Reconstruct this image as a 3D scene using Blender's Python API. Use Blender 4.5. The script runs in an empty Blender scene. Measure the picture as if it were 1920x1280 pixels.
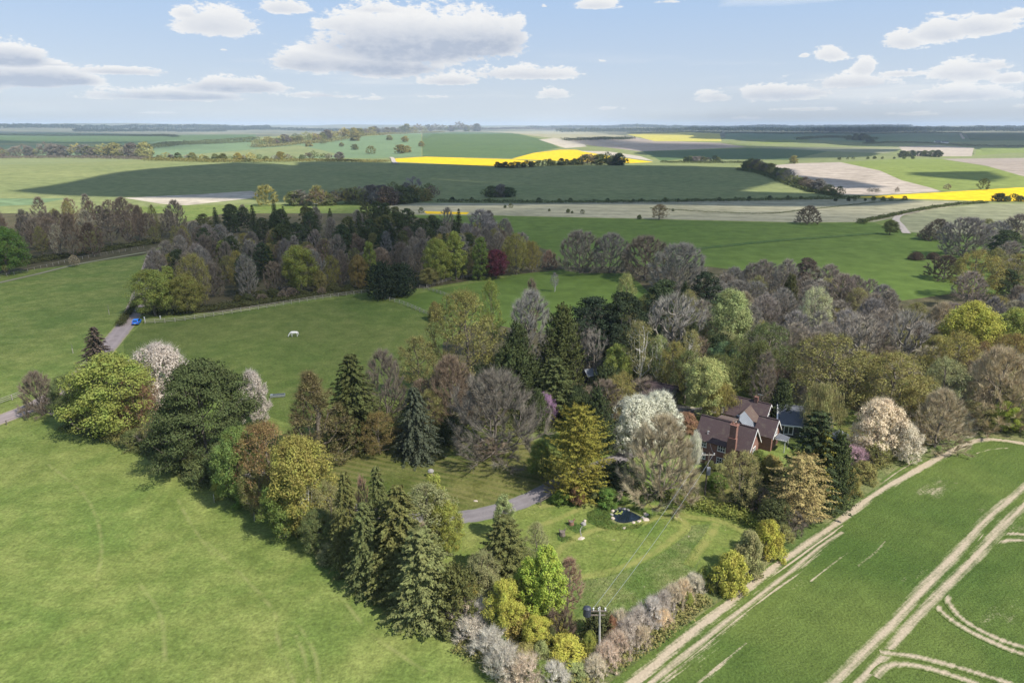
import bpy, bmesh, math, random
import numpy as np
from mathutils import Vector, Matrix
from mathutils.geometry import delaunay_2d_cdt

scene = bpy.context.scene
COL = scene.collection
R = math.radians

# ------------------------------------------------------------------ camera
CAM_H = 55.0
PITCH = R(17.5)
F = 1280.0                       # focal length in photo pixels (24 mm on 36 mm at 1920 px)
cam_d = bpy.data.cameras.new("camera")
cam_d.lens = 24.0; cam_d.sensor_width = 36.0
cam_d.clip_start = 1.0; cam_d.clip_end = 90000.0
cam = bpy.data.objects.new("camera", cam_d); COL.objects.link(cam)
cam.location = (0, 0, CAM_H); cam.rotation_euler = (R(90) - PITCH, 0, 0)
scene.camera = cam

# ------------------------------------------------------------------ sun, view
SUN_EL, SUN_AZ = R(50), R(126)     # azimuth clockwise from +Y (the view direction): from the right, a little behind
SUN_DIR = Vector((math.sin(SUN_AZ) * math.cos(SUN_EL), math.cos(SUN_AZ) * math.cos(SUN_EL), math.sin(SUN_EL)))
sun_d = bpy.data.lights.new("sun", 'SUN'); sun_d.energy = 5.0; sun_d.angle = R(0.5)
sun_d.color = (1.0, 0.95, 0.87)
sun = bpy.data.objects.new("sun", sun_d); COL.objects.link(sun)
sun.rotation_euler = SUN_DIR.to_track_quat('Z', 'Y').to_euler()
vs = scene.view_settings
vs.view_transform = 'Standard'; vs.look = 'None'; vs.gamma = 1.0; vs.exposure = 0.50
vs.use_curve_mapping = False
cy = scene.cycles
cy.max_bounces = 5; cy.diffuse_bounces = 3; cy.glossy_bounces = 2; cy.transmission_bounces = 3
cy.volume_bounces = 1; cy.transparent_max_bounces = 6
cy.use_denoising = True
cy.sample_clamp_indirect = 4.0
cy.caustics_reflective = False; cy.caustics_refractive = False

def S(r, g, b):
    def f(c):
        c /= 255.0
        return c / 12.92 if c <= 0.04045 else ((c + 0.055) / 1.055) ** 2.4
    return (f(r), f(g), f(b))

# ------------------------------------------------------------------ node helper
class NT:
    def __init__(self, nt):
        self.t = nt; self.n = nt.nodes; self.l = nt.links
    def put(self, sock, v):
        if v is None: return
        if isinstance(v, bpy.types.NodeSocket): self.l.new(v, sock)
        elif hasattr(sock.default_value, '__len__') and not hasattr(v, '__len__'):
            sock.default_value = (v, v, v) if len(sock.default_value) == 3 else (v, v, v, 1)
        elif hasattr(v, '__len__') and len(sock.default_value) == 4 and len(v) == 3:
            sock.default_value = (*v, 1)
        else: sock.default_value = v
    def m(self, op, a, b=None, c=None, clamp=False):
        k = self.n.new('ShaderNodeMath'); k.operation = op; k.use_clamp = clamp
        for i, v in enumerate((a, b, c)): self.put(k.inputs[i], v)
        return k.outputs[0]
    def v(self, op, a, b=None):
        k = self.n.new('ShaderNodeVectorMath'); k.operation = op
        self.put(k.inputs[0], a)
        if b is not None: self.put(k.inputs[1], b)
        return k.outputs[0] if op not in ('DOT_PRODUCT', 'LENGTH', 'DISTANCE') else k.outputs[1]
    def noise(self, vec, scale, detail=2.0, rough=0.5, col=False, dist=0.0):
        k = self.n.new('ShaderNodeTexNoise'); k.inputs['Scale'].default_value = scale
        k.inputs['Detail'].default_value = detail; k.inputs['Roughness'].default_value = rough
        k.inputs['Distortion'].default_value = dist
        if vec is not None: self.l.new(vec, k.inputs['Vector'])
        return k.outputs[1 if col else 0]
    def voro(self, vec, scale, out=0):
        k = self.n.new('ShaderNodeTexVoronoi'); k.inputs['Scale'].default_value = scale
        if vec is not None: self.l.new(vec, k.inputs['Vector'])
        return k.outputs[out]
    def map(self, v, a, b, c=0.0, d=1.0, smooth=False):
        k = self.n.new('ShaderNodeMapRange'); k.clamp = True
        if smooth: k.interpolation_type = 'SMOOTHSTEP'
        for i, x in enumerate((v, a, b, c, d)): self.put(k.inputs[i], x)
        return k.outputs[0]
    def mix(self, f, a, b, mode='MIX'):
        k = self.n.new('ShaderNodeMix'); k.data_type = 'RGBA'; k.blend_type = mode
        self.put(k.inputs[0], f); self.put(k.inputs[6], a); self.put(k.inputs[7], b)
        return k.outputs[2]
    def xyz(self, v):
        k = self.n.new('ShaderNodeSeparateXYZ'); self.l.new(v, k.inputs[0]); return k.outputs
    def comb(self, x, y, z):
        k = self.n.new('ShaderNodeCombineXYZ')
        for i, q in enumerate((x, y, z)): self.put(k.inputs[i], q)
        return k.outputs[0]
    def node(self, kind, **kw):
        k = self.n.new(kind)
        for a, b in kw.items():
            if hasattr(k, a): setattr(k, a, b)
        return k

def new_mat(name):
    m = bpy.data.materials.new(name); m.use_nodes = True
    nt = NT(m.node_tree); nt.n.clear()
    out = nt.n.new('ShaderNodeOutputMaterial')
    return m, nt, out

def principled(nt, out, col, rough=0.8, spec=0.2, bump=None, bstr=0.3, bdist=0.1, metal=0.0):
    p = nt.n.new('ShaderNodeBsdfPrincipled')
    nt.put(p.inputs['Base Color'], col); nt.put(p.inputs['Roughness'], rough)
    p.inputs['Specular IOR Level'].default_value = spec; p.inputs['Metallic'].default_value = metal
    if bump is not None:
        b = nt.n.new('ShaderNodeBump'); b.inputs['Strength'].default_value = bstr; b.inputs['Distance'].default_value = bdist
        nt.l.new(bump, b.inputs['Height']); nt.l.new(b.outputs[0], p.inputs['Normal'])
    nt.l.new(p.outputs[0], out.inputs['Surface'])
    return p

def plain(name, col, rough=0.7, spec=0.3, var=0.25, scale=3.0, metal=0.0, bump=0.0):
    m, nt, out = new_mat(name)
    tc = nt.n.new('ShaderNodeTexCoord').outputs['Object']
    n = nt.noise(tc, scale, 4, 0.6)
    c = nt.mix(nt.map(n, 0.3, 0.7), tuple(x * (1 - var) for x in col), tuple(min(1, x * (1 + var)) for x in col))
    principled(nt, out, c, rough, spec, n if bump else None, bump, 0.05, metal)
    return m

# ------------------------------------------------------------------ photo pixel <-> direction
cP, sP = math.cos(PITCH), math.sin(PITCH)
def pix_dir(px, py):
    u, v = (px - 960.0) / F, (640.0 - py) / F
    return np.array([u, cP + v * sP, -sP + v * cP])

# ------------------------------------------------------------------ sky with distant clouds
w = bpy.data.worlds.new("World"); scene.world = w; w.use_nodes = True
nt = NT(w.node_tree); nt.n.clear()
wo = nt.n.new('ShaderNodeOutputWorld')
sky = nt.n.new('ShaderNodeTexSky'); sky.sky_type = 'NISHITA'; sky.sun_disc = False
sky.sun_elevation = SUN_EL; sky.sun_rotation = SUN_AZ
sky.altitude = 150; sky.air_density = 1.0; sky.dust_density = 0.8; sky.ozone_density = 1.0
SKY_K = 0.15
bg1 = nt.n.new('ShaderNodeBackground'); bg1.inputs[1].default_value = SKY_K
dirv = nt.n.new('ShaderNodeTexCoord').outputs['Generated']
X, Y, Z = nt.xyz(dirv)
az = nt.m('ARCTAN2', X, Y)
el = nt.m('ARCSINE', nt.m('MINIMUM', nt.m('MAXIMUM', Z, -1.0), 1.0))
# pale haze tone painted into the sky: strong low down, fainter overhead
veil = nt.map(el, 0.14, 0.55, 0.92, 0.28, smooth=True)
low_sky = nt.mix(nt.map(el, 0.0, 0.17), tuple(c / SKY_K for c in (0.455, 0.495, 0.548)), tuple(c / SKY_K for c in (0.290, 0.405, 0.585)))
skyc = nt.mix(veil, sky.outputs[0], low_sky)
nt.l.new(skyc, bg1.inputs[0])
def azel(px, py):
    d = pix_dir(px, py); d /= np.linalg.norm(d)
    return math.atan2(d[0], d[1]), math.asin(d[2])
CLOUDS = [  # centre x, base y, half width, height above the base (photo pixels), strength, greyness of its base
    (408,52,92,50,1.0,.3),(350,28,42,26,.8,.2),(640,50,62,28,1.0,.3),(770,88,150,78,1.25,.75),(890,84,95,66,1.2,.8),(680,60,90,48,1.0,.4),
    (960,70,36,50,1.0,.4),(600,122,100,38,1.1,.6),(720,128,110,42,1.15,.8),(985,142,120,22,1.0,.4),(840,154,72,18,1.0,.4),(1040,180,44,23,.9,.3),
    (20,112,75,36,1.1,.9),(60,150,110,38,1.15,1.0),(-60,150,100,60,1.1,.9),(230,136,120,16,.85,.5),(120,152,80,26,1.0,.9),(440,166,110,28,1.0,.7),(330,182,200,22,.9,.8),
    (600,180,110,15,.7,.5),(200,184,120,10,.5,.4),(1690,82,46,34,1.0,.3),(1760,64,60,36,1.05,.35),(1835,54,80,36,1.0,.35),(1900,30,60,18,.9,.2),
    (1555,106,40,26,.95,.2),(1508,106,16,9,.8,.2),(1620,132,26,28,1.05,.2),(1600,158,100,26,.95,.45),(1455,180,110,28,.95,.5),(1340,185,70,22,.8,.4),(1520,176,60,20,.8,.4),(1690,140,60,14,.8,.3),
    (1810,140,84,36,1.0,.35),(1860,125,60,20,.9,.3),(1890,150,40,18,1.0,.3),(1800,182,170,30,.8,.6),(1660,192,90,20,.7,.5),(1915,200,30,8,.8,.3),
    (1115,12,52,18,.95,.3),(530,18,66,26,.9,.3),(440,-6,70,16,.8,.3),(1250,4,60,12,.6,.3),(955,100,16,8,.6,.2),(1130,115,16,6,.6,.2),(420,94,14,6,.7,.2),
    (1500,206,120,10,.55,.3),(1135,204,70,10,.5,.3),(700,186,60,10,.5,.3),(820,182,80,9,.5,.3),(1390,222,150,10,.35,.3),(300,212,260,12,.30,.4),(1700,214,190,12,.40,.3),
    (1020,12,12,8,.6,.2),(700,20,70,18,.7,.3),(60,120,160,10,.6,.6)]
cv = nt.comb(nt.m('MULTIPLY', az, 1.0), nt.m('MULTIPLY', el, 2.2), 0.0)
big = nt.noise(cv, 16.0, 9.0, 0.62)
fine = nt.noise(cv, 46.0, 8.0, 0.68)
fluff = nt.noise(cv, 130.0, 6.0, 0.7)
wob = nt.m('ADD', nt.m('MULTIPLY', nt.m('SUBTRACT', big, 0.5), 2.8), nt.m('ADD', nt.m('MULTIPLY', nt.m('SUBTRACT', fine, 0.5), 2.0), nt.m('MULTIPLY', nt.m('SUBTRACT', fluff, 0.5), 1.3)))
dens = None; shade_acc = None; lo = None
for cx, by, hw, hh, st, gr in CLOUDS:
    a0, e0 = azel(cx, by); a1, _ = azel(cx + hw, by); _, e1 = azel(cx, by - hh)
    W_, H_ = abs(a1 - a0), abs(e1 - e0)
    dx = nt.m('DIVIDE', nt.m('SUBTRACT', az, a0), W_)
    dy = nt.m('DIVIDE', nt.m('SUBTRACT', el, e0), H_)
    dyy = nt.m('MAXIMUM', nt.m('MULTIPLY', dy, 0.95), nt.m('MULTIPLY', dy, -2.3))
    d = nt.m('SUBTRACT', st, nt.m('SQRT', nt.m('ADD', nt.m('MULTIPLY', dx, dx), nt.m('MULTIPLY', dyy, dyy))))
    # shade painted into the cloud colour: grey under its middle, white on top
    sh = nt.m('MULTIPLY', nt.m('SUBTRACT', 1.0, nt.map(dy, 0.0, 0.75)), gr)
    sh = nt.m('MULTIPLY', sh, nt.map(d, -0.1, 0.5))
    dens = d if dens is None else nt.m('SMOOTH_MAX', dens, d, 0.25)
    shade_acc = sh if shade_acc is None else nt.m('MAXIMUM', shade_acc, sh)
dn = nt.m('ADD', dens, nt.m('MULTIPLY', wob, 0.62))
mask = nt.map(dn, 0.04, 0.33, 0.0, 1.0, smooth=True)
streak = nt.noise(nt.comb(nt.m('MULTIPLY', az, 3.2), nt.m('MULTIPLY', el, 34.0), 7.0), 1.0, 6.0, 0.6)
band = nt.m('MULTIPLY', nt.map(el, 0.008, 0.03), nt.map(el, 0.055, 0.10, 1.0, 0.0))
mask = nt.m('MAXIMUM', mask, nt.m('MULTIPLY', nt.map(streak, 0.50, 0.74, 0.0, 0.55, smooth=True), band))
low = nt.map(el, 0.005, 0.05, 0.45, 1.0)
mask = nt.m('MULTIPLY', mask, nt.m('MULTIPLY', low, 0.96))
shn = nt.m('MULTIPLY', shade_acc, nt.map(fine, 0.3, 0.75, 1.35, 0.5))
core_shade = nt.map(dn, 0.15, 0.9, 0.0, 0.22)  # painted shade: dense middles greyed, thin edges left bright
tone = nt.m('ADD', shn, core_shade, clamp=True)
cc = nt.mix(tone, (0.69, 0.685, 0.675), (0.345, 0.390, 0.475))
bg2 = nt.n.new('ShaderNodeBackground'); nt.l.new(cc, bg2.inputs[0]); bg2.inputs[1].default_value = 1.0
mx = nt.n.new('ShaderNodeMixShader')
nt.l.new(mask, mx.inputs[0]); nt.l.new(bg1.outputs[0], mx.inputs[1]); nt.l.new(bg2.outputs[0], mx.inputs[2])
nt.l.new(mx.outputs[0], wo.inputs['Surface'])
w.cycles.sampling_method = 'MANUAL'; w.cycles.sample_map_resolution = 512

# ------------------------------------------------------------------ object helpers
def tag(o, label=None, cat=None, group=None, kind=None):
    if label: o['label'] = label
    if cat: o['category'] = cat
    if group: o['group'] = group
    if kind: o['kind'] = kind
    return o

def link(name, me, parent=None, mats=()):
    o = bpy.data.objects.new(name, me)
    for m in mats: me.materials.append(m)
    COL.objects.link(o)
    if parent is not None: o.parent = parent
    return o

def empty(name, loc, rz=0.0, sc=(1, 1, 1)):
    o = bpy.data.objects.new(name, None); COL.objects.link(o)
    o.location = loc; o.rotation_euler = (0, 0, rz); o.scale = sc; o.empty_display_size = 0.5
    return o

def mesh_np(name, V, polys, smooth=False):
    """V (n,3); polys: list of (m,k) integer arrays, k vertices per face"""
    me = bpy.data.meshes.new(name)
    V = np.asarray(V, dtype=np.float32)
    me.vertices.add(len(V)); me.vertices.foreach_set('co', V.ravel())
    polys = [np.asarray(p, dtype=np.int32) for p in polys if len(p)]
    loops = np.concatenate([p.ravel() for p in polys])
    tot = np.concatenate([np.full(len(p), p.shape[1], dtype=np.int32) for p in polys])
    start = np.concatenate([[0], np.cumsum(tot)[:-1]]).astype(np.int32)
    me.loops.add(len(loops)); me.loops.foreach_set('vertex_index', loops)
    me.polygons.add(len(tot)); me.polygons.foreach_set('loop_start', start)
    if smooth: me.polygons.foreach_set('use_smooth', np.ones(len(tot), dtype=bool))
    me.update(calc_edges=True); me.validate()
    return me

# ------------------------------------------------------------------ relief of the land
RK = np.array([1, 165, 330, 460, 570, 770, 1045, 1270, 1540, 1980, 2640, 3300, 4070, 5500, 7700, 11000, 15000, 22000, 40000], float)
RELIEF = {
 -180: [0]*19,
 -70: [0,0,0,-2,-5,1,11,4,-10,-18,-12,-4,2,0,0,20,30,20,20],
 -36: [0,0,0,-2,-5,0,8,3,-14,-24,-14,-6,2,0,2,55,100,60,40],
 -28: [0,0,0,-2,-5,0,7,2,-14,-24,-14,-4,4,0,2,50,115,60,40],
 -20: [0,0,0,-2,-5,-1,6,0,-15,-24,-12,2,8,0,2,30,70,80,40],
 -12: [0,0,0,-2,-5,-2,4,-5,-16,-22,-4,14,10,0,0,25,80,60,40],
 -4:  [0,0,0,-1,-4,-3,1,-9,-15,-14,4,22,8,-2,0,20,75,60,40],
  4:  [0,0,0,-1,-4,-3,1,-9,-14,-10,4,18,6,-2,0,15,60,50,40],
 12:  [0,0,0,-1,-4,-3,1,-6,-10,-9,-4,2,4,2,4,15,50,50,40],
 20:  [0,0,0,-1,-4,-2,2,-3,-7,-8,-6,0,4,6,10,20,50,50,40],
 28:  [0,0,0,-1,-3,1,6,1,-5,-8,-6,0,4,8,12,20,50,50,40],
 36:  [0,0,0,-1,-2,2,8,3,-4,-8,-6,0,4,8,12,20,50,50,40],
 70:  [0,0,0,-1,-2,2,8,3,-4,-8,-6,0,4,8,12,20,50,50,40],
 180: [0]*19}
RG = np.exp(np.linspace(0, math.log(26000), 1100))
AG = np.arange(-180, 181, 1.0)
RELIEF = {k: [z if r < 7000 else z * 0.97 for z, r in zip(v, RK)] for k, v in RELIEF.items()}
_keys = sorted(RELIEF)
_tab = np.array([np.interp(np.log(RG), np.log(RK), np.array(RELIEF[k], float)) for k in _keys])
ZT = np.array([[np.interp(a, _keys, _tab[:, j]) for j in range(len(RG))] for a in AG])
def _smooth(A, n, axis):
    k = np.hanning(n + 2)[1:-1]; k /= k.sum(); h = n // 2
    P = np.pad(A, [(h, h) if i == axis else (0, 0) for i in range(2)], mode='edge')
    return np.apply_along_axis(lambda x: np.convolve(x, k, 'valid'), axis, P)
ZT = _smooth(_smooth(ZT, 31, 1), 9, 0)
_A, _Rr = np.meshgrid(np.radians(AG), RG, indexing='ij')
_x, _y = np.sin(_A) * _Rr, np.cos(_A) * _Rr
_amp = np.clip((_Rr - 380) / 700, 0, 1)
ZT += _amp * (1.5 * np.sin(_x / 97 + 1.3 * np.sin(_y / 160)) + 1.2 * np.sin(_y / 75 + _x / 210) + 1.6 * np.sin(_x / 310 - _y / 270 + 2))
ZT += np.clip((_Rr - 6000) / 6000, 0, 1) * (9 * np.sin(_A * 23 + _Rr / 2600) + 7 * np.sin(_A * 41 - _Rr / 1900) + 5 * np.sin(_A * 77 + 1))

LRG = np.log(RG)
def zrow(azr):
    a = (math.degrees(azr) + 180.0); i = int(min(max(a, 0), 359.999)); f = a - i
    return ZT[i] * (1 - f) + ZT[i + 1] * f
def zat(x, y):
    r = max(math.hypot(x, y), 1.0)
    return float(np.interp(math.log(r), LRG, zrow(math.atan2(x, y))))
def zat_np(x, y):
    r = np.maximum(np.hypot(x, y), 1.0); a = np.degrees(np.arctan2(x, y)) + 180.0
    i = np.clip(a.astype(int), 0, 359); f = a - i
    j = np.clip((np.log(r) / (LRG[1] - LRG[0])), 0, len(RG) - 1.001); jj = j.astype(int); g = j - jj
    return (ZT[i, jj] * (1 - f) + ZT[i + 1, jj] * f) * (1 - g) + (ZT[i, jj + 1] * (1 - f) + ZT[i + 1, jj + 1] * f) * g
def at(px, py, h=0.0):
    """where the photo's ray through (px, py) meets the land (or a surface h metres above it)"""
    d = pix_dir(px, py); hr = math.hypot(d[0], d[1]); azr = math.atan2(d[0], d[1])
    zr = zrow(azr) + h; ray = CAM_H + RG * d[2] / hr
    k = np.nonzero(zr >= ray)[0]
    if len(k) == 0 or k[0] == 0: r = 20000.0
    else:
        k = k[0]; a, b = (ray - zr)[k - 1], (zr - ray)[k]
        r = RG[k - 1] + (RG[k] - RG[k - 1]) * a / (a + b + 1e-9)
    x, y = r * d[0] / hr, r * d[1] / hr
    return Vector((x, y, zat(x, y)))
def project(p):
    x, y, z = p[0], p[1], p[2] - CAM_H
    dep = y * cP - z * sP; up = y * sP + z * cP
    return 960 + F * x / dep, 640 - F * up / dep, dep
# ------------------------------------------------------------------ ground materials
def pos_node(nt):
    return nt.n.new('ShaderNodeNewGeometry').outputs['Position']

def grass_color(nt, P, a, b, dry, patch=28.0, rows=None, drymix=0.5):
    """grass seen from the air: broad blotches, tussocks, dry streaks; P world position"""
    n1 = nt.noise(P, 1.0 / patch, 4, 0.6, dist=0.6)
    n2 = nt.noise(P, 0.22, 5, 0.65)
    n3 = nt.noise(P, 2.2, 3, 0.7)
    c = nt.mix(nt.map(n1, 0.32, 0.68), a, b)
    f = nt.m('MULTIPLY', nt.map(nt.m('ADD', nt.m('MULTIPLY', n2, 0.6), nt.m('MULTIPLY', n1, 0.4)), 0.44, 0.66), drymix)
    c = nt.mix(f, c, dry)
    n4 = nt.noise(P, 0.75, 4, 0.75)
    k = nt.m('MULTIPLY', nt.map(n3, 0.25, 0.75, 0.62, 1.38), nt.map(n4, 0.3, 0.7, 0.80, 1.20))
    k2 = nt.map(n2, 0.3, 0.7, 0.82, 1.18)
    c = nt.mix(1.0, c, nt.comb(*[nt.m('MULTIPLY', k, k2)] * 3), 'MULTIPLY')
    return c, n3

def grass_mat(name, a, b, dry, patch=28.0, drymix=0.5, stripes=None, specks=None):
    m, nt, out = new_mat(name)
    P = pos_node(nt)
    c, n3 = grass_color(nt, P, a, b, dry, patch, drymix=drymix)
    if stripes:
        ang, width, amt = stripes
        x, y, z = nt.xyz(P)
        s = nt.m('ADD', nt.m('MULTIPLY', x, math.cos(ang)), nt.m('MULTIPLY', y, math.sin(ang)))
        s = nt.m('ADD', s, nt.m('MULTIPLY', nt.noise(P, 0.05, 2), 1.5))
        wv = nt.map(nt.m('SINE', nt.m('MULTIPLY', s, 2 * math.pi / width)), -0.5, 0.5)
        brk = nt.map(nt.noise(P, 0.13, 3), 0.35, 0.6)
        c = nt.mix(nt.m('MULTIPLY', nt.m('MULTIPLY', wv, brk), amt), c, dry)
    if specks:
        sp = nt.map(nt.noise(P, specks[0], 2, 0.6), specks[1], specks[1] + 0.06)
        c = nt.mix(sp, c, specks[2])
    principled(nt, out, c, 0.95, 0.08, n3, 0.5, 0.35)
    return m

def far_mat(name, a, b, ang=None, spacing=24.0, amt=0.18, patch=120.0):
    """arable or pasture some hundred metres off: soft blotches and tramlines"""
    m, nt, out = new_mat(name)
    P = pos_node(nt)
    n1 = nt.noise(P, 1.0 / patch, 5, 0.6, dist=0.5); n2 = nt.noise(P, 0.11, 5, 0.7)
    c = nt.mix(nt.map(nt.m('ADD', nt.m('MULTIPLY', n1, 0.65), nt.m('MULTIPLY', n2, 0.35)), 0.35, 0.65), a, b)
    c = nt.mix(1.0, c, nt.comb(*[nt.map(n2, 0.25, 0.75, 0.72, 1.28)] * 3), 'MULTIPLY')
    if ang is not None:
        x, y, z = nt.xyz(P)
        s = nt.m('ADD', nt.m('MULTIPLY', x, math.cos(ang)), nt.m('MULTIPLY', y, math.sin(ang)))
        s = nt.m('ADD', s, nt.m('MULTIPLY', nt.noise(P, 0.006, 2), 30.0))
        wv = nt.map(nt.m('SINE', nt.m('MULTIPLY', s, 2 * math.pi / spacing)), 0.55, 0.98)
        wv = nt.m('MULTIPLY', wv, nt.map(n1, 0.3, 0.6))
        c = nt.mix(nt.m('MULTIPLY', wv, amt), c, tuple(min(1, q * 1.9 + 0.03) for q in b))
    principled(nt, out, c, 0.95, 0.05, n2, 0.4, 0.8)
    return m

M = {}
M['meadow'] = grass_mat('meadow_grass', (0.104, 0.150, 0.034), (0.146, 0.178, 0.044), (0.205, 0.208, 0.068), 16, 0.5)
M['pasture'] = grass_mat('pasture_grass', (0.085, 0.120, 0.030), (0.112, 0.140, 0.038), (0.150, 0.145, 0.052), 30, 0.45)
M['paddock'] = grass_mat('paddock_grass', (0.082, 0.118, 0.026), (0.104, 0.132, 0.032), (0.140, 0.138, 0.046), 30, 0.5)
M['lawn'] = grass_mat('mown_lawn', (0.062, 0.084, 0.018), (0.088, 0.096, 0.022), (0.165, 0.150, 0.056), 14, 0.6, stripes=(R(67), 1.5, 0.55))
M['garden'] = grass_mat('garden_grass', (0.092, 0.138, 0.028), (0.140, 0.168, 0.040), (0.190, 0.185, 0.060), 12, 0.5, specks=(1.3, 0.70, (0.30, 0.27, 0.15)))
M['rough'] = grass_mat('rough_grass', (0.078, 0.112, 0.030), (0.110, 0.132, 0.042), (0.22, 0.185, 0.10), 10, 0.6)
M['garden_edge'] = grass_mat('garden_edge_grass', (0.078, 0.124, 0.028), (0.118, 0.150, 0.042), (0.19, 0.17, 0.08), 5, 0.6, specks=(1.1, 0.68, (0.24, 0.22, 0.15)))
M['long_grass'] = grass_mat('long_grass', (0.052, 0.098, 0.024), (0.070, 0.112, 0.028), (0.11, 0.12, 0.04), 4, 0.4)
M['wood_floor'] = grass_mat('woodland_floor', (0.060, 0.058, 0.028), (0.085, 0.076, 0.038), (0.13, 0.10, 0.065), 12, 0.5)
M['mown'] = grass_mat('mown_path_grass', (0.150, 0.175, 0.045), (0.185, 0.195, 0.055), (0.250, 0.225, 0.085), 6, 0.5)
M['down'] = far_mat('downland', (0.155, 0.182, 0.072), (0.21, 0.222, 0.09))
M['greenfield'] = far_mat('grass_ley', (0.080, 0.124, 0.026), (0.100, 0.142, 0.032), None, 24, 0.2, 60)
M['winter_wheat'] = far_mat('winter_wheat', (0.072, 0.115, 0.045), (0.088, 0.130, 0.05), R(30), 26, 0.12)
M['teal'] = far_mat('young_barley', (0.12, 0.172, 0.085), (0.14, 0.195, 0.095), R(60), 40, 0.25)
M['lime'] = far_mat('spring_grass', (0.155, 0.192, 0.050), (0.185, 0.218, 0.060), R(20), 30, 0.1)
M['beige'] = far_mat('drilled_field', (0.25, 0.235, 0.145), (0.30, 0.275, 0.18), R(75), 22, 0.3, 80)
M['beige_green'] = far_mat('sprouting_field', (0.21, 0.215, 0.12), (0.25, 0.245, 0.14), R(75), 20, 0.25, 80)
M['pale'] = far_mat('chalky_field', (0.36, 0.31, 0.235), (0.42, 0.37, 0.29), R(80), 24, 0.2, 70)
M['plough'] = far_mat('ploughed_chalk', (0.31, 0.26, 0.205), (0.385, 0.325, 0.26), R(80), 26, 0.25, 90)
M['plough2'] = far_mat('ploughed_brown', (0.25, 0.205, 0.165), (0.31, 0.26, 0.21), R(20), 26, 0.25, 90)
M['rape'] = far_mat('rape_in_flower', (0.62, 0.405, 0.010), (0.70, 0.465, 0.018), R(75), 24, 0.0, 60)
M['rape_dull'] = far_mat('rape_coming_into_flower', (0.38, 0.33, 0.07), (0.44, 0.39, 0.09), R(85), 90, 0.3, 90)
M['far_land'] = far_mat('distant_land', (0.045, 0.068, 0.045), (0.27, 0.245, 0.16), None, 24, .2, 420)

CROP_DIR = None
def crop_nodes(nt, P):
    """young cereal: rows, paler thin patches, bare chalk specks"""
    n1 = nt.noise(P, 1 / 22.0, 4, 0.6, dist=0.8); n2 = nt.noise(P, 0.35, 5, 0.7); n3 = nt.noise(P, 3.2, 2, 0.7)
    c = nt.mix(nt.map(n1, 0.33, 0.66), (0.056, 0.092, 0.020), (0.094, 0.126, 0.030))
    x, y, z = nt.xyz(P)
    s = nt.m('ADD', nt.m('MULTIPLY', x, CROP_DIR[1]), nt.m('MULTIPLY', y, -CROP_DIR[0]))
    t = nt.m('ADD', nt.m('MULTIPLY', x, CROP_DIR[0]), nt.m('MULTIPLY', y, CROP_DIR[1]))
    # rows run with the headland: noise drawn out along them
    rowv = nt.comb(nt.m('MULTIPLY', s, 2.6), nt.m('MULTIPLY', t, 0.10), 0.0)
    rows = nt.noise(rowv, 1.0, 3, 0.6)
    k = nt.m('MULTIPLY', nt.map(n3, 0.25, 0.75, 0.66, 1.34), nt.map(rows, 0.3, 0.7, 0.89, 1.11))
    c = nt.mix(1.0, c, nt.comb(*[nt.m('MULTIPLY', k, nt.map(n2, 0.3, 0.7, 0.85, 1.15))] * 3), 'MULTIPLY')
    return c, n1, n2, n3, rows, s, t
SOIL = (0.365, 0.300, 0.212)
def crop_mat():
    m, nt, out = new_mat('young_wheat_crop')
    P = pos_node(nt)
    c, n1, n2, n3, rows, s, t = crop_nodes(nt, P)
    bare = nt.noise(nt.comb(nt.m('MULTIPLY', s, 0.16), nt.m('MULTIPLY', t, 0.06), 3.0), 1.0, 5, 0.65)
    b = nt.map(nt.m('ADD', nt.m('MULTIPLY', bare, 0.8), nt.m('MULTIPLY', n3, 0.2)), 0.585, 0.68)
    b = nt.m('MULTIPLY', b, nt.map(rows, 0.35, 0.6, 0.25, 0.9))
    c = nt.mix(b, c, SOIL)
    principled(nt, out, c, 0.95, 0.08, n3, 0.7, 0.3)
    return m
def track_mat(name, thr=0.5, soft=0.12, streak=0.55, soil=SOIL):
    """wheelings: chalk soil showing through the crop, ragged at the edges; 'edge' is 0 mid track, 1 at its border"""
    m, nt, out = new_mat(name)
    P = pos_node(nt)
    c, n1, n2, n3, rows, s, t = crop_nodes(nt, P)
    e = nt.n.new('ShaderNodeAttribute'); e.attribute_name = 'edge'
    q = nt.m('SUBTRACT', 1.0, e.outputs['Fac'])
    q = nt.m('ADD', q, nt.m('MULTIPLY', nt.m('SUBTRACT', n2, 0.5), 0.9))
    q = nt.m('ADD', q, nt.m('MULTIPLY', nt.m('SUBTRACT', rows, 0.5), streak * 2))
    q = nt.m('ADD', q, nt.m('MULTIPLY', nt.m('SUBTRACT', n3, 0.5), 0.5))
    f = nt.map(q, thr - soft, thr + soft)
    so = nt.mix(nt.map(n3, 0.3, 0.7), tuple(k * 0.85 for k in soil), tuple(k * 1.12 for k in soil))
    c = nt.mix(f, c, so)
    principled(nt, out, c, 0.95, 0.08, n3, 0.5, 0.15)
    return m

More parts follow.
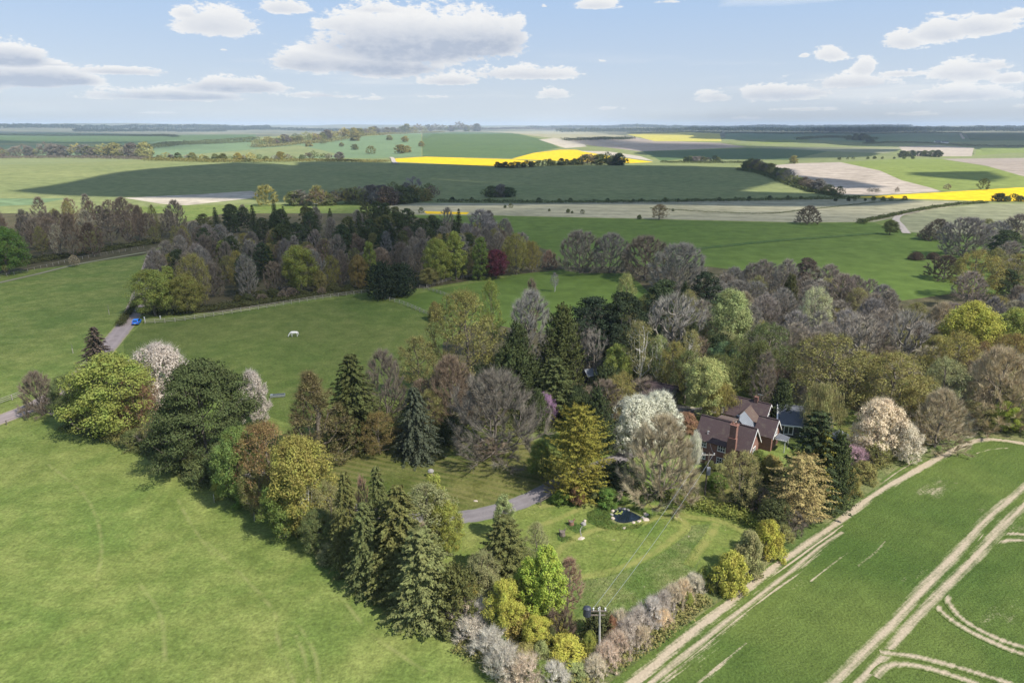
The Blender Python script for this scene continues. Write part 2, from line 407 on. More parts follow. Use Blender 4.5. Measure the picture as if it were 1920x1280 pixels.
# ------------------------------------------------------------------ fields (outlines as seen in the photo, laid on the relief)
def densify(pts, step=14.0):
    out = []
    n = len(pts)
    for i in range(n):
        a, b = pts[i], pts[(i + 1) % n]
        k = max(1, int(math.hypot(b[0] - a[0], b[1] - a[1]) / step))
        for j in range(k): out.append((a[0] + (b[0] - a[0]) * j / k, a[1] + (b[1] - a[1]) * j / k))
    return out
EDGE = [(820,1620),(1120,1330),(1160,1290),(1280,1186),(1350,1130),(1413,1080),(1480,1030),(1567,975),(1613,940),(1673,900),(1760,853),(1807,829),(1840,820),(1873,821),(1920,828),(2100,850),(2700,930)]
FIELDS = [
 ('far_land', 'far_plain', [(-2600,237.5),(4500,237.5),(4500,243),(-2600,243)]),
 # beyond the first ridge, from left to right
 ('winter_wheat','winter_wheat_field', [(-900,251),(120,249),(330,253),(480,252),(480,262),(300,270),(0,268),(-900,268)]),
 ('teal','young_barley_field', [(-600,270),(180,273),(330,263),(480,262),(520,276),(480,294),(300,296),(-600,290)]),
 ('teal','young_barley_field', [(480,276),(560,268),(660,258),(760,250),(790,250),(790,293),(700,297),(480,296)]),
 ('down','hill_pasture', [(330,292),(480,280),(560,272),(640,290),(500,298)]),
 ('winter_wheat','winter_wheat_field', [(792,250),(850,248),(960,249),(1020,262),(1050,277),(1000,287),(960,297),(792,294)]),
 ('beige','drilled_field', [(900,247),(1090,246),(1200,258),(1060,262),(960,250)]),
 ('pale','chalky_field', [(1010,262),(1040,259),(1095,270),(1100,275),(1060,278)]),
 ('plough2','ploughed_field', [(1060,262),(1180,256),(1230,264),(1350,268),(1400,276),(1200,284),(1100,272)]),
 ('rape_dull','rape_field', [(1175,252),(1270,247),(1348,250),(1353,265),(1228,265)]),
 ('rape','rape_field', [(736,298),(800,294),(960,299),(1010,303),(930,315),(850,312),(745,305)]),
 ('rape','rape_field', [(1000,287),(1050,281),(1080,281),(1130,291),(1225,304),(1180,306),(1070,303),(960,298)]),
 ('pale','chalky_field', [(1085,283),(1140,284),(1200,293),(1225,302),(1130,290)]),
 ('winter_wheat','winter_wheat_field', [(1205,284),(1400,278),(1560,282),(1480,300),(1300,297),(1240,302)]),
 ('lime','spring_grass_field', [(1410,266),(1500,259),(1520,266),(1440,270)]),
 ('teal','young_barley_field', [(1360,250),(1800,250),(1820,266),(1640,268),(1520,262),(1360,262)]),
 ('beige_green','sprouting_field', [(1400,276),(1540,283),(1660,288),(1700,276),(1560,276)]),
 ('plough','ploughed_field', [(1685,275),(1760,273),(1826,277),(1822,293),(1700,293)]),
 ('lime','spring_grass_field', [(1832,277),(2300,272),(2300,288),(1900,287),(1828,292)]),
 ('winter_wheat','winter_wheat_field', [(1810,250),(2400,250),(2400,262),(1820,264)]),
 # the face of the first ridge
 ('down','hill_pasture', [(-1500,298),(0,296),(400,300),(730,303),(930,312),(1240,305),(1420,304),(1560,300),(1760,296),(2600,290),(2600,376),(1830,377),(1600,371),(1310,376),(960,380),(720,378),(480,384),(-1500,400)]),
 ('teal','young_barley_field', [(-900,372),(130,372),(60,384),(-100,391),(-900,395)]),
 ('pale','chalky_field', [(232,371),(380,364),(470,358),(492,364),(470,372),(350,385),(300,382)]),
 ('plough','ploughed_field', [(1425,312),(1500,306),(1590,304),(1650,320),(1690,338),(1745,352),(1765,359),(1640,366),(1575,365),(1500,342)]),
 ('lime','spring_grass_field', [(1575,304),(1690,298),(1760,298),(1850,312),(1920,331),(2000,348),(1900,354),(1770,359),(1745,352),(1690,338),(1650,320)]),
 ('plough2','ploughed_field', [(1765,298),(2500,290),(2500,350),(2000,346),(1920,331),(1850,311)]),
 ('rape','rape_field', [(1600,370),(1760,361),(1905,352),(2500,335),(2500,388),(1920,378),(1835,377),(1720,373)]),
 # between the ridge and the wood
 ('beige','drilled_field', [(715,380),(960,381),(1310,377),(1600,373),(1830,379),(1740,396),(1640,416),(1500,417),(1240,411),(930,404),(740,402)]),
 ('beige_green','sprouting_field', [(1680,410),(1740,394),(1835,382),(2600,384),(2600,452),(1900,440),(1700,436)]),
 ('greenfield','grass_ley_field', [(700,404),(930,405),(1240,412),(1500,419),(1640,418),(1690,434),(1760,440),(1900,444),(2300,470),(2300,560),(1740,600),(1500,540),(1330,520),(1000,520),(700,440)]),
 ('rape','rape_field', [(795,396),(880,398),(875,402),(800,401)]),
 ('wood_floor','woodland_floor', [(-700,410),(0,400),(330,400),(345,440),(270,478),(140,496),(0,512),(-700,590)]),
 ('wood_floor','woodland_floor', [(262,590),(266,520),(330,420),(420,400),(720,400),(880,420),(1030,470),(1060,505),(930,518),(800,540),(680,545),(420,585)]),
 ('wood_floor','woodland_floor', [(1060,500),(1330,500),(1500,520),(1680,565),(1790,550),(2300,560),(2300,850),(1920,806),(1800,812),(1740,832),(1560,750),(1420,700),(1260,720),(1130,740),(960,760),(800,720),(800,660),(900,600),(1200,580),(1190,545)]),
 ('paddock','paddock', [(232,640),(268,604),(420,588),(600,564),(690,552),(830,592),(830,700),(560,800),(330,720),(232,690)]),
 ('greenfield','far_paddock', [(735,563),(830,540),(1000,512),(1180,512),(1270,600),(1100,640),(835,592)]),
 ('lawn','mown_lawn', [(560,820),(700,800),(960,800),(1080,880),(1050,915),(990,945),(930,963),(870,975),(640,950),(600,900)]),
 ('garden','garden_meadow', [(870,985),(940,970),(1050,925),(1090,915),(1270,930),(1420,985),(1440,1010),(1300,1100),(1140,1200),(1000,1180),(860,1080)]),
 ('long_grass','long_grass_patch', [(1100,962),(1118,953),(1150,952),(1200,955),(1214,962),(1216,978),(1195,990),(1160,993),(1125,990),(1102,978)]),
 ('long_grass','long_grass_patch', [(1058,980),(1075,977),(1100,990),(1090,1005),(1068,992)]),
 ('long_grass','long_grass_patch', [(1045,1003),(1070,1006),(1082,1014),(1060,1018),(1046,1012)]),
 ('garden_edge','garden_meadow_edge', [(1058,1083),(1110,1080),(1165,1068),(1222,1042),(1266,1010),(1290,985),(1345,980),(1330,1010),(1300,1080),(1150,1170),(1080,1160)]),
 ('rough','field_margin', [(1130,1290),(1100,1280),(1260,1130),(1390,1040),(1500,960),(1640,880),(1740,828),(1830,800),(1920,808),(2300,840),(2400,890),(1920,829),(1840,821),(1760,855),(1613,944),(1480,1035),(1350,1135)]),
 ('lawn','mown_lawn', [(1255,905),(1300,880),(1420,885),(1420,960),(1330,950)]),
 ('pasture','house_lawn', [(1360,715),(1500,715),(1500,760),(1380,760)]),
 ('lawn','mown_lawn', [(1570,800),(1680,800),(1680,850),(1580,850)]),
 ('crop','wheat_field', EDGE + [(2900,1500),(2200,2400),(900,2400),(900,1700)]),
]
_d = at(1480, 1030) - at(1673, 900); _d.z = 0; _d.normalize(); CROP_DIR = (_d.x, _d.y)
M['crop'] = crop_mat()
M['wheelings'] = track_mat('chalk_wheelings', 0.56, 0.40, 0.8)
M['headland'] = track_mat('chalk_headland', 0.44, 0.24, 0.7)
M['striped'] = track_mat('thin_crop_headland', 0.76, 0.22, 1.15)
M['faint'] = track_mat('faint_wheelings', 0.98, 0.22, 0.9)

def uv_of(x, y):
    r = np.maximum(np.hypot(x, y), 1.0)
    return np.degrees(np.arctan2(x, y)), 8.0 * np.log(r)
rng0 = np.random.default_rng(5)
cdt_v, cdt_e, polys_uv = [], [], []
for mk, nm, pl in FIELDS:
    ids = []; uvp = []
    for (px, py) in densify(pl):
        p = at(px, py)
        u, v = uv_of(p.x, p.y)
        if uvp and abs(v - uvp[-1][1]) > 0.8:
            k_ = int(abs(v - uvp[-1][1]) / 0.5); a_ = uvp[-1]
            for j_ in range(1, k_): uvp.append((a_[0] + (u - a_[0]) * j_ / k_, a_[1] + (v - a_[1]) * j_ / k_))
        uvp.append((float(u), float(v)))
    base = len(cdt_v)
    for i, q in enumerate(uvp):
        cdt_v.append(Vector(q)); cdt_e.append((base + i, base + (i + 1) % len(uvp)))
    polys_uv.append(np.array(uvp))
us = np.concatenate([np.arange(-180, -48, 6.0), np.arange(-48, 48, 0.85), np.arange(48, 180.1, 6.0)])
vsn = np.concatenate([np.arange(8 * math.log(3), 8 * math.log(300), 1.6), np.arange(8 * math.log(300), 8 * math.log(21000), 0.42)])
for v in vsn:
    for u in us: cdt_v.append(Vector((float(u), float(v))))
cv_, ce_, cf_, _, _, _ = delaunay_2d_cdt(cdt_v, cdt_e, [], 0, 1e-5)
U = np.array([(p.x, p.y) for p in cv_]); FA = np.array(cf_, dtype=np.int32)
FA = FA[np.ptp(U[FA][:, :, 0], axis=1) < 14]   # no slivers along the rim
rr = np.exp(U[:, 1] / 8.0); aa = np.radians(U[:, 0])
GX, GY = np.sin(aa) * rr, np.cos(aa) * rr
GZ = zat_np(GX, GY)
VV = np.stack([GX, GY, GZ], 1)
cen = U[FA].mean(1)
def inside(poly, P):
    x, y = P[:, 0], P[:, 1]; r = np.zeros(len(P), bool)
    x0, y0 = poly[-1]
    for x1, y1 in poly:
        if y1 != y0:
            c = ((y1 > y) != (y0 > y)) & (x < (x0 - x1) * (y - y1) / (y0 - y1) + x1)
            r ^= c
        x0, y0 = x1, y1
    return r
own = np.full(len(FA), -1)
for k, pu in enumerate(polys_uv):
    lo_, hi_ = pu.min(0), pu.max(0)
    sel = np.nonzero(((cen >= lo_) & (cen <= hi_)).all(1))[0]
    if len(sel): own[sel[inside(pu, cen[sel])]] = k
# default: far land beyond the ridge, meadow close to
cr = np.exp(cen[:, 1] / 8.0)
own[(own < 0) & (cr > 600) & (cr < 3800)] = -2
own[(own < 0) & (cr >= 3800)] = -3
road_side = own == -1
def sub_mesh(name, sel, mat):
    f = FA[sel]; ids, inv = np.unique(f, return_inverse=True)
    me = mesh_np(name, VV[ids], [inv.reshape(-1, 3)], smooth=True)
    # faces must look up
    return tag(link(name, me, None, [mat]), kind='structure')
A_, B_, C_ = VV[FA[:, 0]], VV[FA[:, 1]], VV[FA[:, 2]]
flip = np.cross(B_ - A_, C_ - A_)[:, 2] < 0
FA[flip] = FA[flip][:, ::-1]
sub_mesh('ground', own == -1, M['meadow'])
sub_mesh('hill_ground', own == -2, M['down'])
sub_mesh('far_ground', own == -3, M['far_land'])
for k, (mk, nm, pl) in enumerate(FIELDS):
    if (own == k).any(): sub_mesh(nm, own == k, M[mk])
# earth under the near edge of the sheet (right below the drone)
bm = bmesh.new(); vc = [bm.verts.new((3.2 * math.sin(R(a)), 3.2 * math.cos(R(a)), -0.01)) for a in range(0, 360, 20)]
bm.faces.new(vc[::-1]); me = bpy.data.meshes.new('ground'); bm.to_mesh(me); bm.free()
tag(link('ground', me, None, [M['meadow']]), kind='structure')

# ------------------------------------------------------------------ strips: roads, paths, wheelings
def catmull(P, step):
    P = [np.array(p[:2], float) for p in P]
    P = [2 * P[0] - P[1]] + P + [2 * P[-1] - P[-2]]
    out = []
    for i in range(1, len(P) - 2):
        p0, p1, p2, p3 = P[i - 1], P[i], P[i + 1], P[i + 2]
        n = max(2, int(np.linalg.norm(p2 - p1) / step))
        for j in range(n):
            t = j / n
            out.append(0.5 * (2 * p1 + (p2 - p0) * t + (2 * p0 - 5 * p1 + 4 * p2 - p3) * t * t + (3 * p1 - p0 - 3 * p2 + p3) * t ** 3))
    out.append(P[-2])
    return np.array(out)
_strip_n = [0]
def strip(name, pix, width, mat, off=0.02, step=1.5, kind='structure', world=None, wobble=0.0):
    pts = [at(*p) for p in pix] if world is None else world
    _strip_n[0] += 1; off = off + 0.0013 * (_strip_n[0] % 12)
    C = catmull(pts, step)
    T = np.gradient(C, axis=0); T /= np.linalg.norm(T, axis=1)[:, None] + 1e-9
    Nn = np.stack([-T[:, 1], T[:, 0]], 1)
    cols = (-1, -0.5, 0, 0.5, 1)
    wd = np.full(len(C), width) if not hasattr(width, '__len__') else np.interp(np.linspace(0, 1, len(C)), np.linspace(0, 1, len(width)), width)
    if wobble: wd = wd * (1 + wobble * np.sin(np.arange(len(C)) * 0.7) * np.sin(np.arange(len(C)) * 0.31))
    V = []; E = []
    for i in range(len(C)):
        for c in cols:
            q = C[i] + Nn[i] * c * wd[i] / 2
            r = math.hypot(*q)
            V.append((q[0], q[1], zat(q[0], q[1]) + off + max(0, r - 250) * 0.0009)); E.append(abs(c))
    k = len(cols); Fq = []
    for i in range(len(C) - 1):
        for j in range(k - 1):
            a = i * k + j; Fq.append((a, a + 1, a + k + 1, a + k))
    Fq = np.array(Fq)
    V = np.array(V)
    nz = np.cross(V[Fq[0, 1]] - V[Fq[0, 0]], V[Fq[0, 2]] - V[Fq[0, 0]])[2]
    if nz < 0: Fq = Fq[:, ::-1]
    me = mesh_np(name, V, [Fq], smooth=True)
    at_ = me.attributes.new('edge', 'FLOAT', 'POINT'); at_.data.foreach_set('value', np.array(E, np.float32))
    return tag(link(name, me, None, [mat]), kind=kind)

def road_mat(name, mid, side, thr=0.75):
    m, nt, out = new_mat(name)
    P = pos_node(nt); n2 = nt.noise(P, 0.5, 5, 0.65); n3 = nt.noise(P, 4.0, 3, 0.7)
    e = nt.n.new('ShaderNodeAttribute'); e.attribute_name = 'edge'
    q = nt.m('ADD', e.outputs['Fac'], nt.m('MULTIPLY', nt.m('SUBTRACT', n2, 0.5), 0.7))
    c = nt.mix(nt.map(n2, 0.3, 0.7), tuple(k * 0.82 for k in mid), tuple(k * 1.18 for k in mid))
    c = nt.mix(nt.map(n3, 0.3, 0.8, 0, 0.35), c, tuple(k * 1.5 for k in mid))
    # the two worn wheel tracks
    wt = nt.map(nt.m('ABSOLUTE', nt.m('SUBTRACT', e.outputs['Fac'], 0.45)), 0.0, 0.25, 0.35, 0.0)
    c = nt.mix(wt, c, tuple(min(1, k * 1.45) for k in mid))
    c = nt.mix(nt.map(q, thr, thr + 0.15), c, side)
    principled(nt, out, c, 0.92, 0.15, n3, 0.3, 0.05)
    return m
M['drive'] = road_mat('drive_tarmac', (0.165, 0.147, 0.145), (0.13, 0.16, 0.055), 0.86)
M['lane'] = road_mat('lane_tarmac', (0.25, 0.205, 0.19), (0.27, 0.24, 0.13), 0.80)
M['chalk_track'] = road_mat('chalk_track', (0.38, 0.325, 0.27), (0.20, 0.22, 0.09), 0.85)
M['grass_track'] = road_mat('grass_track', (0.20, 0.18, 0.12), (0.12, 0.16, 0.05), 0.6)
strip('road', [(-160,850),(-40,802),(20,779),(75,756),(130,722),(165,692),(195,658),(222,626),(243,598),(258,566),(268,535),(280,500),(290,470)], 5.4, M['lane'], 0.03)
strip('drive', [(75,757),(170,795),(280,828),(400,856),(520,905),(610,944),(720,966),(800,973),(870,969),(930,957),(1000,932),(1060,900),(1140,868),(1200,838),(1245,800),(1300,772),(1400,768)], 3.6, M['drive'], 0.035)
strip('gravel_path', [(1240,760),(1285,768),(1330,775)], 4.5, M['chalk_track'], 0.03)
strip('grass_track', [(1225,474),(1330,464),(1450,452),(1560,444),(1640,438)], 5.0, M['long_grass'], 0.03)
strip('grass_track', [(-60,543),(0,530),(70,514),(140,497),(210,484),(275,473)], 3.0, M['grass_track'], 0.03)
strip('chalk_track', [(1700,438),(1690,425),(1680,412),(1690,403),(1720,396)], 4.5, M['chalk_track'], 0.05)
strip('road', [(722,404),(716,392),(709,380),(700,374)], 5.0, M['drive'], 0.1)
strip('chalk_track', [(742,308),(737,300),(733,296)], 9.0, M['chalk_track'], 0.3, step=8)
strip('chalk_track', [(1806,262),(1803,256),(1800,252)], 12.0, M['chalk_track'], 0.4, step=12)
def mown_mat():
    m, nt, out = new_mat('mown_way'); P = pos_node(nt)
    c, n3 = grass_color(nt, P, (0.092, 0.138, 0.028), (0.140, 0.168, 0.040), (0.190, 0.185, 0.060), 12, drymix=0.5)
    e = nt.n.new('ShaderNodeAttribute'); e.attribute_name = 'edge'
    f = nt.m('MULTIPLY', nt.map(e.outputs['Fac'], 0.35, 1.0, 1.0, 0.0), nt.map(nt.noise(P, 0.5, 4, 0.6), 0.35, 0.62, 0.25, 0.95))
    principled(nt, out, nt.mix(f, c, (0.215, 0.212, 0.065)), 0.95, 0.08, n3, 0.5, 0.35); return m
M['mown'] = mown_mat()
# mown ways through the long grass of the garden
strip('mown_path', [(1050,1083),(1110,1078),(1160,1066),(1220,1040),(1262,1010),(1285,990),(1280,975),(1240,968),(1190,985),(1130,990),(1090,1003),(1050,1030),(1030,1060)], 1.5, M['mown'], 0.02, 0.8)
strip('mown_path', [(1010,950),(1060,942),(1110,945),(1150,950),(1215,948),(1260,960),(1300,970),(1345,975),(1400,998)], 1.7, M['mown'], 0.024, 0.8)
strip('mown_path', [(1345,976),(1335,1000),(1312,1030),(1290,1060)], 1.6, M['mown'], 0.022, 0.8)
strip('mown_path', [(990,990),(1040,975),(1080,957),(1115,946)], 1.4, M['mown'], 0.018, 0.8)
def trod_mat():
    m, nt, out = new_mat('trodden_grass'); P = pos_node(nt)
    c, n3 = grass_color(nt, P, (0.104, 0.150, 0.034), (0.146, 0.178, 0.044), (0.205, 0.208, 0.068), 16, drymix=0.5)
    e = nt.n.new('ShaderNodeAttribute'); e.attribute_name = 'edge'
    f = nt.m('MULTIPLY', nt.m('SUBTRACT', 1.0, e.outputs['Fac']), nt.map(nt.noise(P, 0.4, 3, 0.6), 0.38, 0.62, 0.0, 0.6))
    principled(nt, out, nt.mix(f, c, (0.24, 0.24, 0.092)), 0.95, 0.08, n3, 0.5, 0.35); return m
M['trod'] = trod_mat()
for q in ([(385,1015),(430,1055),(480,1105),(515,1150),(520,1195),(545,1260),(560,1320)], [(555,1190),(570,1230),(580,1290)], [(330,930),(360,985),(400,1040)], [(90,870),(160,930),(190,1010),(180,1100)], [(560,1170),(590,1225),(600,1300)], [(250,1080),(300,1150),(310,1240)], [(640,1120),(700,1190),(800,1260)]):
    strip('trodden_path', q, .8, M['trod'], .012, .8)
# wheelings and headland of the wheat
HE = EDGE[0:15]
strip('headland_track', [(x + 4 + (8 if y > 1000 else 0), y + 4) for x, y in HE], [2.2, 2.0, 1.8, 1.6, 1.5, 1.6, 1.8, 2.0, 2.2], M['headland'], 0.03, 0.8)
strip('headland_track', [(x + 14 + (14 if y > 1000 else -4), y + 8) for x, y in HE[:8]], [6.5, 6.0, 4.5, 3.6, 2.4, 1.4], M['striped'], 0.016, 0.8)
strip('headland_track', [(1010,1480),(1215,1290),(1300,1218),(1372,1162),(1440,1110),(1500,1062),(1560,1012)], [5.0, 4.5, 3.5, 2.6, 1.2], M['striped'], 0.02, 0.8)
strip('wheeling', [(1000,1480),(1200,1296),(1290,1223),(1347,1176),(1420,1120),(1480,1073),(1540,1023),(1580,997)], [1.3,1.25,1.15,1.0,0.8], M['wheelings'], 0.04, 0.8)
strip('wheeling', [(1290,1296),(1330,1262),(1360,1236),(1400,1205)], [2.0,1.8,1.0], M['faint'], 0.03, 0.8)
for q in ([(1655,905),(1690,880),(1725,862)], [(1520,1090),(1560,1057),(1590,1036)], [(1610,1062),(1640,1036),(1660,1015)], [(1830,850),(1860,842),(1890,840)]):
    strip('wheeling', q, 1.1, M['faint'], 0.03, 0.8)
strip('wheeling', [(1300,1520),(1530,1310),(1563,1280),(1613,1230),(1690,1150),(1747,1086),(1800,1030),(1860,963),(1920,914),(2010,840)], [1.6,1.6,1.6,2.0,1.6,1.5,1.6], M['wheelings'], 0.03, 0.8)
strip('wheeling', [(1350,1520),(1580,1310),(1610,1280),(1663,1223),(1713,1163),(1757,1116),(1783,1090),(1827,1046),(1873,993),(1920,948),(2010,870)], [1.5,1.5,1.5,1.6,2.1,1.5,1.5], M['wheelings'], 0.035, 0.8)
for q in ([(1768,1100),(1783,1136),(1813,1166),(1863,1193),(1920,1213),(2040,1240)], [(1745,1122),(1773,1153),(1813,1180),(1860,1203),(1913,1224),(2040,1258)],
          [(1650,1222),(1713,1230),(1780,1246),(1847,1266),(1900,1284),(1990,1320)], [(1640,1268),(1660,1250),(1697,1245),(1747,1254),(1827,1280),(1900,1310)],
          [(1822,1013),(1853,1003),(1897,1000),(1940,1004),(2040,1012)], [(1840,1030),(1873,1016),(1920,1013),(2040,1026)]):
    strip('wheeling', q, 1.15, M['wheelings'], 0.032, 0.6)

# ------------------------------------------------------------------ the air: haze over the land, clouds above it
def haze_box():
    bm = bmesh.new(); bmesh.ops.create_cube(bm, size=1.0)
    zt, zb = 150.0, -60.0
    for v in bm.verts: v.co = Vector((v.co.x * 44000, v.co.y * 44000, zb + (v.co.z + 0.5) * (zt - zb)))
    me = bpy.data.meshes.new('haze'); bm.to_mesh(me); bm.free()
    m, nt, out = new_mat('haze'); 
    v = nt.n.new('ShaderNodeVolumePrincipled'); v.inputs['Color'].default_value = (0.66, 0.79, 0.98, 1)
    v.inputs['Density'].default_value = HAZE_D; v.inputs['Anisotropy'].default_value = 0.0
    nt.l.new(v.outputs[0], out.inputs['Volume'])
    return tag(link('haze', me, None, [m]), kind='stuff')
HAZE_D = 0.000062
haze_box()

m, nt, out = new_mat('cloud_vapour')
vsn_ = nt.n.new('ShaderNodeVolumeScatter'); vsn_.inputs['Color'].default_value = (0.98, 0.98, 0.98, 1)
vsn_.inputs['Density'].default_value = 0.0092; vsn_.inputs['Anisotropy'].default_value = 0.3
nt.l.new(vsn_.outputs[0], out.inputs['Volume']); M['cloud'] = m
def cloud(pix_outline, alt, thick, seed, world=None):
    """a flat-based cumulus whose shadow falls on the outlined ground"""
    G = [at(*p) for p in pix_outline] if world is None else [Vector((*q, 0)) for q in world]
    off = SUN_DIR * (alt / SUN_DIR.z)
    P = np.array([(g.x + off.x, g.y + off.y) for g in G]); c = P.mean(0)
    rng = np.random.default_rng(seed)
    Pd = []
    for i in range(len(P)):
        a, b = P[i], P[(i + 1) % len(P)]
        for j in range(8): Pd.append(a + (b - a) * j / 8)
    Pd = np.array(Pd); nP = len(Pd)
    ks = np.arange(nP)
    rad = 1 + 0.05 * np.sin(ks * 2 * np.pi * 5 / nP + seed) + 0.04 * np.sin(ks * 2 * np.pi * 11 / nP + 2 * seed)
    rings = [(1.2, 0.0), (1.03, .07), (.88, .28), (.65, .72), (.38, 1.0)]
    V = []
    for s, t in rings:
        for i in range(nP):
            q = c + (Pd[i] - c) * s * rad[i]
            bumpz = 0.5 * t * (math.sin(i * 0.9 + seed) * math.sin(i * 0.37) )
            V.append((q[0], q[1], alt + thick * (t + 0.35 * bumpz)))
    V.append((c[0], c[1], alt + thick * 1.05)); V.append((c[0], c[1], alt - 2))
    Fq = []; Ft = []
    for k in range(len(rings) - 1):
        for i in range(nP):
            j = (i + 1) % nP; Fq.append((k * nP + i, k * nP + j, (k + 1) * nP + j, (k + 1) * nP + i))
    L = (len(rings) - 1) * nP
    for i in range(nP):
        j = (i + 1) % nP
        Ft.append((L + i, L + j, len(V) - 2)); Ft.append((j, i, len(V) - 1))
    me = mesh_np('cloud', V, [Fq, Ft])
    return tag(link('cloud', me, None, [M['cloud']]), kind='stuff')
CLOUD_SHADOWS = True
if CLOUD_SHADOWS:
    # over the paddocks, the woods and the near fields
    cloud([(-400,840),(0,880),(300,930),(620,985),(900,930),(1080,840),(1180,740),(1250,650),(1480,600),(1700,560),(2000,500),(2100,420),(1700,385),(1300,372),(1000,376),(700,385),(300,420),(-400,450)], 900, 105, 1)
    cloud([(200,352),(330,325),(470,306),(512,307),(498,338),(548,341),(580,307),(700,305),(950,318),(1250,312),(1380,318),(1400,330),(1270,350),(1260,366),(1500,362),(1540,368),(1300,374),(900,378),(560,372),(420,362)], 1000, 190, 2)
    cloud([(-300,285),(0,285),(120,285),(420,276),(300,266),(0,262),(-300,262)], 1000, 200, 3)
    cloud([(-300,254),(0,252),(250,254),(330,251),(100,247),(-300,247)], 1100, 200, 4)
    cloud([(1060,268),(1200,280),(1260,296),(1480,300),(1700,292),(1600,276),(1450,276),(1380,270),(1250,268),(1100,258)], 1000, 190, 5)
    cloud([(1100,252),(1400,256),(1480,262),(1560,258),(1700,266),(1900,262),(2100,250),(1700,246),(1200,245)], 1200, 220, 6)
    cloud([(1340,250),(1620,249.5),(1900,250),(2050,256),(1950,267),(1700,272),(1500,264),(1340,258)], 1000, 170, 9)
    cloud([(1240,283),(1450,279),(1650,282),(1600,293),(1420,298),(1260,294)], 1000, 150, 10)
    cloud([(1790,323),(1840,322),(1870,332),(1850,340),(1810,333)], 1000, 70, 7)
    cloud([(1500,330),(1600,340),(1650,350),(1580,352)], 1000, 60, 8)
# ------------------------------------------------------------------ plant materials
def leaf_mat(name, trans=0.25, var=0.35, rough=0.6, hue=0.10):
    """colour comes from the plant (its object colour); leaves differ a little from one another"""
    m, nt, out = new_mat(name)
    oi = nt.n.new('ShaderNodeObjectInfo')
    tc = nt.n.new('ShaderNodeTexCoord').outputs['Object']
    n1 = nt.noise(tc, 0.9, 3, 0.6); wn = nt.n.new('ShaderNodeTexWhiteNoise'); wn.noise_dimensions = '3D'
    q = nt.v('SNAP', tc, (0.22, 0.22, 0.22)); nt.l.new(q, wn.inputs['Vector'])
    k = nt.m('ADD', nt.map(wn.outputs['Value'], 0, 1, 1 - var, 1 + var), nt.map(n1, 0.3, 0.7, -0.18, 0.18))
    c = nt.mix(1.0, oi.outputs['Color'], nt.comb(k, k, k), 'MULTIPLY')
    hs = nt.n.new('ShaderNodeHueSaturation')
    nt.l.new(nt.map(n1, 0.3, 0.7, 0.5 - hue * 0.25, 0.5 + hue * 0.25), hs.inputs['Hue']); nt.l.new(c, hs.inputs['Color'])
    hs.inputs['Saturation'].default_value = 1.0
    df = nt.n.new('ShaderNodeBsdfDiffuse'); tr = nt.n.new('ShaderNodeBsdfTranslucent')
    nt.l.new(hs.outputs[0], df.inputs[0]); nt.l.new(hs.outputs[0], tr.inputs[0])
    mx = nt.n.new('ShaderNodeMixShader'); mx.inputs[0].default_value = trans
    nt.l.new(df.outputs[0], mx.inputs[1]); nt.l.new(tr.outputs[0], mx.inputs[2]); nt.l.new(mx.outputs[0], out.inputs['Surface'])
    return m
M['leaf'] = leaf_mat('leaves', 0.30, 0.35)
M['needle'] = leaf_mat('needles', 0.12, 0.40, hue=0.06)
M['twig'] = leaf_mat('twigs', 0.0, 0.35, hue=0.05)
M['petal'] = leaf_mat('petals', 0.35, 0.22, hue=0.04)
M['bark'] = plain('bark', (0.165, 0.140, 0.112), 0.95, 0.1, 0.35, 4.0)
M['bark_pale'] = plain('pale_bark', (0.20, 0.18, 0.15), 0.95, 0.1, 0.3, 4.0)
M['bark_birch'] = plain('birch_bark', (0.55, 0.52, 0.47), 0.9, 0.1, 0.35, 3.0)

# ------------------------------------------------------------------ plant shapes
def norm(a): return a / (np.linalg.norm(a, axis=-1, keepdims=True) + 1e-9)

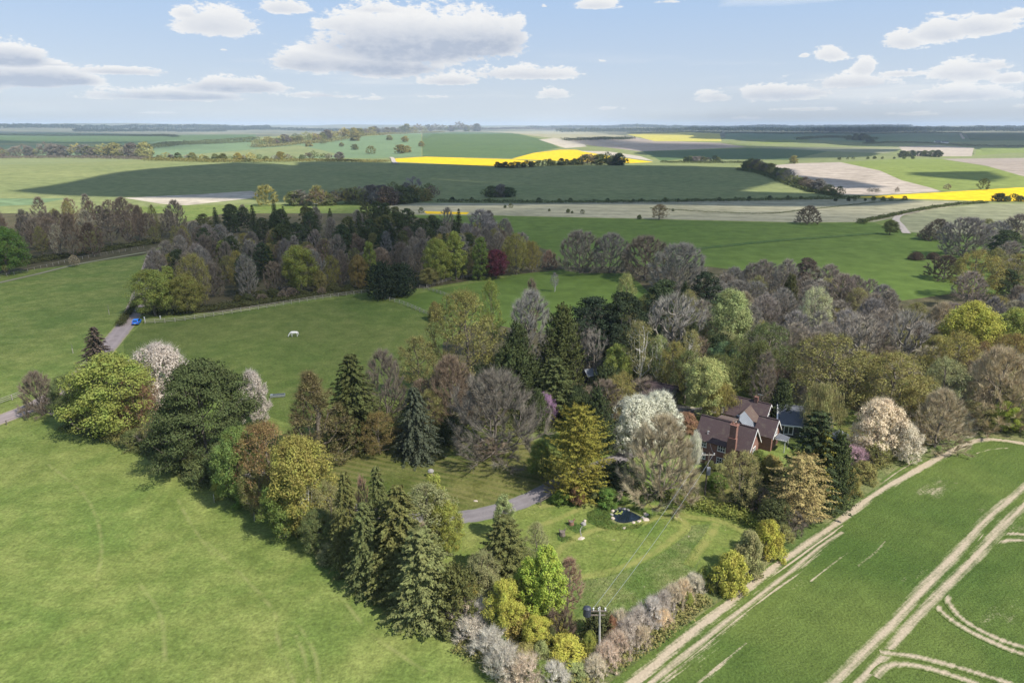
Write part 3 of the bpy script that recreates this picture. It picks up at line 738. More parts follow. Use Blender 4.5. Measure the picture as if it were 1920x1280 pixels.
def skeleton(rng, H, cb, prof, N, R0, trunk_top=0.72, up=1.2, stems=1, tip_r=0.022, expo=0.48, bow=0.10, shell=0.33):
    """limbs that grow from the trunk to N points spread through the crown"""
    t = rng.random(N) ** 0.85
    z = H * (cb + (1 - cb) * t)
    rad = prof(t) * R0 * rng.random(N) ** shell
    a = rng.random(N) * 2 * np.pi
    lump = 1 + 0.13 * np.sin(3 * a + rng.random() * 6) + 0.10 * np.sin(5 * a + rng.random() * 6)
    A = np.stack([np.cos(a) * rad * lump, np.sin(a) * rad * lump, z], 1)
    nodes, par = [], []
    for s in range(stems):
        lean = (rng.random(2) - 0.5) * (0.1 if stems == 1 else 1.0) * R0
        n = 8
        off = np.zeros(2) if stems == 1 else (rng.random(2) - 0.5) * 0.5
        for k in range(n):
            f = k / (n - 1)
            wob = (rng.random(2) - 0.5) * 0.03 * H * (k > 0)
            nodes.append(np.array([off[0] + lean[0] * f + wob[0], off[1] + lean[1] * f + wob[1], H * trunk_top * f]))
            par.append(len(nodes) - 2 if k > 0 else -1)
    plen = np.zeros(len(Narr) if False else N * 4 + len(nodes) + 4); plen[:len(nodes)] = [n_[2] for n_ in nodes]
    order = np.argsort(np.hypot(A[:, 0], A[:, 1]) + 0.4 * A[:, 2])
    tips = []
    Narr = np.zeros((N * 4 + len(nodes) + 4, 3)); Narr[:len(nodes)] = nodes; cnt = len(nodes)
    for i in order:
        p = A[i]; X = Narr[:cnt]
        d = np.linalg.norm(X - p, axis=1)
        hz = np.hypot(X[:, 0] - p[0], X[:, 1] - p[1])
        pen = np.maximum(0, X[:, 2] - p[2] + 0.45 * hz) * up + (X[:, 2] < H * cb * 0.6) * 2.0 * H * 0.1
        j = int(np.argmin(d + pen + 0.40 * plen[:cnt])); q = X[j]; cur = j
        L = np.linalg.norm(p - q); k = 3 if L > 0.12 * H else 2
        for s in range(1, k + 1):
            f = s / k
            pt = q + (p - q) * f; pt = pt + np.array([0, 0, -bow * L * math.sin(math.pi * f)]) + (rng.random(3) - 0.5) * 0.06 * L * (s < k)
            Narr[cnt] = pt; plen[cnt] = plen[cur] + np.linalg.norm(pt - Narr[cur]); par.append(cur); cur = cnt; cnt += 1
        tips.append(cur)
    X = Narr[:cnt]; par = np.array(par); w = np.zeros(cnt); w[tips] = 1
    for i in range(cnt - 1, -1, -1):
        if par[i] >= 0: w[par[i]] += w[i]
    rad = tip_r * np.maximum(w, 0.6) ** expo
    return X, par, rad, np.array(tips)

def tubes(X, par, rad, minr=0.0, sides=4):
    idx = np.array([i for i in range(len(X)) if par[i] >= 0 and rad[i] > minr])
    if len(idx) == 0: return np.zeros((0, 3)), np.zeros((0, 4), int)
    a, b = X[par[idx]], X[idx]; ra, rb = np.minimum(rad[par[idx]], rad[idx] * 1.6), rad[idx]
    d = norm(b - a); ref = np.where(np.abs(d[:, 2:3]) > 0.9, np.array([[1.0, 0, 0]]), np.array([[0, 0, 1.0]]))
    u = norm(np.cross(d, ref)); v = np.cross(d, u)
    ang = np.arange(sides) * 2 * np.pi / sides
    ring = u[:, None] * np.cos(ang)[None, :, None] + v[:, None] * np.sin(ang)[None, :, None]
    V = np.concatenate([a[:, None] + ring * ra[:, None, None], b[:, None] + ring * rb[:, None, None]], 1).reshape(-1, 3)
    base = np.arange(len(idx))[:, None] * 2 * sides
    k = np.arange(sides); k2 = (k + 1) % sides
    Q = np.stack([base + k, base + k2, base + sides + k2, base + sides + k], -1).reshape(-1, 4)
    return V, Q

def quads(C, Nrm, a, b, rng, axis=None):
    """small leaf-shaped faces at C facing Nrm; a, b half sizes"""
    n = len(C)
    r = norm(rng.normal(size=(n, 3))) if axis is None else axis
    u = norm(r - Nrm * (r * Nrm).sum(1, keepdims=True)); v = np.cross(Nrm, u)
    a = np.asarray(a).reshape(-1, 1); b = np.asarray(b).reshape(-1, 1)
    V = np.stack([C - u * a, C - v * b + u * a * 0.1, C + u * a, C + v * b + u * a * 0.1], 1).reshape(-1, 3)
    Q = np.arange(n * 4).reshape(-1, 4)
    return V, Q
def slivers(Pb, D, L, wd, rng):
    """twigs: long thin triangles from Pb along D"""
    n = len(Pb); D = norm(D)
    u = norm(np.cross(D, norm(rng.normal(size=(n, 3)))))
    L = np.asarray(L).reshape(-1, 1); wd = np.asarray(wd).reshape(-1, 1)
    V = np.stack([Pb - u * wd, Pb + u * wd, Pb + D * L], 1).reshape(-1, 3)
    return V, np.arange(n * 3).reshape(-1, 3)

def merge(parts):
    Vs, out, o = [], {}, 0
    for V, Fc in parts:
        if len(V) == 0: continue
        Vs.append(V); out.setdefault(Fc.shape[1], []).append(Fc + o); o += len(V)
    return np.concatenate(Vs), [np.concatenate(v) for v in out.values()]

def clump_leaves(rng, tips, dirs, per, rc, size, flat=0.8, outw=0.9, centre=None):
    n = len(tips) * per
    off = norm(rng.normal(size=(n, 3))) * (rng.random(n) ** 0.33)[:, None] * rc
    off[:, 2] *= flat
    C = np.repeat(tips, per, 0) + off
    Nn = norm(norm(off) * outw + np.array([0, 0, 0.45]) + rng.normal(size=(n, 3)) * 0.55 + np.repeat(dirs, per, 0) * 0.5)
    s = size * (0.6 + 0.8 * rng.random(n))
    return quads(C, Nn, s, s * 0.62, rng)

P_ROUND = lambda t: np.sqrt(np.maximum(0.02, 1 - (1.75 * t - 0.75) ** 2 * np.where(t > 0.43, 1, 0.75)))
P_OVAL = lambda t: np.maximum(0.1, np.sin(np.pi * np.clip(0.12 + 0.86 * t, 0, 1)) ** 0.7)
P_VASE = lambda t: np.maximum(0.12, np.clip(0.25 + 1.2 * t, 0, 1) * np.sqrt(np.maximum(0.02, 1 - np.clip((t - 0.55) / 0.46, 0, 1) ** 2)))
P_CONE = lambda t: np.maximum(0.05, (1 - t) ** 0.8)
P_DOME = lambda t: np.sqrt(np.maximum(0.03, 1 - t * t))
P_COL = lambda t: np.maximum(0.15, np.sin(np.pi * np.clip(0.2 + 0.78 * t, 0, 1)) ** 0.5)

PROTO = {}     # kind -> list of (crown mesh, trunk mesh or None, nominal height, nominal width, crown material, bark material)
def proto(kind, H, W, crown, trunk, cm, tm):
    me = mesh_np(kind + '_crown', *crown); me.materials.append(M[cm])
    tme = None
    if trunk is not None and len(trunk[0]):
        tme = mesh_np(kind + '_trunk', trunk[0], [trunk[1]], smooth=True); tme.materials.append(M[tm])
    PROTO.setdefault(kind, []).append((me, tme, H, W))

def make_bare(kind, seed, H=13.0, Rr=5.0, cb=0.22, prof=P_ROUND, N=170, per=52, tl=1.25, tw=0.020, bark='bark', stems=1, upw=0.45, trunk_top=0.6, thick=0.03):
    rng = np.random.default_rng(seed)
    X, par, rad, tips = skeleton(rng, H, cb, prof, N, Rr, trunk_top, stems=stems, tip_r=thick)
    # twigs sprout all along the outer branches
    outer = np.nonzero((par >= 0) & (rad < thick * 2.2))[0]
    base = rng.choice(outer, size=N * per); f = rng.random(len(base))[:, None]
    Pb = X[par[base]] * (1 - f) + X[base] * f
    D = norm(X[base] - X[par[base]]) * 0.9 + norm(Pb - np.array([0, 0, H * cb])) * 0.5 + rng.normal(size=(len(base), 3)) * 0.55 + np.array([0, 0, upw])
    crown = merge([slivers(Pb, D, tl * (0.4 + 0.9 * rng.random(len(base))), tw * (0.7 + 0.6 * rng.random(len(base))), rng)])
    proto(kind, H, 2 * Rr, crown, tubes(X, par, rad, 0.012, 4), 'twig', bark)

def make_leafy(kind, seed, H=11.0, Rr=4.2, cb=0.16, prof=P_ROUND, N=190, per=48, rc=0.95, size=0.17, mat='leaf', bark='bark', stems=1, twigs=0, trunk_top=0.65, flat=0.8, twl=0.9, **_):
    rng = np.random.default_rng(seed)
    X, par, rad, tips = skeleton(rng, H, cb, prof, N, Rr, trunk_top, stems=stems, tip_r=0.024)
    T = X[tips]; Dd = norm(T - np.array([0, 0, H * (cb + 0.25 * (1 - cb))]))
    parts = [clump_leaves(rng, T, Dd, per, rc * (0.75), size, flat)]
    mids = X[rng.choice(np.nonzero(par >= 0)[0][8:], size=int(N * 0.6))]
    parts.append(clump_leaves(rng, mids, norm(mids - np.array([0, 0, H * .4])), max(4, int(per * 0.35)), rc, size, flat))
    if twigs:
        base = rng.choice(tips, size=N * twigs)
        D = norm(X[base] - X[par[base]]) + rng.normal(size=(len(base), 3)) * 0.6 + np.array([0, 0, 0.5])
        parts.append(slivers(X[base], D, twl * (0.5 + rng.random(len(base))), np.full(len(base), 0.018 * twl), rng))
    proto(kind, H, 2 * Rr, merge(parts), tubes(X, par, rad, 0.016, 4), mat, bark)

def make_bud(kind, seed, **kw):
    """a tree breaking bud: fine twigs with a mist of small new leaves"""
    a = dict(N=190, per=42, rc=1.1, size=0.100, twigs=34); a.update(kw)
    make_leafy(kind, seed, **a)

def make_spruce(kind, seed, H=15.0, Rr=3.6, whorls=30, per=10, seg=54, droop=0.35, prof=P_CONE, base=0.06, size=0.21, flick=0.25, broad=0.42):
    rng = np.random.default_rng(seed)
    Cs, Ns, Ax = [], [], []
    for k in range(whorls):
        t = (k + rng.random() * 0.5) / whorls; z0 = H * (base + (1 - base) * t)
        L0 = prof(np.array([t]))[0] * Rr + 0.25
        n = max(4, int(per * (0.55 + 0.6 * (1 - t)))); a0 = rng.random() * 6.28
        for b in range(n):
            a = a0 + 6.283 * b / n + rng.normal() * 0.15
            L = L0 * (0.72 + 0.42 * rng.random())
            s = rng.random(seg) ** 0.7
            lat = (rng.random(seg) - 0.5) * broad * L * (1.05 - s) * 1.6
            zz = z0 + L * (0.10 * s - droop * s * s + flick * np.maximum(0, s - 0.7) ** 1.3) - 0.10 * np.abs(lat) + rng.normal(size=seg) * 0.06
            d = np.array([math.cos(a), math.sin(a), 0]); e = np.array([-d[1], d[0], 0])
            C = np.outer(s * L, d) + np.outer(lat, e); C[:, 2] = zz
            Cs.append(C)
            slope = np.array([0, 0, 1.0]) + d * 0.45
            Ns.append(norm(slope + rng.normal(size=(seg, 3)) * 0.32)); Ax.append(norm(d + e * np.sign(lat)[:, None] * 0.6 + np.array([0, 0, -0.25]) + rng.normal(size=(seg, 3)) * 0.2))
    C, Nn, A = map(np.concatenate, (Cs, Ns, Ax))
    s = size * (0.6 + 0.7 * rng.random(len(C)))
    tr = tubes(np.array([[0, 0, 0], [0, 0, H * 0.5], [0, 0, H * 0.97]]), np.array([-1, 0, 1]), np.array([0.28, 0.16, 0.03]), 0, 6)
    proto(kind, H, 2 * Rr * 1.05, merge([quads(C, Nn, s, s * 0.42, rng, A)]), tr, 'needle', 'bark')

def make_plume(kind, seed, H=11.0, Rr=4.0, n=520, per=20, prof=P_DOME, plen=1.5, pw=0.36, size=0.17, upb=1.0, base=0.03, lobes=5):
    """cypress or yew: dense upright sprays over the whole body, broken by dark clefts"""
    rng = np.random.default_rng(seed)
    t = rng.random(n); a = rng.random(n) * 2 * np.pi
    ph = rng.random(3) * 6
    lob = 1 + 0.15 * np.sin(lobes * a + ph[0] + 3 * t) + 0.10 * np.sin((lobes + 4) * a + ph[1] - 5 * t)
    rad = prof(t) * Rr * lob * (0.62 + 0.38 * rng.random(n) ** 0.5)
    P0 = np.stack([np.cos(a) * rad, np.sin(a) * rad, H * (base + (0.97 - base) * t)], 1)
    out_ = np.stack([np.cos(a), np.sin(a), np.zeros(n)], 1)
    D = norm(out_ * (0.9 - 0.5 * t)[:, None] + np.array([0, 0, upb]) + rng.normal(size=(n, 3)) * 0.22)
    L = plen * (0.6 + 0.7 * rng.random(n))
    f = rng.random((n, per)); side = rng.normal(size=(n, per, 3)) * pw * (1.0 - 0.75 * f)[..., None] * 0.5
    C = (P0[:, None] + D[:, None] * (f * L[:, None])[..., None] + side).reshape(-1, 3)
    Nn = norm(norm(side.reshape(-1, 3)) * 0.8 + np.repeat(out_, per, 0) * 0.7 + np.array([0, 0, 0.35]) + rng.normal(size=(n * per, 3)) * 0.35)
    A = np.repeat(D, per, 0) + rng.normal(size=(n * per, 3)) * 0.3
    s = size * (0.6 + 0.8 * rng.random(n * per))
    tr = tubes(np.array([[0, 0, 0], [0, 0, H * 0.5], [0, 0, H * 0.9]]), np.array([-1, 0, 1]), np.array([0.3, 0.18, 0.04]), 0, 6)
    # dark inner body of old needles
    ni = int(n * per * 0.25); ti = rng.random(ni); ai = rng.random(ni) * 6.283; ri = prof(ti) * Rr * 0.62 * np.sqrt(rng.random(ni))
    Ci = np.stack([np.cos(ai) * ri, np.sin(ai) * ri, H * (base + (0.95 - base) * ti)], 1)
    proto(kind, H, 2 * Rr * 1.1, merge([quads(C, Nn, s, s * 0.45, rng, A), quads(Ci, norm(rng.normal(size=(ni, 3))), np.full(ni, size * 1.5), np.full(ni, size), rng)]), tr, 'needle', 'bark')

def make_willow(kind, seed, H=9.0, Rr=4.0, N=110, per=46, hang=2.4, size=0.1):
    rng = np.random.default_rng(seed)
    X, par, rad, tips = skeleton(rng, H, 0.35, P_DOME, N, Rr * 0.85, 0.6)
    base = np.repeat(X[tips], per, 0) + rng.normal(size=(N * per, 3)) * 0.35
    L = hang * (0.3 + 0.8 * rng.random(N * per)) * np.clip(base[:, 2] / H * 1.3, 0.3, 1)
    V, T = slivers(base + np.array([0, 0, 0.2]), np.array([[0, 0, -1.0]]) + rng.normal(size=(N * per, 3)) * 0.16, L, np.full(N * per, 0.028), rng)
    f = rng.random(N * per)
    C = base + np.array([0, 0, -1.0]) * (f * L)[:, None]
    q = quads(C, norm(rng.normal(size=(N * per, 3)) + np.array([0, 0, .5])), np.full(N * per, size), np.full(N * per, size * .5), rng)
    proto(kind, H, 2 * Rr, merge([(V, T), q]), tubes(X, par, rad, 0.016), 'leaf', 'bark')

for s in range(4): make_bare('bare', 100 + s, H=13, Rr=5.0, cb=0.12 + 0.05 * (s % 2), N=240, per=76, thick=0.018, tw=0.017)
for s in range(2): make_bare('spreading', 110 + s, H=10, Rr=6.4, cb=0.10, prof=P_DOME, N=340, per=64, trunk_top=0.45, thick=0.020, upw=0.5, tl=1.2, tw=0.017)
for s in range(2): make_bare('fuzzy', 115 + s, H=10, Rr=5.6, cb=0.06, prof=P_DOME if s else P_ROUND, N=430, per=80, trunk_top=0.5, thick=0.016, upw=0.4, tl=1.05, tw=0.016)
for s in range(2): make_bare('talltwig', 120 + s, H=17, Rr=3.8, cb=0.12, prof=P_OVAL, N=230, per=66, trunk_top=0.8, thick=0.016, tw=0.017)
for s in range(2): make_bare('vase', 125 + s, H=9, Rr=4.0, cb=0.38, prof=P_VASE, N=110, per=42, thick=0.04)
for s in range(3): make_bare('scrub', 130 + s, H=4.0, Rr=2.4, cb=0.05, prof=P_DOME, N=110, per=60, tl=0.8, tw=0.014, stems=4, trunk_top=0.35, thick=0.014)
for s in range(4): make_bud('bud', 140 + s, H=12, Rr=4.8, cb=0.14, prof=P_ROUND)
for s in range(2): make_bud('budtall', 150 + s, H=15, Rr=3.6, cb=0.2, prof=P_OVAL, N=150, trunk_top=0.8)
for s in range(1): make_bud('larch', 156 + s, H=14, Rr=4.8, cb=0.04, prof=lambda t: np.maximum(0.05, 1 - t) ** 0.78, N=330, per=26, size=0.085, twigs=40, trunk_top=0.96, rc=0.8)
for s in range(4): make_leafy('leafy', 160 + s, H=11, Rr=4.4, N=200, per=110, size=0.112, rc=1.2)
for s in range(2): make_leafy('leafytall', 166 + s, H=13, Rr=3.2, prof=P_COL, cb=0.05, N=180, per=70, size=0.14, trunk_top=0.85)
for s in range(3): make_leafy('shrub', 170 + s, H=3.2, Rr=2.0, cb=0.0, prof=P_DOME, N=120, per=105, rc=0.60, size=0.074, stems=3, trunk_top=0.4)
for s in range(2): make_leafy('blossom', 176 + s, H=8, Rr=4.2, cb=0.12, prof=P_DOME, N=200, per=44, rc=0.8, size=0.12, mat='petal', twigs=24, stems=2, trunk_top=0.45)
for s in range(3): make_leafy('blackthorn', 180 + s, H=3.2, Rr=2.3, cb=0.0, prof=P_DOME, N=90, per=46, rc=0.36, size=0.070, mat='petal', twigs=44, stems=4, trunk_top=0.35)
for s in range(4): make_spruce('spruce', 190 + 17 * s, flick=0.2 + .12 * s, droop=0.28 + .05 * s, broad=.38 + .06 * s, H=15, Rr=4.6, per=12, seg=60, prof=lambda t: np.maximum(0.04, (1 - t) ** 0.68))
make_spruce('bluespruce', 195, H=11, Rr=4.6, per=13, seg=60, prof=lambda t: np.maximum(0.04, (1 - t) ** 0.7), whorls=24, droop=0.42, base=0.03, size=0.19)
make_spruce('tallfir', 196, H=17, Rr=3.4, whorls=34, per=9, droop=0.5, broad=0.3)
make_spruce('shaggy', 197, H=13, Rr=4.0, whorls=22, per=11, seg=85, size=0.17, droop=0.25, flick=0.6, broad=0.6, prof=lambda t: np.maximum(0.08, (1 - t) ** 0.55))
for s in range(2): make_plume('cypress', 200 + s, H=13, Rr=3.6, prof=lambda t: np.maximum(0.06, (1 - t ** 1.5) ** 0.75), n=620)
make_spruce('goldcypress', 204, H=14, Rr=4.9, whorls=30, per=14, seg=66, droop=0.10, flick=0.75, broad=0.34, base=0.02, size=0.155, prof=lambda t: np.maximum(0.05, np.sqrt(np.maximum(0, 1 - np.abs(t - 0.2) ** 2.3 * 1.66))))
make_spruce('goldconifer', 208, H=11, Rr=5.0, whorls=16, per=12, seg=95, droop=0.18, flick=0.5, broad=0.5, base=0.12, size=0.15, prof=lambda t: np.sqrt(np.maximum(0.03, 1 - np.abs(1.6 * t - 0.6) ** 2.2)))
make_plume('yew', 205, H=8, Rr=4.0, prof=P_DOME, n=520, plen=1.0, upb=0.5)
make_plume('yew', 206, H=8, Rr=4.0, prof=P_ROUND, n=520, plen=1.1, upb=0.4)
for s in range(2): make_leafy('pine', 210 + s, H=14, Rr=5.0, cb=0.18, prof=P_ROUND, N=150, per=70, rc=1.25, size=0.17, mat='needle', flat=0.5, trunk_top=0.75)
make_leafy('bigpine', 214, H=14, Rr=8.0, cb=0.04, prof=lambda t: np.sqrt(np.maximum(0.02, 1 - t ** 2.2)), N=300, per=150, rc=1.8, size=0.135, mat='needle', flat=0.34, trunk_top=0.8)
make_bud('birch', 220, H=13, Rr=3.6, cb=0.3, prof=P_OVAL, N=120, per=22, size=0.10, bark='bark_birch', stems=3, trunk_top=0.85, twigs=30)
make_bare('palebare', 222, H=11, Rr=4.2, cb=0.2, prof=P_VASE, N=150, per=36, bark='bark_pale', thick=0.045, tw=0.022)
make_willow('willow', 224); make_willow('willow', 225, H=10, Rr=3.6)
# small far ones: light meshes
make_leafy('farleafy', 230, H=10, Rr=4.9, cb=0.0, N=80, per=44, rc=1.8, size=0.34)
make_leafy('farleafy', 231, H=10, Rr=5.0, cb=0.02, N=80, per=44, rc=1.7, size=0.34)
make_bare('farleafy', 233, H=10, Rr=5.0, cb=0.05, N=110, per=60, tw=0.04, tl=1.5, thick=0.04)
make_bare('farbare', 232, H=11, Rr=5.0, cb=0.2, N=90, per=34, tw=0.045, tl=1.8, thick=0.06)

KINDS = {  # kind -> object name, category, word in automatic labels
 'bare': ('bare_tree', 'tree', 'leafless tree'), 'spreading': ('spreading_tree', 'tree', 'wide leafless tree'), 'talltwig': ('tall_bare_tree', 'tree', 'tall slender leafless tree'),
 'vase': ('pollard_tree', 'tree', 'leafless vase-shaped tree'), 'scrub': ('bare_shrub', 'shrub', 'leafless shrub'), 'bud': ('budding_tree', 'tree', 'budding tree'),
 'budtall': ('tall_budding_tree', 'tree', 'tall budding tree'), 'larch': ('larch_tree', 'tree', 'conical budding larch'), 'leafy': ('leafy_tree', 'tree', 'leafy round tree'),
 'leafytall': ('upright_tree', 'tree', 'leafy upright tree'), 'shrub': ('shrub', 'shrub', 'leafy shrub'), 'blossom': ('blossom_tree', 'tree', 'blossoming tree'),
 'blackthorn': ('blackthorn_bush', 'bush', 'flowering blackthorn bush'), 'spruce': ('spruce_tree', 'conifer', 'layered spruce'), 'bluespruce': ('blue_spruce_tree', 'conifer', 'blue spruce'),
 'tallfir': ('fir_tree', 'conifer', 'narrow fir'), 'shaggy': ('shaggy_conifer_tree', 'conifer', 'shaggy conifer'), 'cypress': ('cypress_tree', 'conifer', 'dense cypress'),
 'goldcypress': ('golden_cypress_tree', 'conifer', 'golden cypress'), 'yew': ('yew_tree', 'conifer', 'rounded evergreen'), 'pine': ('pine_tree', 'conifer', 'pine'),
 'fuzzy': ('twiggy_tree', 'tree', 'dense-twigged leafless tree'), 'goldconifer': ('golden_conifer_tree', 'conifer', 'golden conifer'), 'bigpine': ('spreading_pine_tree', 'conifer', 'broad dark pine'), 'birch': ('birch_tree', 'tree', 'white-stemmed birch'), 'palebare': ('pale_bare_tree', 'tree', 'pale-limbed leafless tree'),
 'willow': ('willow_tree', 'tree', 'weeping willow'), 'farleafy': ('field_tree', 'tree', 'round tree'), 'farbare': ('field_bare_tree', 'tree', 'twiggy tree')}
TINT = {  # linear albedo
 'meadowblade': (0.155, 0.215, 0.055),
 'umber': (0.126, 0.108, 0.083), 'larchbrown': (0.150, 0.130, 0.060),
 'grey': (0.165, 0.146, 0.117), 'mauve': (0.174, 0.151, 0.129), 'brown': (0.142, 0.112, 0.08), 'darkbrown': (0.098, 0.073, 0.053), 'buff': (0.252, 0.217, 0.147),
 'silver': (0.205, 0.184, 0.152), 'rust': (0.215, 0.125, 0.072), 'redbrown': (0.21, 0.145, 0.108),
 'lime': (0.25, 0.31, 0.055), 'yellowgreen': (0.215, 0.235, 0.058), 'yellow': (0.32, 0.3, 0.06), 'gold': (0.215, 0.198, 0.055), 'olive': (0.205, 0.188, 0.068), 'oliveyellow': (0.245, 0.215, 0.068),
 'green': (0.10, 0.155, 0.035), 'midgreen': (0.125, 0.165, 0.045), 'dull': (0.112, 0.128, 0.048), 'palegreen': (0.26, 0.28, 0.11), 'paleolive': (0.24, 0.23, 0.102), 'teal': (0.12, 0.18, 0.085),
 'bronze': (0.2, 0.138, 0.062), 'orange': (0.2, 0.15, 0.055), 'dark': (0.046, 0.060, 0.027), 'darkest': (0.030, 0.040, 0.022), 'darkolive': (0.084, 0.088, 0.034), 'blue': (0.06, 0.071, 0.046),
 'goldneedle': (0.15, 0.14, 0.03), 'tan': (0.27, 0.213, 0.088), 'paleneedle': (0.138, 0.143, 0.052), 'oliveneedle': (0.092, 0.098, 0.035), 'greenneedle': (0.066, 0.078, 0.029),
 'white': (0.5, 0.51, 0.42), 'pinkwhite': (0.46, 0.4, 0.335), 'creamwhite': (0.52, 0.455, 0.34), 'pink': (0.33, 0.2, 0.28), 'lilac': (0.4, 0.29, 0.33), 'greywhite': (0.5, 0.445, 0.36), 'crimson': (0.12, 0.036, 0.046), 'ivory': (0.44, 0.43, 0.24)}
WORDS = {'umber': 'grey-brown', 'larchbrown': 'brown', 'grey': 'grey', 'mauve': 'mauve-grey', 'brown': 'brown', 'darkbrown': 'dark brown', 'buff': 'buff', 'silver': 'pale grey', 'rust': 'rusty', 'redbrown': 'reddish brown', 'lime': 'bright lime green',
 'yellowgreen': 'yellow-green', 'yellow': 'bright yellow', 'gold': 'golden', 'olive': 'olive', 'oliveyellow': 'yellowish olive', 'green': 'green', 'midgreen': 'mid green', 'dull': 'dull green', 'palegreen': 'pale green',
 'paleolive': 'pale olive', 'teal': 'blue-green', 'bronze': 'bronze', 'orange': 'orange', 'dark': 'dark', 'darkest': 'almost black', 'darkolive': 'dark olive', 'blue': 'blue-grey', 'goldneedle': 'golden', 'tan': 'tan gold',
 'paleneedle': 'pale green', 'oliveneedle': 'olive', 'greenneedle': 'deep green', 'white': 'white', 'pinkwhite': 'pinkish white', 'creamwhite': 'cream', 'pink': 'pink', 'lilac': 'lilac', 'greywhite': 'greyish white', 'crimson': 'crimson', 'ivory': 'ivory'}

TK = 1.3
TREES = []     # every plant placed: dict(root, kind, tint, label, px, py, lm)
trng = random.Random(11)
def T(kind, x, ytop, w, H=None, tint='green', label=None, ybase=None, lm=None, group=None, pick=None, far=False, auto=None, vary=0.12):
    """a plant whose crown top is seen at (x, ytop), w photo pixels wide; either its height H or the foot's row ybase is given"""
    if ybase is not None:
        p = at(x, ybase); _, _, dep = project(p)
        # height from the two rows, along the ray through the top at this distance
        d = pix_dir(x, ytop); hr = math.hypot(d[0], d[1]); r = math.hypot(p.x, p.y)
        H = max(0.6, CAM_H + r * d[2] / hr - p.z)
    else:
        p = at(x, ytop, H * 0.97)
        _, _, dep = project(p)
    W = w * dep / F
    ps = PROTO[kind]; me, tme, h0, w0 = ps[trng.randrange(len(ps)) if pick is None else pick % len(ps)]
    nm, cat, word = KINDS[kind]
    rz = trng.random() * 6.283
    if kind in ('spruce', 'bluespruce', 'tallfir', 'shaggy', 'larch', 'goldcypress'): W *= 1.22
    sx = W / w0; sz = H / h0
    c = TINT[tint]; k = (TK * 1.34 if kind in ('bare', 'fuzzy', 'spreading', 'talltwig', 'palebare', 'vase', 'scrub', 'farbare') else TK) + (trng.random() - 0.5) * 2 * vary; h = (trng.random() - 0.5) * vary
    colr = (min(1, c[0] * k * (1 + h)), min(1, c[1] * k), min(1, c[2] * k * (1 - h)), 1)
    if far:
        o = bpy.data.objects.new(nm, me); COL.objects.link(o); o.location = p; o.rotation_euler = (0, 0, rz); o.scale = (sx, sx, sz); o.color = colr
        root = o
    else:
        root = empty(nm, p, rz, (sx, sx * trng.uniform(.9, 1.1), sz))
        root.rotation_euler = (trng.uniform(-.05, .05), trng.uniform(-.05, .05), rz)
        cr = bpy.data.objects.new('crown', me); COL.objects.link(cr); cr.parent = root; cr.color = colr
        if tme is not None:
            tr = bpy.data.objects.new('trunk', tme); COL.objects.link(tr); tr.parent = root
    tag(root, label, cat, group)
    TREES.append(dict(root=root, kind=kind, tint=tint, label=label, x=x, y=ytop, w=w, lm=lm, group=group, H=H, auto=auto, gx=p.x, gy=p.y, W=W))
    return root
# ------------------------------------------------------------------ plants one by one (crown apex column, apex row, width in the photo, ...)
# belt along the lower meadow, from the near corner up to the lane
G_BT = 'flowering blackthorns at the corner of the garden'
for x, y, w, H, lab in [
    (868,1126,58,3.4,'greyish white blackthorn at the upper end of the flowering clump by the meadow'),(905,1136,52,3.0,'greyish white blackthorn under the bright yellow-green tree, second along its clump'),
    (888,1165,58,3.0,'greyish white blackthorn with the bare meadow directly on its left, mid clump'),(922,1190,62,3.1,'greyish white blackthorn below the bronze-olive bush, lower part of its clump'),
    (945,1218,60,3.0,'greyish white blackthorn at the lower end of the clump along the meadow'),(985,1240,56,2.6,'dusty white blackthorn mixed with olive shoots at the bottom edge of the picture'),
    (1040,1252,50,2.2,'dusty white blackthorn at the very bottom, under the yellow bush')]:
    T('blackthorn', x, y, w * 1.28, H * (1.1 if x % 2 else .9), 'greywhite', lab, group=G_BT)
G_BH = 'flowering blackthorns along the field margin'
bh = [(1140,1212,52,2.6),(1118,1236,46,2.2),(1160,1192,54,2.8),(1180,1170,52,2.9),(1200,1150,54,2.9),(1222,1132,54,3.0),(1244,1118,52,3.0),(1262,1102,48,2.9),(1282,1092,44,2.8),(1303,1080,40,2.4),(1160,1150,44,2.6),(1205,1180,44,2.0),(1242,1148,44,2.0)]
bl = ['dusty pinkish blackthorn just right of the near pole, lower one','dusty pinkish blackthorn at the foot of the near pole, lowest of the margin row','dusty pinkish blackthorn right of the near pole, with a white spray below it',
      'dusty pinkish blackthorn fourth up the margin row from the near pole','dusty pinkish blackthorn halfway along the margin row','dusty pinkish blackthorn above the middle of the margin row','dusty pinkish blackthorn with a yellow bush hard on its lower right',
      'dusty pinkish blackthorn two below the top of the margin row','dusty pinkish blackthorn one below the top of the margin row','dusty pinkish blackthorn ending the margin row beside the small yellow bush',
      'dusty pinkish blackthorn on the garden side, next to the dark bush behind the pole','low dusty blackthorn on the field side of the margin row, nearer the pole','low dusty blackthorn on the field side of the margin row, beside the yellow bush']
for (x, y, w, H), lab in zip(bh, bl): T('blackthorn', x, y, w, H, 'pinkwhite' if w > 50 else 'creamwhite', lab, group=G_BH, vary=.18)
T('leafy',948,1092,74,None,'yellow','bright yellow-green round tree directly above the greyish blackthorn clump',1192,lm='the bright yellow-green round tree by the blackthorns')
T('leafytall',1030,1032,66,None,'lime','bright lime tree standing tallest beside the garden meadow near the corner',1180,lm='the bright lime tree')
T('leafytall',1000,1052,60,None,'lime','bright lime tree, lower neighbour on the left of the tallest lime tree',1178)
T('leafy',975,1068,44,None,'yellowgreen','small yellow-green tree between the pale shrub and the two bright lime trees',1160)
T('shrub',975,1126,94,4.0,'oliveyellow','olive-yellow bush below the round bright yellow-green tree')
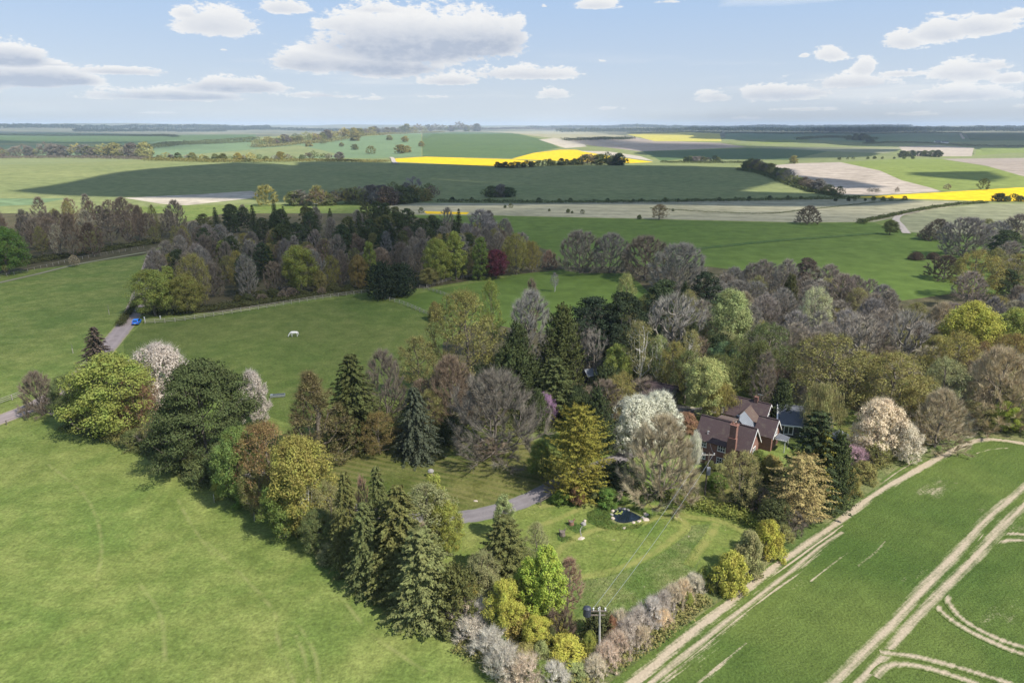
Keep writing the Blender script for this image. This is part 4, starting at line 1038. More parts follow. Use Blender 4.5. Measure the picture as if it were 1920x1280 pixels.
T('leafy',1009,1160,56,4.2,'yellow','bright yellow bush in the middle of the corner thicket')
T('shrub',1015,1205,42,2.8,'palegreen','pale green variegated bush under the bright yellow bush of the corner thicket')
T('scrub',1052,1146,78,4.4,'darkbrown','dark brown twiggy bush between the lime tree and the near pole')
T('shrub',1032,1178,40,3.2,'darkolive','dark olive bush under the dark brown twiggy bush')
T('shrub',1062,1198,90,3.0,'yellow','bright yellow-green bush at the bottom edge just left of the near pole')
T('shrub',1105,1186,34,3.4,'yellowgreen','narrow yellow-green clipped bush touching the near pole on its left')
T('shrub',985,1212,64,2.4,'olive','olive shrub with white flecks at the bottom edge below the blackthorn clump')
T('shrub',1012,1246,60,2.0,'midgreen','low green shrub cut by the bottom edge of the picture')
T('shrub',1080,1240,54,1.6,'palegreen','low pale green growth at the foot of the near pole')
T('yew',1125,1146,62,3.6,'darkolive','dark bush with rusty leaves right behind the near pole')
T('shrub',1148,1160,26,3.0,'rust','rusty red sprig on the right of the dark bush behind the near pole')
T('talltwig',1064,1048,58,None,'redbrown','slender reddish brown leafless tree beside the bright lime tree',1150,lm='the slender reddish leafless tree')
T('shaggy',945,962,104,None,'oliveneedle','olive shaggy spruce standing alone between the drive and the lime trees',1085,lm='the shaggy spruce below the drive')
T('leafytall',945,930,38,None,'palegreen','pale green feathery tree between the drive and the shaggy spruce',1010)
T('budtall',1008,985,52,None,'paleolive','pale olive feathery shrub tree right of the shaggy spruce',1075)
T('shrub',915,1068,60,4.0,'paleolive','pale olive shrub between the shaggy spruce and the blackthorn clump')
T('spruce',655,884,80,None,'oliveneedle','olive-brown spruce leading the conifer row above the lower meadow',1062,lm='the leading spruce of the conifer row')
T('talltwig',690,892,34,None,'redbrown','reddish brown dead-looking tree wedged between two conifers of the belt',1050,lm='the reddish dead tree in the belt')
T('spruce',717,872,70,None,'oliveneedle','dark pointed spruce with the highest tip in the conifer row',1072,lm='the highest spruce of the conifer row')
T('spruce',752,908,122,None,'oliveneedle','broad olive spruce in the middle of the conifer row by the meadow',1105,lm='the broad spruce of the belt')
T('spruce',700,935,96,None,'oliveneedle','olive-brown spruce below the reddish dead tree in the belt',1100)
T('budtall',800,908,100,None,'paleolive','pale olive budding tree rising behind the conifer row beside the lawn',1030)
T('leafytall',822,892,50,None,'yellowgreen','yellow-green pointed tree at the lawn side of the conifer row',1020,lm='the yellow-green pointed tree')
T('leafy',838,945,66,None,'yellowgreen','yellow-green tree touching the near end of the visible drive',1040)
T('shaggy',803,985,130,None,'paleneedle','pale green shaggy conifer at the near end of the conifer row',1155,lm='the pale shaggy conifer')
T('talltwig',790,985,26,7.0,'buff','pinkish dead conifer top between the broad spruce and the pale shaggy conifer')
T('shaggy',752,1035,80,None,'oliveneedle','low olive conifer in front of the broad spruce, over the meadow shadow',1135)
T('yew',858,1066,100,None,'oliveneedle','rounded golden-olive yew just above the blackthorn clump',1165,lm='the rounded yew above the blackthorns')
T('shrub',822,1122,50,3.0,'darkolive','dark olive bush at the foot of the rounded yew, over the meadow')
T('shrub',860,1105,46,2.8,'greenneedle','deep green low bush between the rounded yew and the first blackthorn')
T('shrub',622,1010,62,3.0,'paleolive','pale olive spreading shrub jutting into the lower meadow')
T('shrub',592,988,46,3.0,'yellowgreen','yellow-green drooping shrub under the birch-stemmed tree by the meadow')
T('shrub',660,1040,60,2.6,'darkolive','dark olive bush at the foot of the leading spruce')
T('bud',515,796,126,None,'bronze','bronze-orange round tree in the belt, right of the drive gap',955,lm='the bronze-orange tree')
T('leafy',575,822,118,None,'gold','golden-yellow round tree with a pale stem beside the bronze-orange tree',992,lm='the golden-yellow round tree')
T('birch',580,905,44,None,'paleolive','thin white-stemmed birch under the golden-yellow round tree',1005)
T('leafy',538,902,92,None,'midgreen','green bushy tree in front of the bronze-orange tree, on the meadow edge',1005,lm='the green bushy tree on the meadow edge')
T('leafy',452,806,90,None,'midgreen','green bushy tree on the left of the bronze-orange tree',948)
T('shrub',412,893,40,3.4,'yellowgreen','yellow-green low bush at the foot of the green bushy tree by the meadow')
T('shrub',470,905,60,3.6,'green','green bush hanging over the meadow under the bronze-orange tree')
T('shrub',612,940,60,3.4,'dull','dull green bush beside the drive, right of the golden-yellow tree')
T('bigpine',390,676,186,None,'greenneedle','huge broad dark green pine in the belt between lane and drive',872,lm='the huge broad pine')
T('shrub',350,828,90,4.0,'darkolive','dark olive bush under the left skirt of the huge broad pine')
T('shrub',372,858,74,3.6,'dull','dull green bush on the meadow edge below the huge broad pine')
T('shrub',330,806,76,4.4,'darkbrown','dark brown-green bush between the huge pine and the rusty tree')
T('scrub',292,794,74,4.2,'brown','brown twiggy bush on the meadow edge below the rusty budding tree')
T('shrub',222,786,62,3.6,'olive','olive bush on the meadow edge under the big yellow-green tree')
T('shrub',250,808,60,3.0,'dull','dull green low bush right of the olive bush under the yellow-green tree')
T('shrub',186,778,50,2.6,'darkolive','dark olive low bush where the belt reaches the lane corner')
T('leafy',222,666,148,None,'yellowgreen','big bright yellow-green tree near the lane in the belt',812,lm='the big yellow-green tree by the lane')
T('bud',270,704,78,None,'rust','rusty budding tree squeezed between the yellow-green tree and the huge pine',812)
T('leafy',137,702,64,None,'dull','dull green tree with white blossom specks at the lane end of the belt',800)
T('fuzzy',80,697,70,None,'brown','brown leafless tree beside the lane bend at the end of the belt',778,lm='the leafless tree at the lane bend')
T('scrub',98,742,54,3.0,'brown','brown low twiggy bush at the foot of the leafless tree on the lane')
T('blossom',308,648,118,None,'pinkwhite','pinkish white blossoming tree behind the yellow-green tree, in the paddock corner',770,lm='the pinkish blossom tree in the paddock')
T('blossom',482,696,60,None,'pinkwhite','pinkish white sparse blossoming tree showing on the right of the huge pine',795)
T('tallfir',187,610,70,None,'darkbrown','brownish dark fir standing over the lane',712,lm='the brownish fir over the lane')
T('bud',322,762,84,None,'olive','olive budding tree filling the gap between the rusty tree and the huge pine',838)
T('bud',168,735,64,None,'olive','olive budding tree in front of the big yellow-green tree, at the meadow fence',795)
T('leafy',424,835,60,None,'dull','dull green tree in the gap between the huge pine and the green bushy tree',915)
T('bud',625,905,76,None,'paleolive','pale olive tree between the golden-yellow round tree and the conifer row',1000)
T('bud',490,862,70,None,'olive','olive budding tree under the bronze-orange tree on the meadow side',968)
T('leafy',600,958,66,None,'dull','dull green tree at the meadow edge under the golden-yellow round tree',1035)
T('bud',680,985,70,None,'darkolive','dark olive tree low in the conifer row on the meadow side',1075)
# the lawn and its trees
T('larch',600,697,128,None,'larchbrown','conical brown-olive larch left of the lawn',855,lm='the conical larch by the lawn')
T('spruce',668,657,112,None,'greenneedle','tall dark layered spruce at the back of the lawn',828,lm='the tall dark spruce behind the lawn')
T('bare',727,662,76,None,'brown','brown hazy leafless tree right of the tall dark spruce',800)
T('bud',713,776,72,None,'orange','small golden bronze budding tree between the two spruces on the lawn',850)
T('bluespruce',787,722,98,None,'blue','blue-grey spruce with skirt on the lawn',855,lm='the blue-grey spruce on the lawn')
T('spreading',930,700,196,None,'umber','huge wide leafless tree at the back of the lawn',852,lm='the huge leafless tree on the lawn',pick=0)
T('scrub',917,826,76,2.8,'brown','low tangle of bare brown twigs under the huge leafless tree')
T('blossom',1018,738,52,None,'pink','pink flowering magnolia beside the huge leafless tree',790,lm='the pink magnolia')
T('goldcypress',1078,757,114,None,'goldneedle','big golden cypress beside the drive at the edge of the lawn',922,lm='the golden cypress by the drive')
T('leafy',1016,828,50,None,'midgreen','mid green bushy tree tucked under the left side of the golden cypress',897)
T('cypress',1117,735,78,None,'dark','dark cypress right behind the golden cypress',850)
T('yew',1150,872,90,3.4,'dark','dark clipped yew between the drive and the pond, behind the hedge')
T('shrub',1118,905,50,2.6,'dull','greyish green round shrub above the pond')
T('shrub',1082,915,32,2.6,'rust','rusty twiggy shrub between the golden cypress and the pond')
T('shrub',1140,918,52,2.4,'green','dark green low shrub just behind the pond')
T('shrub',1050,922,38,1.8,'green','low green shrub beside the wooden rail next to the drive')
# behind the lawn
T('bud',880,552,136,None,'oliveyellow','big olive-yellow willow-like tree behind the lawn, in front of the paddock',735,lm='the big olive-yellow tree')
T('budtall',925,526,50,None,'yellowgreen','yellow-green pointed tree rising behind the big olive-yellow tree',670)
T('shrub',817,568,30,None,'olive','small round olive shrub on the paddock fence left of the big olive-yellow tree',600)
T('bud',790,634,90,None,'olive','olive budding tree at the left foot of the big olive-yellow tree',745)
T('fuzzy',846,672,100,None,'brown','brown-olive leafless tree in front of the big olive-yellow tree',790)
T('bare',990,552,84,None,'silver','pale grey leafless tree right of the big olive-yellow tree',690,lm='the pale grey leafless tree at mid picture')
T('talltwig',993,524,36,None,'brown','brown slender tree above the pale grey leafless tree at mid picture',640)
T('cypress',1047,578,86,None,'greenneedle','deep green cypress in front of the far paddock',725,lm='the deep green cypress by the far paddock')
T('cypress',970,612,86,None,'greenneedle','deep green cypress right against the big olive-yellow tree',745)
T('yew',962,652,96,None,'greenneedle','deep green spreading conifer behind the huge leafless tree of the lawn',760)
T('shaggy',1038,668,92,None,'greenneedle','deep green shaggy conifer left of the glazed shed',775)
T('pine',1108,560,96,None,'darkest','almost black pine standing right of the far paddock',700,lm='the black pine by the far paddock')
T('pine',1156,550,88,None,'darkest','almost black pine with pale green shoots above it',700)
T('budtall',1168,515,44,None,'palegreen','pale green pointed tree poking out above the black pines',640)
T('pine',1232,526,72,None,'dark','dark ivy-clad tree in front of the round leafless row',660)
T('bud',1246,540,44,None,'gold','golden budding tree leaning on the dark ivy-clad tree',650)
T('palebare',1255,556,98,None,'silver','grey leafless tree with a spread of pale limbs, mid wood',690,lm='the pale-limbed tree mid wood')
T('palebare',1115,618,50,None,'silver','pale thin-limbed leafless tree above the glazed shed',715)
T('birch',1196,606,66,None,'paleolive','clump of white birches left of the tile-roofed barn',735,lm='the white birches')
T('birch',1226,630,46,None,'palegreen','white birch with green haze right of the birch clump',735)
T('leafy',1158,648,52,None,'yellowgreen','bright green small tree right of the glazed shed',730)
T('bud',1258,644,64,None,'oliveyellow','yellow-olive budding tree behind the lime tree of the gravel yard',745)
T('yew',1140,690,60,None,'dark','dark evergreen below the glazed shed',770)
T('bud',1165,700,66,None,'olive','olive budding tree between shed and white blossom trees',790)
T('bare',1130,716,70,None,'brown','brown-olive leafless tree behind the dark cypress at the drive',800)
T('scrub',1212,712,70,4.6,'brown','brown bare undergrowth in front of the tile-roofed barn')
T('blossom',1194,746,104,None,'white','white blossoming tree nearer the golden cypress, left of a pair',840,lm='the white blossom tree')
T('blossom',1230,736,96,None,'white','white blossoming tree on the right of the pair above the drive',825)
T('willow',1297,810,32,None,'white','white drooping blossom tree at the left corner of the brick house',895)
T('fuzzy',1232,784,150,None,'buff','big buff fine-twigged tree between the drive and the brick house',935,lm='the big buff tree by the house',pick=1)
T('shrub',1287,776,54,3.4,'rust','rusty orange shrub on the gravel at the back of the brick house')
T('leafy',1318,674,82,None,'palegreen','pale green lime tree with a bare trunk on the gravel yard',782,lm='the lime tree on the gravel yard')
T('willow',1350,720,72,None,'oliveyellow','olive weeping willow behind the brick house',790,lm='the weeping willow behind the house')
T('leafy',1354,643,60,None,'teal','blue-green tree behind the lime tree of the yard',728)
T('vase',1453,694,64,None,'darkbrown','dark three-limbed leafless tree on the lawn behind the house',764,lm='the three-limbed tree on the back lawn')
T('willow',1491,712,34,None,'silver','pale grey weeping leafless tree above the slate-roofed annexe',775)
T('willow',1533,722,88,None,'paleolive','pale olive willow right of the slate-roofed annexe',835,lm='the pale willow by the annexe')
T('shaggy',1514,766,126,None,'dark','dark shaggy conifer between the annexe and the tan golden conifer',945,lm='the dark conifer by the house')
T('shaggy',1530,798,72,None,'goldneedle','golden-tipped conifer in front of the dark one by the house',950)
T('goldconifer',1493,846,124,None,'tan','tan golden conifer right of the house, the brightest one',975,lm='the tan golden conifer',pick=0)
T('cypress',1566,812,64,None,'greenneedle','deep green cypress on the right of the tan golden conifer',952)
T('shrub',1592,880,48,4.4,'olive','olive bush on the margin right of the conifers')
T('bud',1384,846,76,None,'paleolive','pale olive budding tree in front of the brick house gable',950,lm='the pale olive tree before the gable')
T('shrub',1422,850,46,4.4,'midgreen','green bush below the brick gable')
T('shrub',1446,858,48,4.4,'oliveyellow','yellowish bush between the gable and the tan golden conifer')
T('shrub',1330,865,28,2.0,'darkolive','dark olive shrub under the ground-floor window of the brick house')
T('shrub',1350,872,34,1.6,'palegreen','pale green rounded shrub at the foot of the brick wall')
T('shrub',1345,890,40,2.4,'green','bright green shrub right of the far pole')
T('yew',1412,900,66,4.4,'dark','dark bush under the pale olive tree before the gable')
T('scrub',1430,920,56,3.6,'brown','brown twiggy bush at the end of the clipped hedge')
T('blossom',1640,750,104,None,'creamwhite','cream white blossoming tree right of the house, big rounded one',850,lm='the cream blossom tree')
T('blossom',1690,792,74,None,'creamwhite','cream white blossoming tree running down to the chalk headland',860)
T('blackthorn',1604,842,56,2.6,'lilac','lilac flowering bush on the field margin right of the conifers',None,lm='the lilac bush')
T('shrub',1620,868,50,3.0,'olive','olive bush under the lilac flowers')
T('scrub',1650,835,60,3.4,'olive','olive bare bush between the lilac bush and the cream blossom')
T('yew',1450,936,60,None,'darkolive','dark rounded bush at the garden end of the hedge',992)
T('scrub',1488,962,52,3.2,'brown','brown scrub between the dark rounded bush and the chalk headland')
T('scrub',1510,945,60,3.0,'buff','buff scrub under the tan golden conifer')
T('scrub',1470,988,44,2.4,'olive','olive scrub on the field margin right of the upper yellow bush')
T('shrub',1435,980,60,None,'yellow','bright yellow-green bush highest of the four along the garden margin',1043)
T('shrub',1400,1000,60,None,'paleolive','pale olive bush between two yellow bushes on the garden margin',1074)
T('shrub',1362,1036,64,None,'yellow','bright yellow round bush, the biggest on the garden margin',1106)
T('shrub',1325,1066,42,2.4,'yellowgreen','small yellow-green bush at the upper end of the blackthorn row')
T('shrub',1290,1112,26,1.8,'yellowgreen','tiny yellow-green bush among the margin blackthorns')
T('shrub',1340,1082,36,1.8,'dull','dull green low bush below the biggest yellow bush')
T('shrub',1036,1150,50,3.6,'oliveyellow','olive-yellow bush under the bright lime tree')
T('shrub',935,1150,50,3.4,'midgreen','green bush between the round bright yellow-green tree and the blackthorns')
T('bud',905,1035,70,None,'paleolive','pale olive budding tree between the pale shaggy conifer and the shaggy spruce',1110)
T('shrub',880,1092,44,3.0,'oliveyellow','olive-yellow low bush right of the rounded yew above the blackthorns')
# right-hand wood: trees that stand out
T('bud',1546,630,138,None,'olive','broad olive-brown tree behind the annexe, largest of the wood edge',775,lm='the broad olive tree behind the annexe')
T('bud',1664,664,140,None,'olive','broad olive-brown tree behind the cream blossom tree',790,lm='the broad olive tree behind the cream blossom')
T('fuzzy',1752,732,112,None,'buff','buff leafless scrub tree at the end of the chalk headland',838,lm='the buff tree at the headland end')
T('scrub',1790,768,80,4.6,'buff','buff bare bush right of the buff tree at the headland end')
T('bud',1758,672,88,None,'paleolive','pale olive tree above the buff tree at the headland end',785)
T('fuzzy',1862,656,138,None,'buff','big buff leafless tree above the headland bend',800,lm='the big buff tree above the headland bend')
T('leafy',1877,752,52,None,'lime','bright green round tree right at the headland bend',808,lm='the bright green tree at the headland bend')
T('leafy',1912,758,46,None,'midgreen','green tree cut by the right edge at the headland bend',810)
T('bud',1826,755,64,None,'paleolive','pale olive tree left of the bright green one at the headland bend',806)
T('bud',1885,722,60,None,'olive','olive tree above the bright green one at the headland bend',800)
T('bud',1778,622,92,None,'oliveyellow','olive-yellow tree under the bright yellow-green tree of the right wood',740)
T('palebare',1690,584,82,None,'silver','pale-limbed leafless tree in the middle of the right wood',700,lm='the pale-limbed tree of the right wood')
T('palebare',1600,592,90,None,'silver','pale-limbed leafless tree behind the broad olive tree of the annexe',710)
T('leafy',1808,568,96,None,'yellow','bright yellow-green tree, most vivid of the right wood',690,lm='the vivid yellow tree of the right wood')
T('leafy',1888,578,86,None,'yellowgreen','yellow-green tree right of the vivid one in the right wood',680)
T('bud',1886,626,86,None,'orange','orange budding tree at the right edge below the yellow-green ones',720,lm='the orange tree at the right edge')
T('bud',1822,640,70,None,'bronze','bronze budding tree below the vivid yellow tree',735)
T('bud',1522,540,60,None,'ivory','ivory blossoming tree among the mauve leafless trees',650,lm='the ivory tree of the right wood')
T('leafy',1357,545,78,None,'palegreen','pale yellow-green tree standing bright in the middle of the wood',680,lm='the pale green tree mid wood')
T('pine',1506,484,42,None,'darkbrown','dark ivy-covered crown at the upper edge of the mauve wood',560)
T('bare',1466,488,50,None,'silver','silvery leafless tree left of the dark ivy-covered crown',575)
T('yew',1476,516,32,None,'darkolive','dark small conifer below the silvery leafless tree',590)
T('pine',1318,512,60,None,'darkest','almost black ivy tree at the right end of the round leafless row',620,lm='the black ivy tree')
T('bud',1430,610,110,None,'dull','dull green budding tree in the wood above the back lawn',725)
T('bud',1376,635,70,None,'dull','dull green budding tree behind the blue-green tree',735)
# upper right
T('fuzzy',1805,410,92,None,'mauve','large mauve-grey oak at the edge of the green ley, upper right',482,lm='the large oak upper right')
T('fuzzy',1755,412,54,None,'brown','brown leafless tree left of the large oak upper right',450)
T('scrub',1735,428,32,None,'brown','brown low scrub at the start of the upper right trees',450)
T('pine',1876,432,58,None,'dark','dark ivy-covered tree right of the large oak upper right',500)
T('fuzzy',1902,404,70,None,'mauve','mauve leafless tree at the right edge above the ivy-covered tree',460)
T('bare',1862,416,54,None,'mauve','mauve leafless tree just right of the large oak upper right',475)
T('bud',1822,470,88,None,'oliveyellow','yellowish olive rounded tree below the large oak',560,lm='the olive tree below the oak')
T('bud',1898,478,76,None,'olive','olive tree at the right edge below the ivy-covered tree',560)
T('yew',1717,473,28,None,'darkbrown','dark gorse bush alone on the green ley, larger of two',487)
T('yew',1749,474,24,None,'darkbrown','dark gorse bush on the green ley, smaller of two',486)
T('fuzzy',1768,480,66,None,'darkbrown','dark bare thicket at the lower edge of the green ley',524)
T('leafy',1668,413,28,None,'dull','dark green bush beside the chalk track bend',440)
T('leafy',1620,411,11,None,'dull','tiny dark bush on the edge of the beige field',420,far=True)
T('fuzzy',1514,387,46,None,'brown','lone round oak on the edge of the beige field',420,lm='the lone round oak')
T('bud',1236,384,30,None,'bronze','lone bronze oak on the edge of the beige field',412,lm='the lone bronze oak')
# round leafless row behind the far paddock
T('fuzzy',1088,436,84,None,'grey','round leafless tree first in the row behind the far paddock',512,lm='the round leafless row')
T('fuzzy',1142,440,66,None,'grey','round leafless tree second in the row behind the far paddock',512)
T('fuzzy',1208,446,90,None,'brown','round brown leafless tree third in the row behind the far paddock',526)
T('fuzzy',1272,460,104,None,'grey','round leafless tree last and largest in the row behind the far paddock',550)
T('scrub',1030,470,30,None,'redbrown','reddish bare bush between the wood and the round leafless row',502)
T('birch',1040,512,18,None,'silver','young white-barked sapling alone in the far paddock',547)
# back wood: trees that stand out along its near edge
T('leafy',292,506,76,None,'yellowgreen','big yellow-green tree at the lane corner of the back wood',592,lm='the yellow-green tree at the lane corner')
T('leafy',352,516,54,None,'gold','golden tree right of the lane corner tree of the back wood',588)
T('bud',372,478,60,None,'oliveyellow','olive-yellow tree above the golden one in the back wood',580)
T('leafy',567,463,60,None,'yellowgreen','yellow-green tree standing forward among the pines of the back wood',550,lm='the yellow-green tree amid the back wood')
T('leafy',600,508,30,None,'olive','olive small tree at the foot of the yellow-green tree amid the back wood',550)
T('leafy',818,449,52,None,'yellowgreen','yellow-green tree behind the black conifer clump',530,lm='the yellow-green tree behind the black clump')
T('leafytall',856,436,36,None,'yellowgreen','yellow-green slim tree right of the one behind the black clump',525)
T('leafytall',900,446,32,None,'midgreen','green slim tree left of the crimson tree',525)
T('leafytall',697,453,26,None,'yellowgreen','yellow-green slim tree above the black conifer clump',540)
T('bud',968,440,48,None,'gold','golden budding tree right of the crimson tree',515)
T('bud',998,454,32,None,'oliveyellow','yellowish tree ending the back wood at the far paddock',510)
T('leafy',930,470,50,None,'crimson','crimson-leaved tree at the edge of the far paddock',522,lm='the crimson tree')
T('yew',718,494,58,None,'darkest','almost black rounded conifer on the fence corner, left of two',560,lm='the black conifer clump')
T('yew',752,496,56,None,'darkest','almost black rounded conifer on the fence corner, right of two',555)
T('leafy',862,486,28,None,'palegreen','pale green small tree by the fence left of the crimson tree',520)
T('leafy',806,503,36,None,'olive','olive small tree beside the black conifer clump',536)
T('leafy',672,480,34,None,'orange','orange-olive budding tree above the black conifer clump',545)
T('leafy',16,427,80,None,'green','full green round tree at the left edge before the leafless wood',514,lm='the full green tree at the left edge')
T('vase',8,498,14,4.0,'olive','young tree in a guard at the left edge, beside the grass track')
T('talltwig',140,478,18,None,'buff','slender buff tree standing clear before the left wood',500)
# ------------------------------------------------------------------ woods: the remaining trees, one by one
def region(pix, h):
    return np.array([at(q[0], q[1], q[2] if len(q) > 2 else h)[:2] for q in pix])
def fill(pix, h, spacing, mix, group, where, seed, maxn=200, hmix=None, near=2.4, wscale=1.0):
    """trees spread over a stretch of wood; pix outlines the canopy as the photo shows it, h metres up"""
    rng = random.Random(seed); poly = region(pix, h)
    lo, hi = poly.min(0), poly.max(0); pts = []
    others = [(t['gx'], t['gy'], t['W']) for t in TREES]
    for k in range(7000):
        q = (rng.uniform(lo[0], hi[0]), rng.uniform(lo[1], hi[1]))
        if not inside(poly, np.array([q]))[0]: continue
        if any((q[0] - a) ** 2 + (q[1] - b) ** 2 < spacing ** 2 for a, b in pts): continue
        if any((q[0] - a) ** 2 + (q[1] - b) ** 2 < (near + 0.16 * wd) ** 2 for a, b, wd in others): continue
        pts.append(q)
        if len(pts) >= maxn: break
    for q in pts:
        kind, tint, wt, Hm, Wm = rng.choices(mix, [m_[2] for m_ in mix])[0]
        H = Hm * rng.uniform(0.85, 1.15); Wd = Wm * rng.uniform(0.85, 1.2) * wscale
        z = zat(*q); px, py, dep = project((q[0], q[1], z + H * 0.97))
        T(kind, px, py, Wd * F / dep, H, tint, None, group=group, auto=where)
        TREES[-1]['root'].location = (q[0], q[1], z); TREES[-1]['gx'], TREES[-1]['gy'] = q
BM = 'leafless trees of the right wood'
fill([(1330,520),(1400,503),(1480,488),(1560,505),(1640,528),(1700,560),(1760,570),(1920,535),(2060,545),(2060,600),(1800,625),(1700,640),(1600,630),(1480,640),(1380,650),(1310,600)], 9, 5.6,
     [('fuzzy','mauve',2.5,10,8.5),('bare','mauve',2,10.5,8.5),('fuzzy','grey',2.5,10,8.5),('bare','grey',2,10.5,8.5),('bare','silver',1.6,11,7.5),('talltwig','grey',1.5,12,6),('bud','paleolive',2.8,9,7),('bud','olive',2.6,8.5,7),('bud','oliveyellow',1,9,7),('fuzzy','buff',1.6,9,7.5)], BM, 'in the right wood', 21, 85)
fill([(1180,560),(1300,540),(1330,600),(1420,650),(1500,680),(1480,720),(1380,690),(1290,690),(1200,650),(1080,640),(1060,600)], 10, 5.6,
     [('bare','grey',3,11,8),('yew','dark',2,9,6),('bud','dull',3,11,7.5),('talltwig','brown',2,12,5.5),('cypress','dark',2,11,5),('birch','paleolive',1,12,5)], 'trees of the middle wood', 'in the middle wood', 22, 34)
fill([(1560,690),(1700,640),(1800,620),(2060,600),(2060,800,0),(1900,796,0),(1790,800,0),(1730,820,0),(1660,800,0),(1590,780,0)], 8, 5.6,
     [('bare','buff',3,8.5,8),('bud','olive',3,9,8),('bud','paleolive',2,8,7),('bare','brown',2,8,7),('bud','oliveyellow',1.5,9,8),('spreading','buff',1,8,9),('bud','bronze',.8,9,8)], 'trees of the wood above the headland', 'above the chalk headland', 23, 38)
fill([(1840,420),(2060,390),(2060,560),(1900,545),(1800,555),(1860,480)], 9, 6.5,
     [('bare','mauve',3,11,9),('bud','olive',2,10,8),('pine','dark',1,11,7)], 'trees at the upper right edge', 'at the upper right edge', 24, 14)
# left back wood: tall leafless trees
fill([(-220,392),(0,385),(150,371),(260,376),(330,384),(352,398),(345,445,0),(262,466,0),(140,490,0),(30,506,0),(-220,560,0)], 16, 5.6,
     [('talltwig','brown',5,17,8.5),('bare','brown',3,16,8.5),('talltwig','umber',3,17,8.5),('bare','darkbrown',1.5,15,8),('budtall','olive',.8,14,6),('bud','olive',1.6,8,6.5),('talltwig','buff',1,16,7)], 'tall leafless trees of the left wood', 'in the left wood', 25, 80, wscale=1.0)
# centre back wood: pines along its crest, mixed trees in front
fill([(370,395),(450,378),(560,385),(640,378),(700,382),(780,398),(860,395),(890,415),(880,440),(800,440),(700,440),(600,440),(500,425),(420,420),(380,420)], 14, 6.2,
     [('pine','dark',5,15,8),('tallfir','dark',2,16,6.5),('pine','darkolive',2,14,8),('bare','grey',1,14,7)], 'dark pines along the crest of the back wood', 'on the crest of the back wood', 26, 60)
fill([(290,470),(340,418),(420,430),(560,440),(700,440),(860,425),(930,400),(960,425),(1010,452),(1012,498,0),(930,512,0),(850,522,0),(780,534,0),(690,541,0),(600,551,0),(480,567,0),(380,580,0),(275,582,0)], 11, 6.0,
     [('bare','mauve',2.2,13,7.5),('fuzzy','umber',2.2,12.5,7.5),('bare','brown',3,12,7.5),('bud','oliveyellow',2,12,7),('bud','olive',2.6,11,7),('bud','gold',.7,11,6),('talltwig','grey',2.5,13,6),('leafytall','yellowgreen',.7,11,5.5),('pine','dark',1.8,13,7),('bare','grey',2,13,7)], 'mixed trees of the back wood', 'in the back wood', 27, 105)
T('bare',905,396,62,None,'mauve','mauve leafless tree at the right end of the dark pines',470,lm='the mauve tree ending the pines')
fill([(440,560),(560,548),(660,540),(690,535),(600,535),(450,548)], 2, 3.4, [('shrub','darkolive',3,2.6,4),('scrub','brown',2,2.6,4)], 'low bushes along the foot of the back wood', 'along the paddock fence', 28, 16)
fill([(900,680),(980,700),(1060,700),(1120,720),(1090,760),(1010,740),(900,720)], 8, 6.0, [('yew','dark',2,7,6),('bare','brown',2,8,6.5),('cypress','greenneedle',1.5,9,5)], 'evergreens behind the lawn', 'behind the lawn', 29, 9)
fill([(640,740),(740,730),(860,740),(880,790),(800,800),(700,800),(640,790)], 5, 6.0, [('bare','brown',2,7,6),('yew','dark',1.5,5,5),('bud','olive',1,7,6)], 'bushes at the back of the lawn', 'at the back of the lawn', 30, 7)
# thickets under the belt along the lower meadow, so that no gap shows
for i, (x, y) in enumerate([(160,788),(205,806),(290,832),(420,880),(500,925),(560,960),(640,1010),(690,1055),(730,1082),(780,1110),(820,1140)]):
    T('shrub', x, y - 30, 54, 2.8, ['darkolive','dull','dark'][i % 3], None, group='low bushes along the meadow fence', auto='at the belt edge')

# ------------------------------------------------------------------ far trees, copses and hedges
def row(pix, n, w, tints, group, where, seed, kinds=('farleafy','farbare'), jit=3.0):
    rng = random.Random(seed); L = [0]
    for a, b in zip(pix, pix[1:]): L.append(L[-1] + math.hypot(b[0] - a[0], b[1] - a[1]))
    for i in range(n):
        s = (i + rng.uniform(0.2, 0.8)) / n * L[-1]
        x = float(np.interp(s, L, [p[0] for p in pix])); y = float(np.interp(s, L, [p[1] for p in pix]))
        ww = w * rng.uniform(0.7, 1.25); hh = ww * rng.uniform(0.72, 1.0)
        ww *= 1.12; T(rng.choice(kinds), x, y - hh + rng.uniform(-jit, jit) * 0.3, ww, None, rng.choice(tints), None, y, group=group, far=True, auto=where, vary=.2)
row([(-20,296),(60,294),(160,293),(280,296)], 26, 24, ['brown','grey','olive','brown','oliveyellow'], 'valley trees behind the left ridge', 'behind the left ridge', 41)
row([(290,299),(400,302),(480,302),(600,300),(640,301)], 26, 14, ['olive','dull','oliveyellow','grey'], 'trees along the ridge line', 'along the ridge line at left', 42)
row([(480,276),(560,268),(640,258),(700,252)], 34, 17, ['olive','oliveyellow','brown','olive','dull'], 'trees up the left hill', 'in the belt climbing the left hill', 43)
row([(700,252),(760,250),(830,247),(900,246)], 28, 15, ['olive','brown','grey','dull'], 'trees up the left hill', 'on the crest of the left hill', 44)
row([(930,314),(965,315),(1020,311),(1090,309)], 20, 13, ['dull','dark','darkolive'], 'copse below the yellow field', 'in the copse below the rape', 45, kinds=('farleafy',))
row([(1090,309),(1120,309),(1172,310)], 13, 22, ['dull','dark','grey'], 'copse below the yellow field', 'in the copse below the rape', 46)
row([(908,370),(960,369)], 9, 20, ['grey','dull'], 'small grey copse on the ridge foot', 'in the small ridge-foot copse', 47)
row([(540,385),(600,386),(660,382),(720,385),(770,380),(812,375)], 26, 30, ['grey','dull','brown','mauve','olive'], 'trees of the hamlet beyond the back wood', 'beyond the back wood', 48)
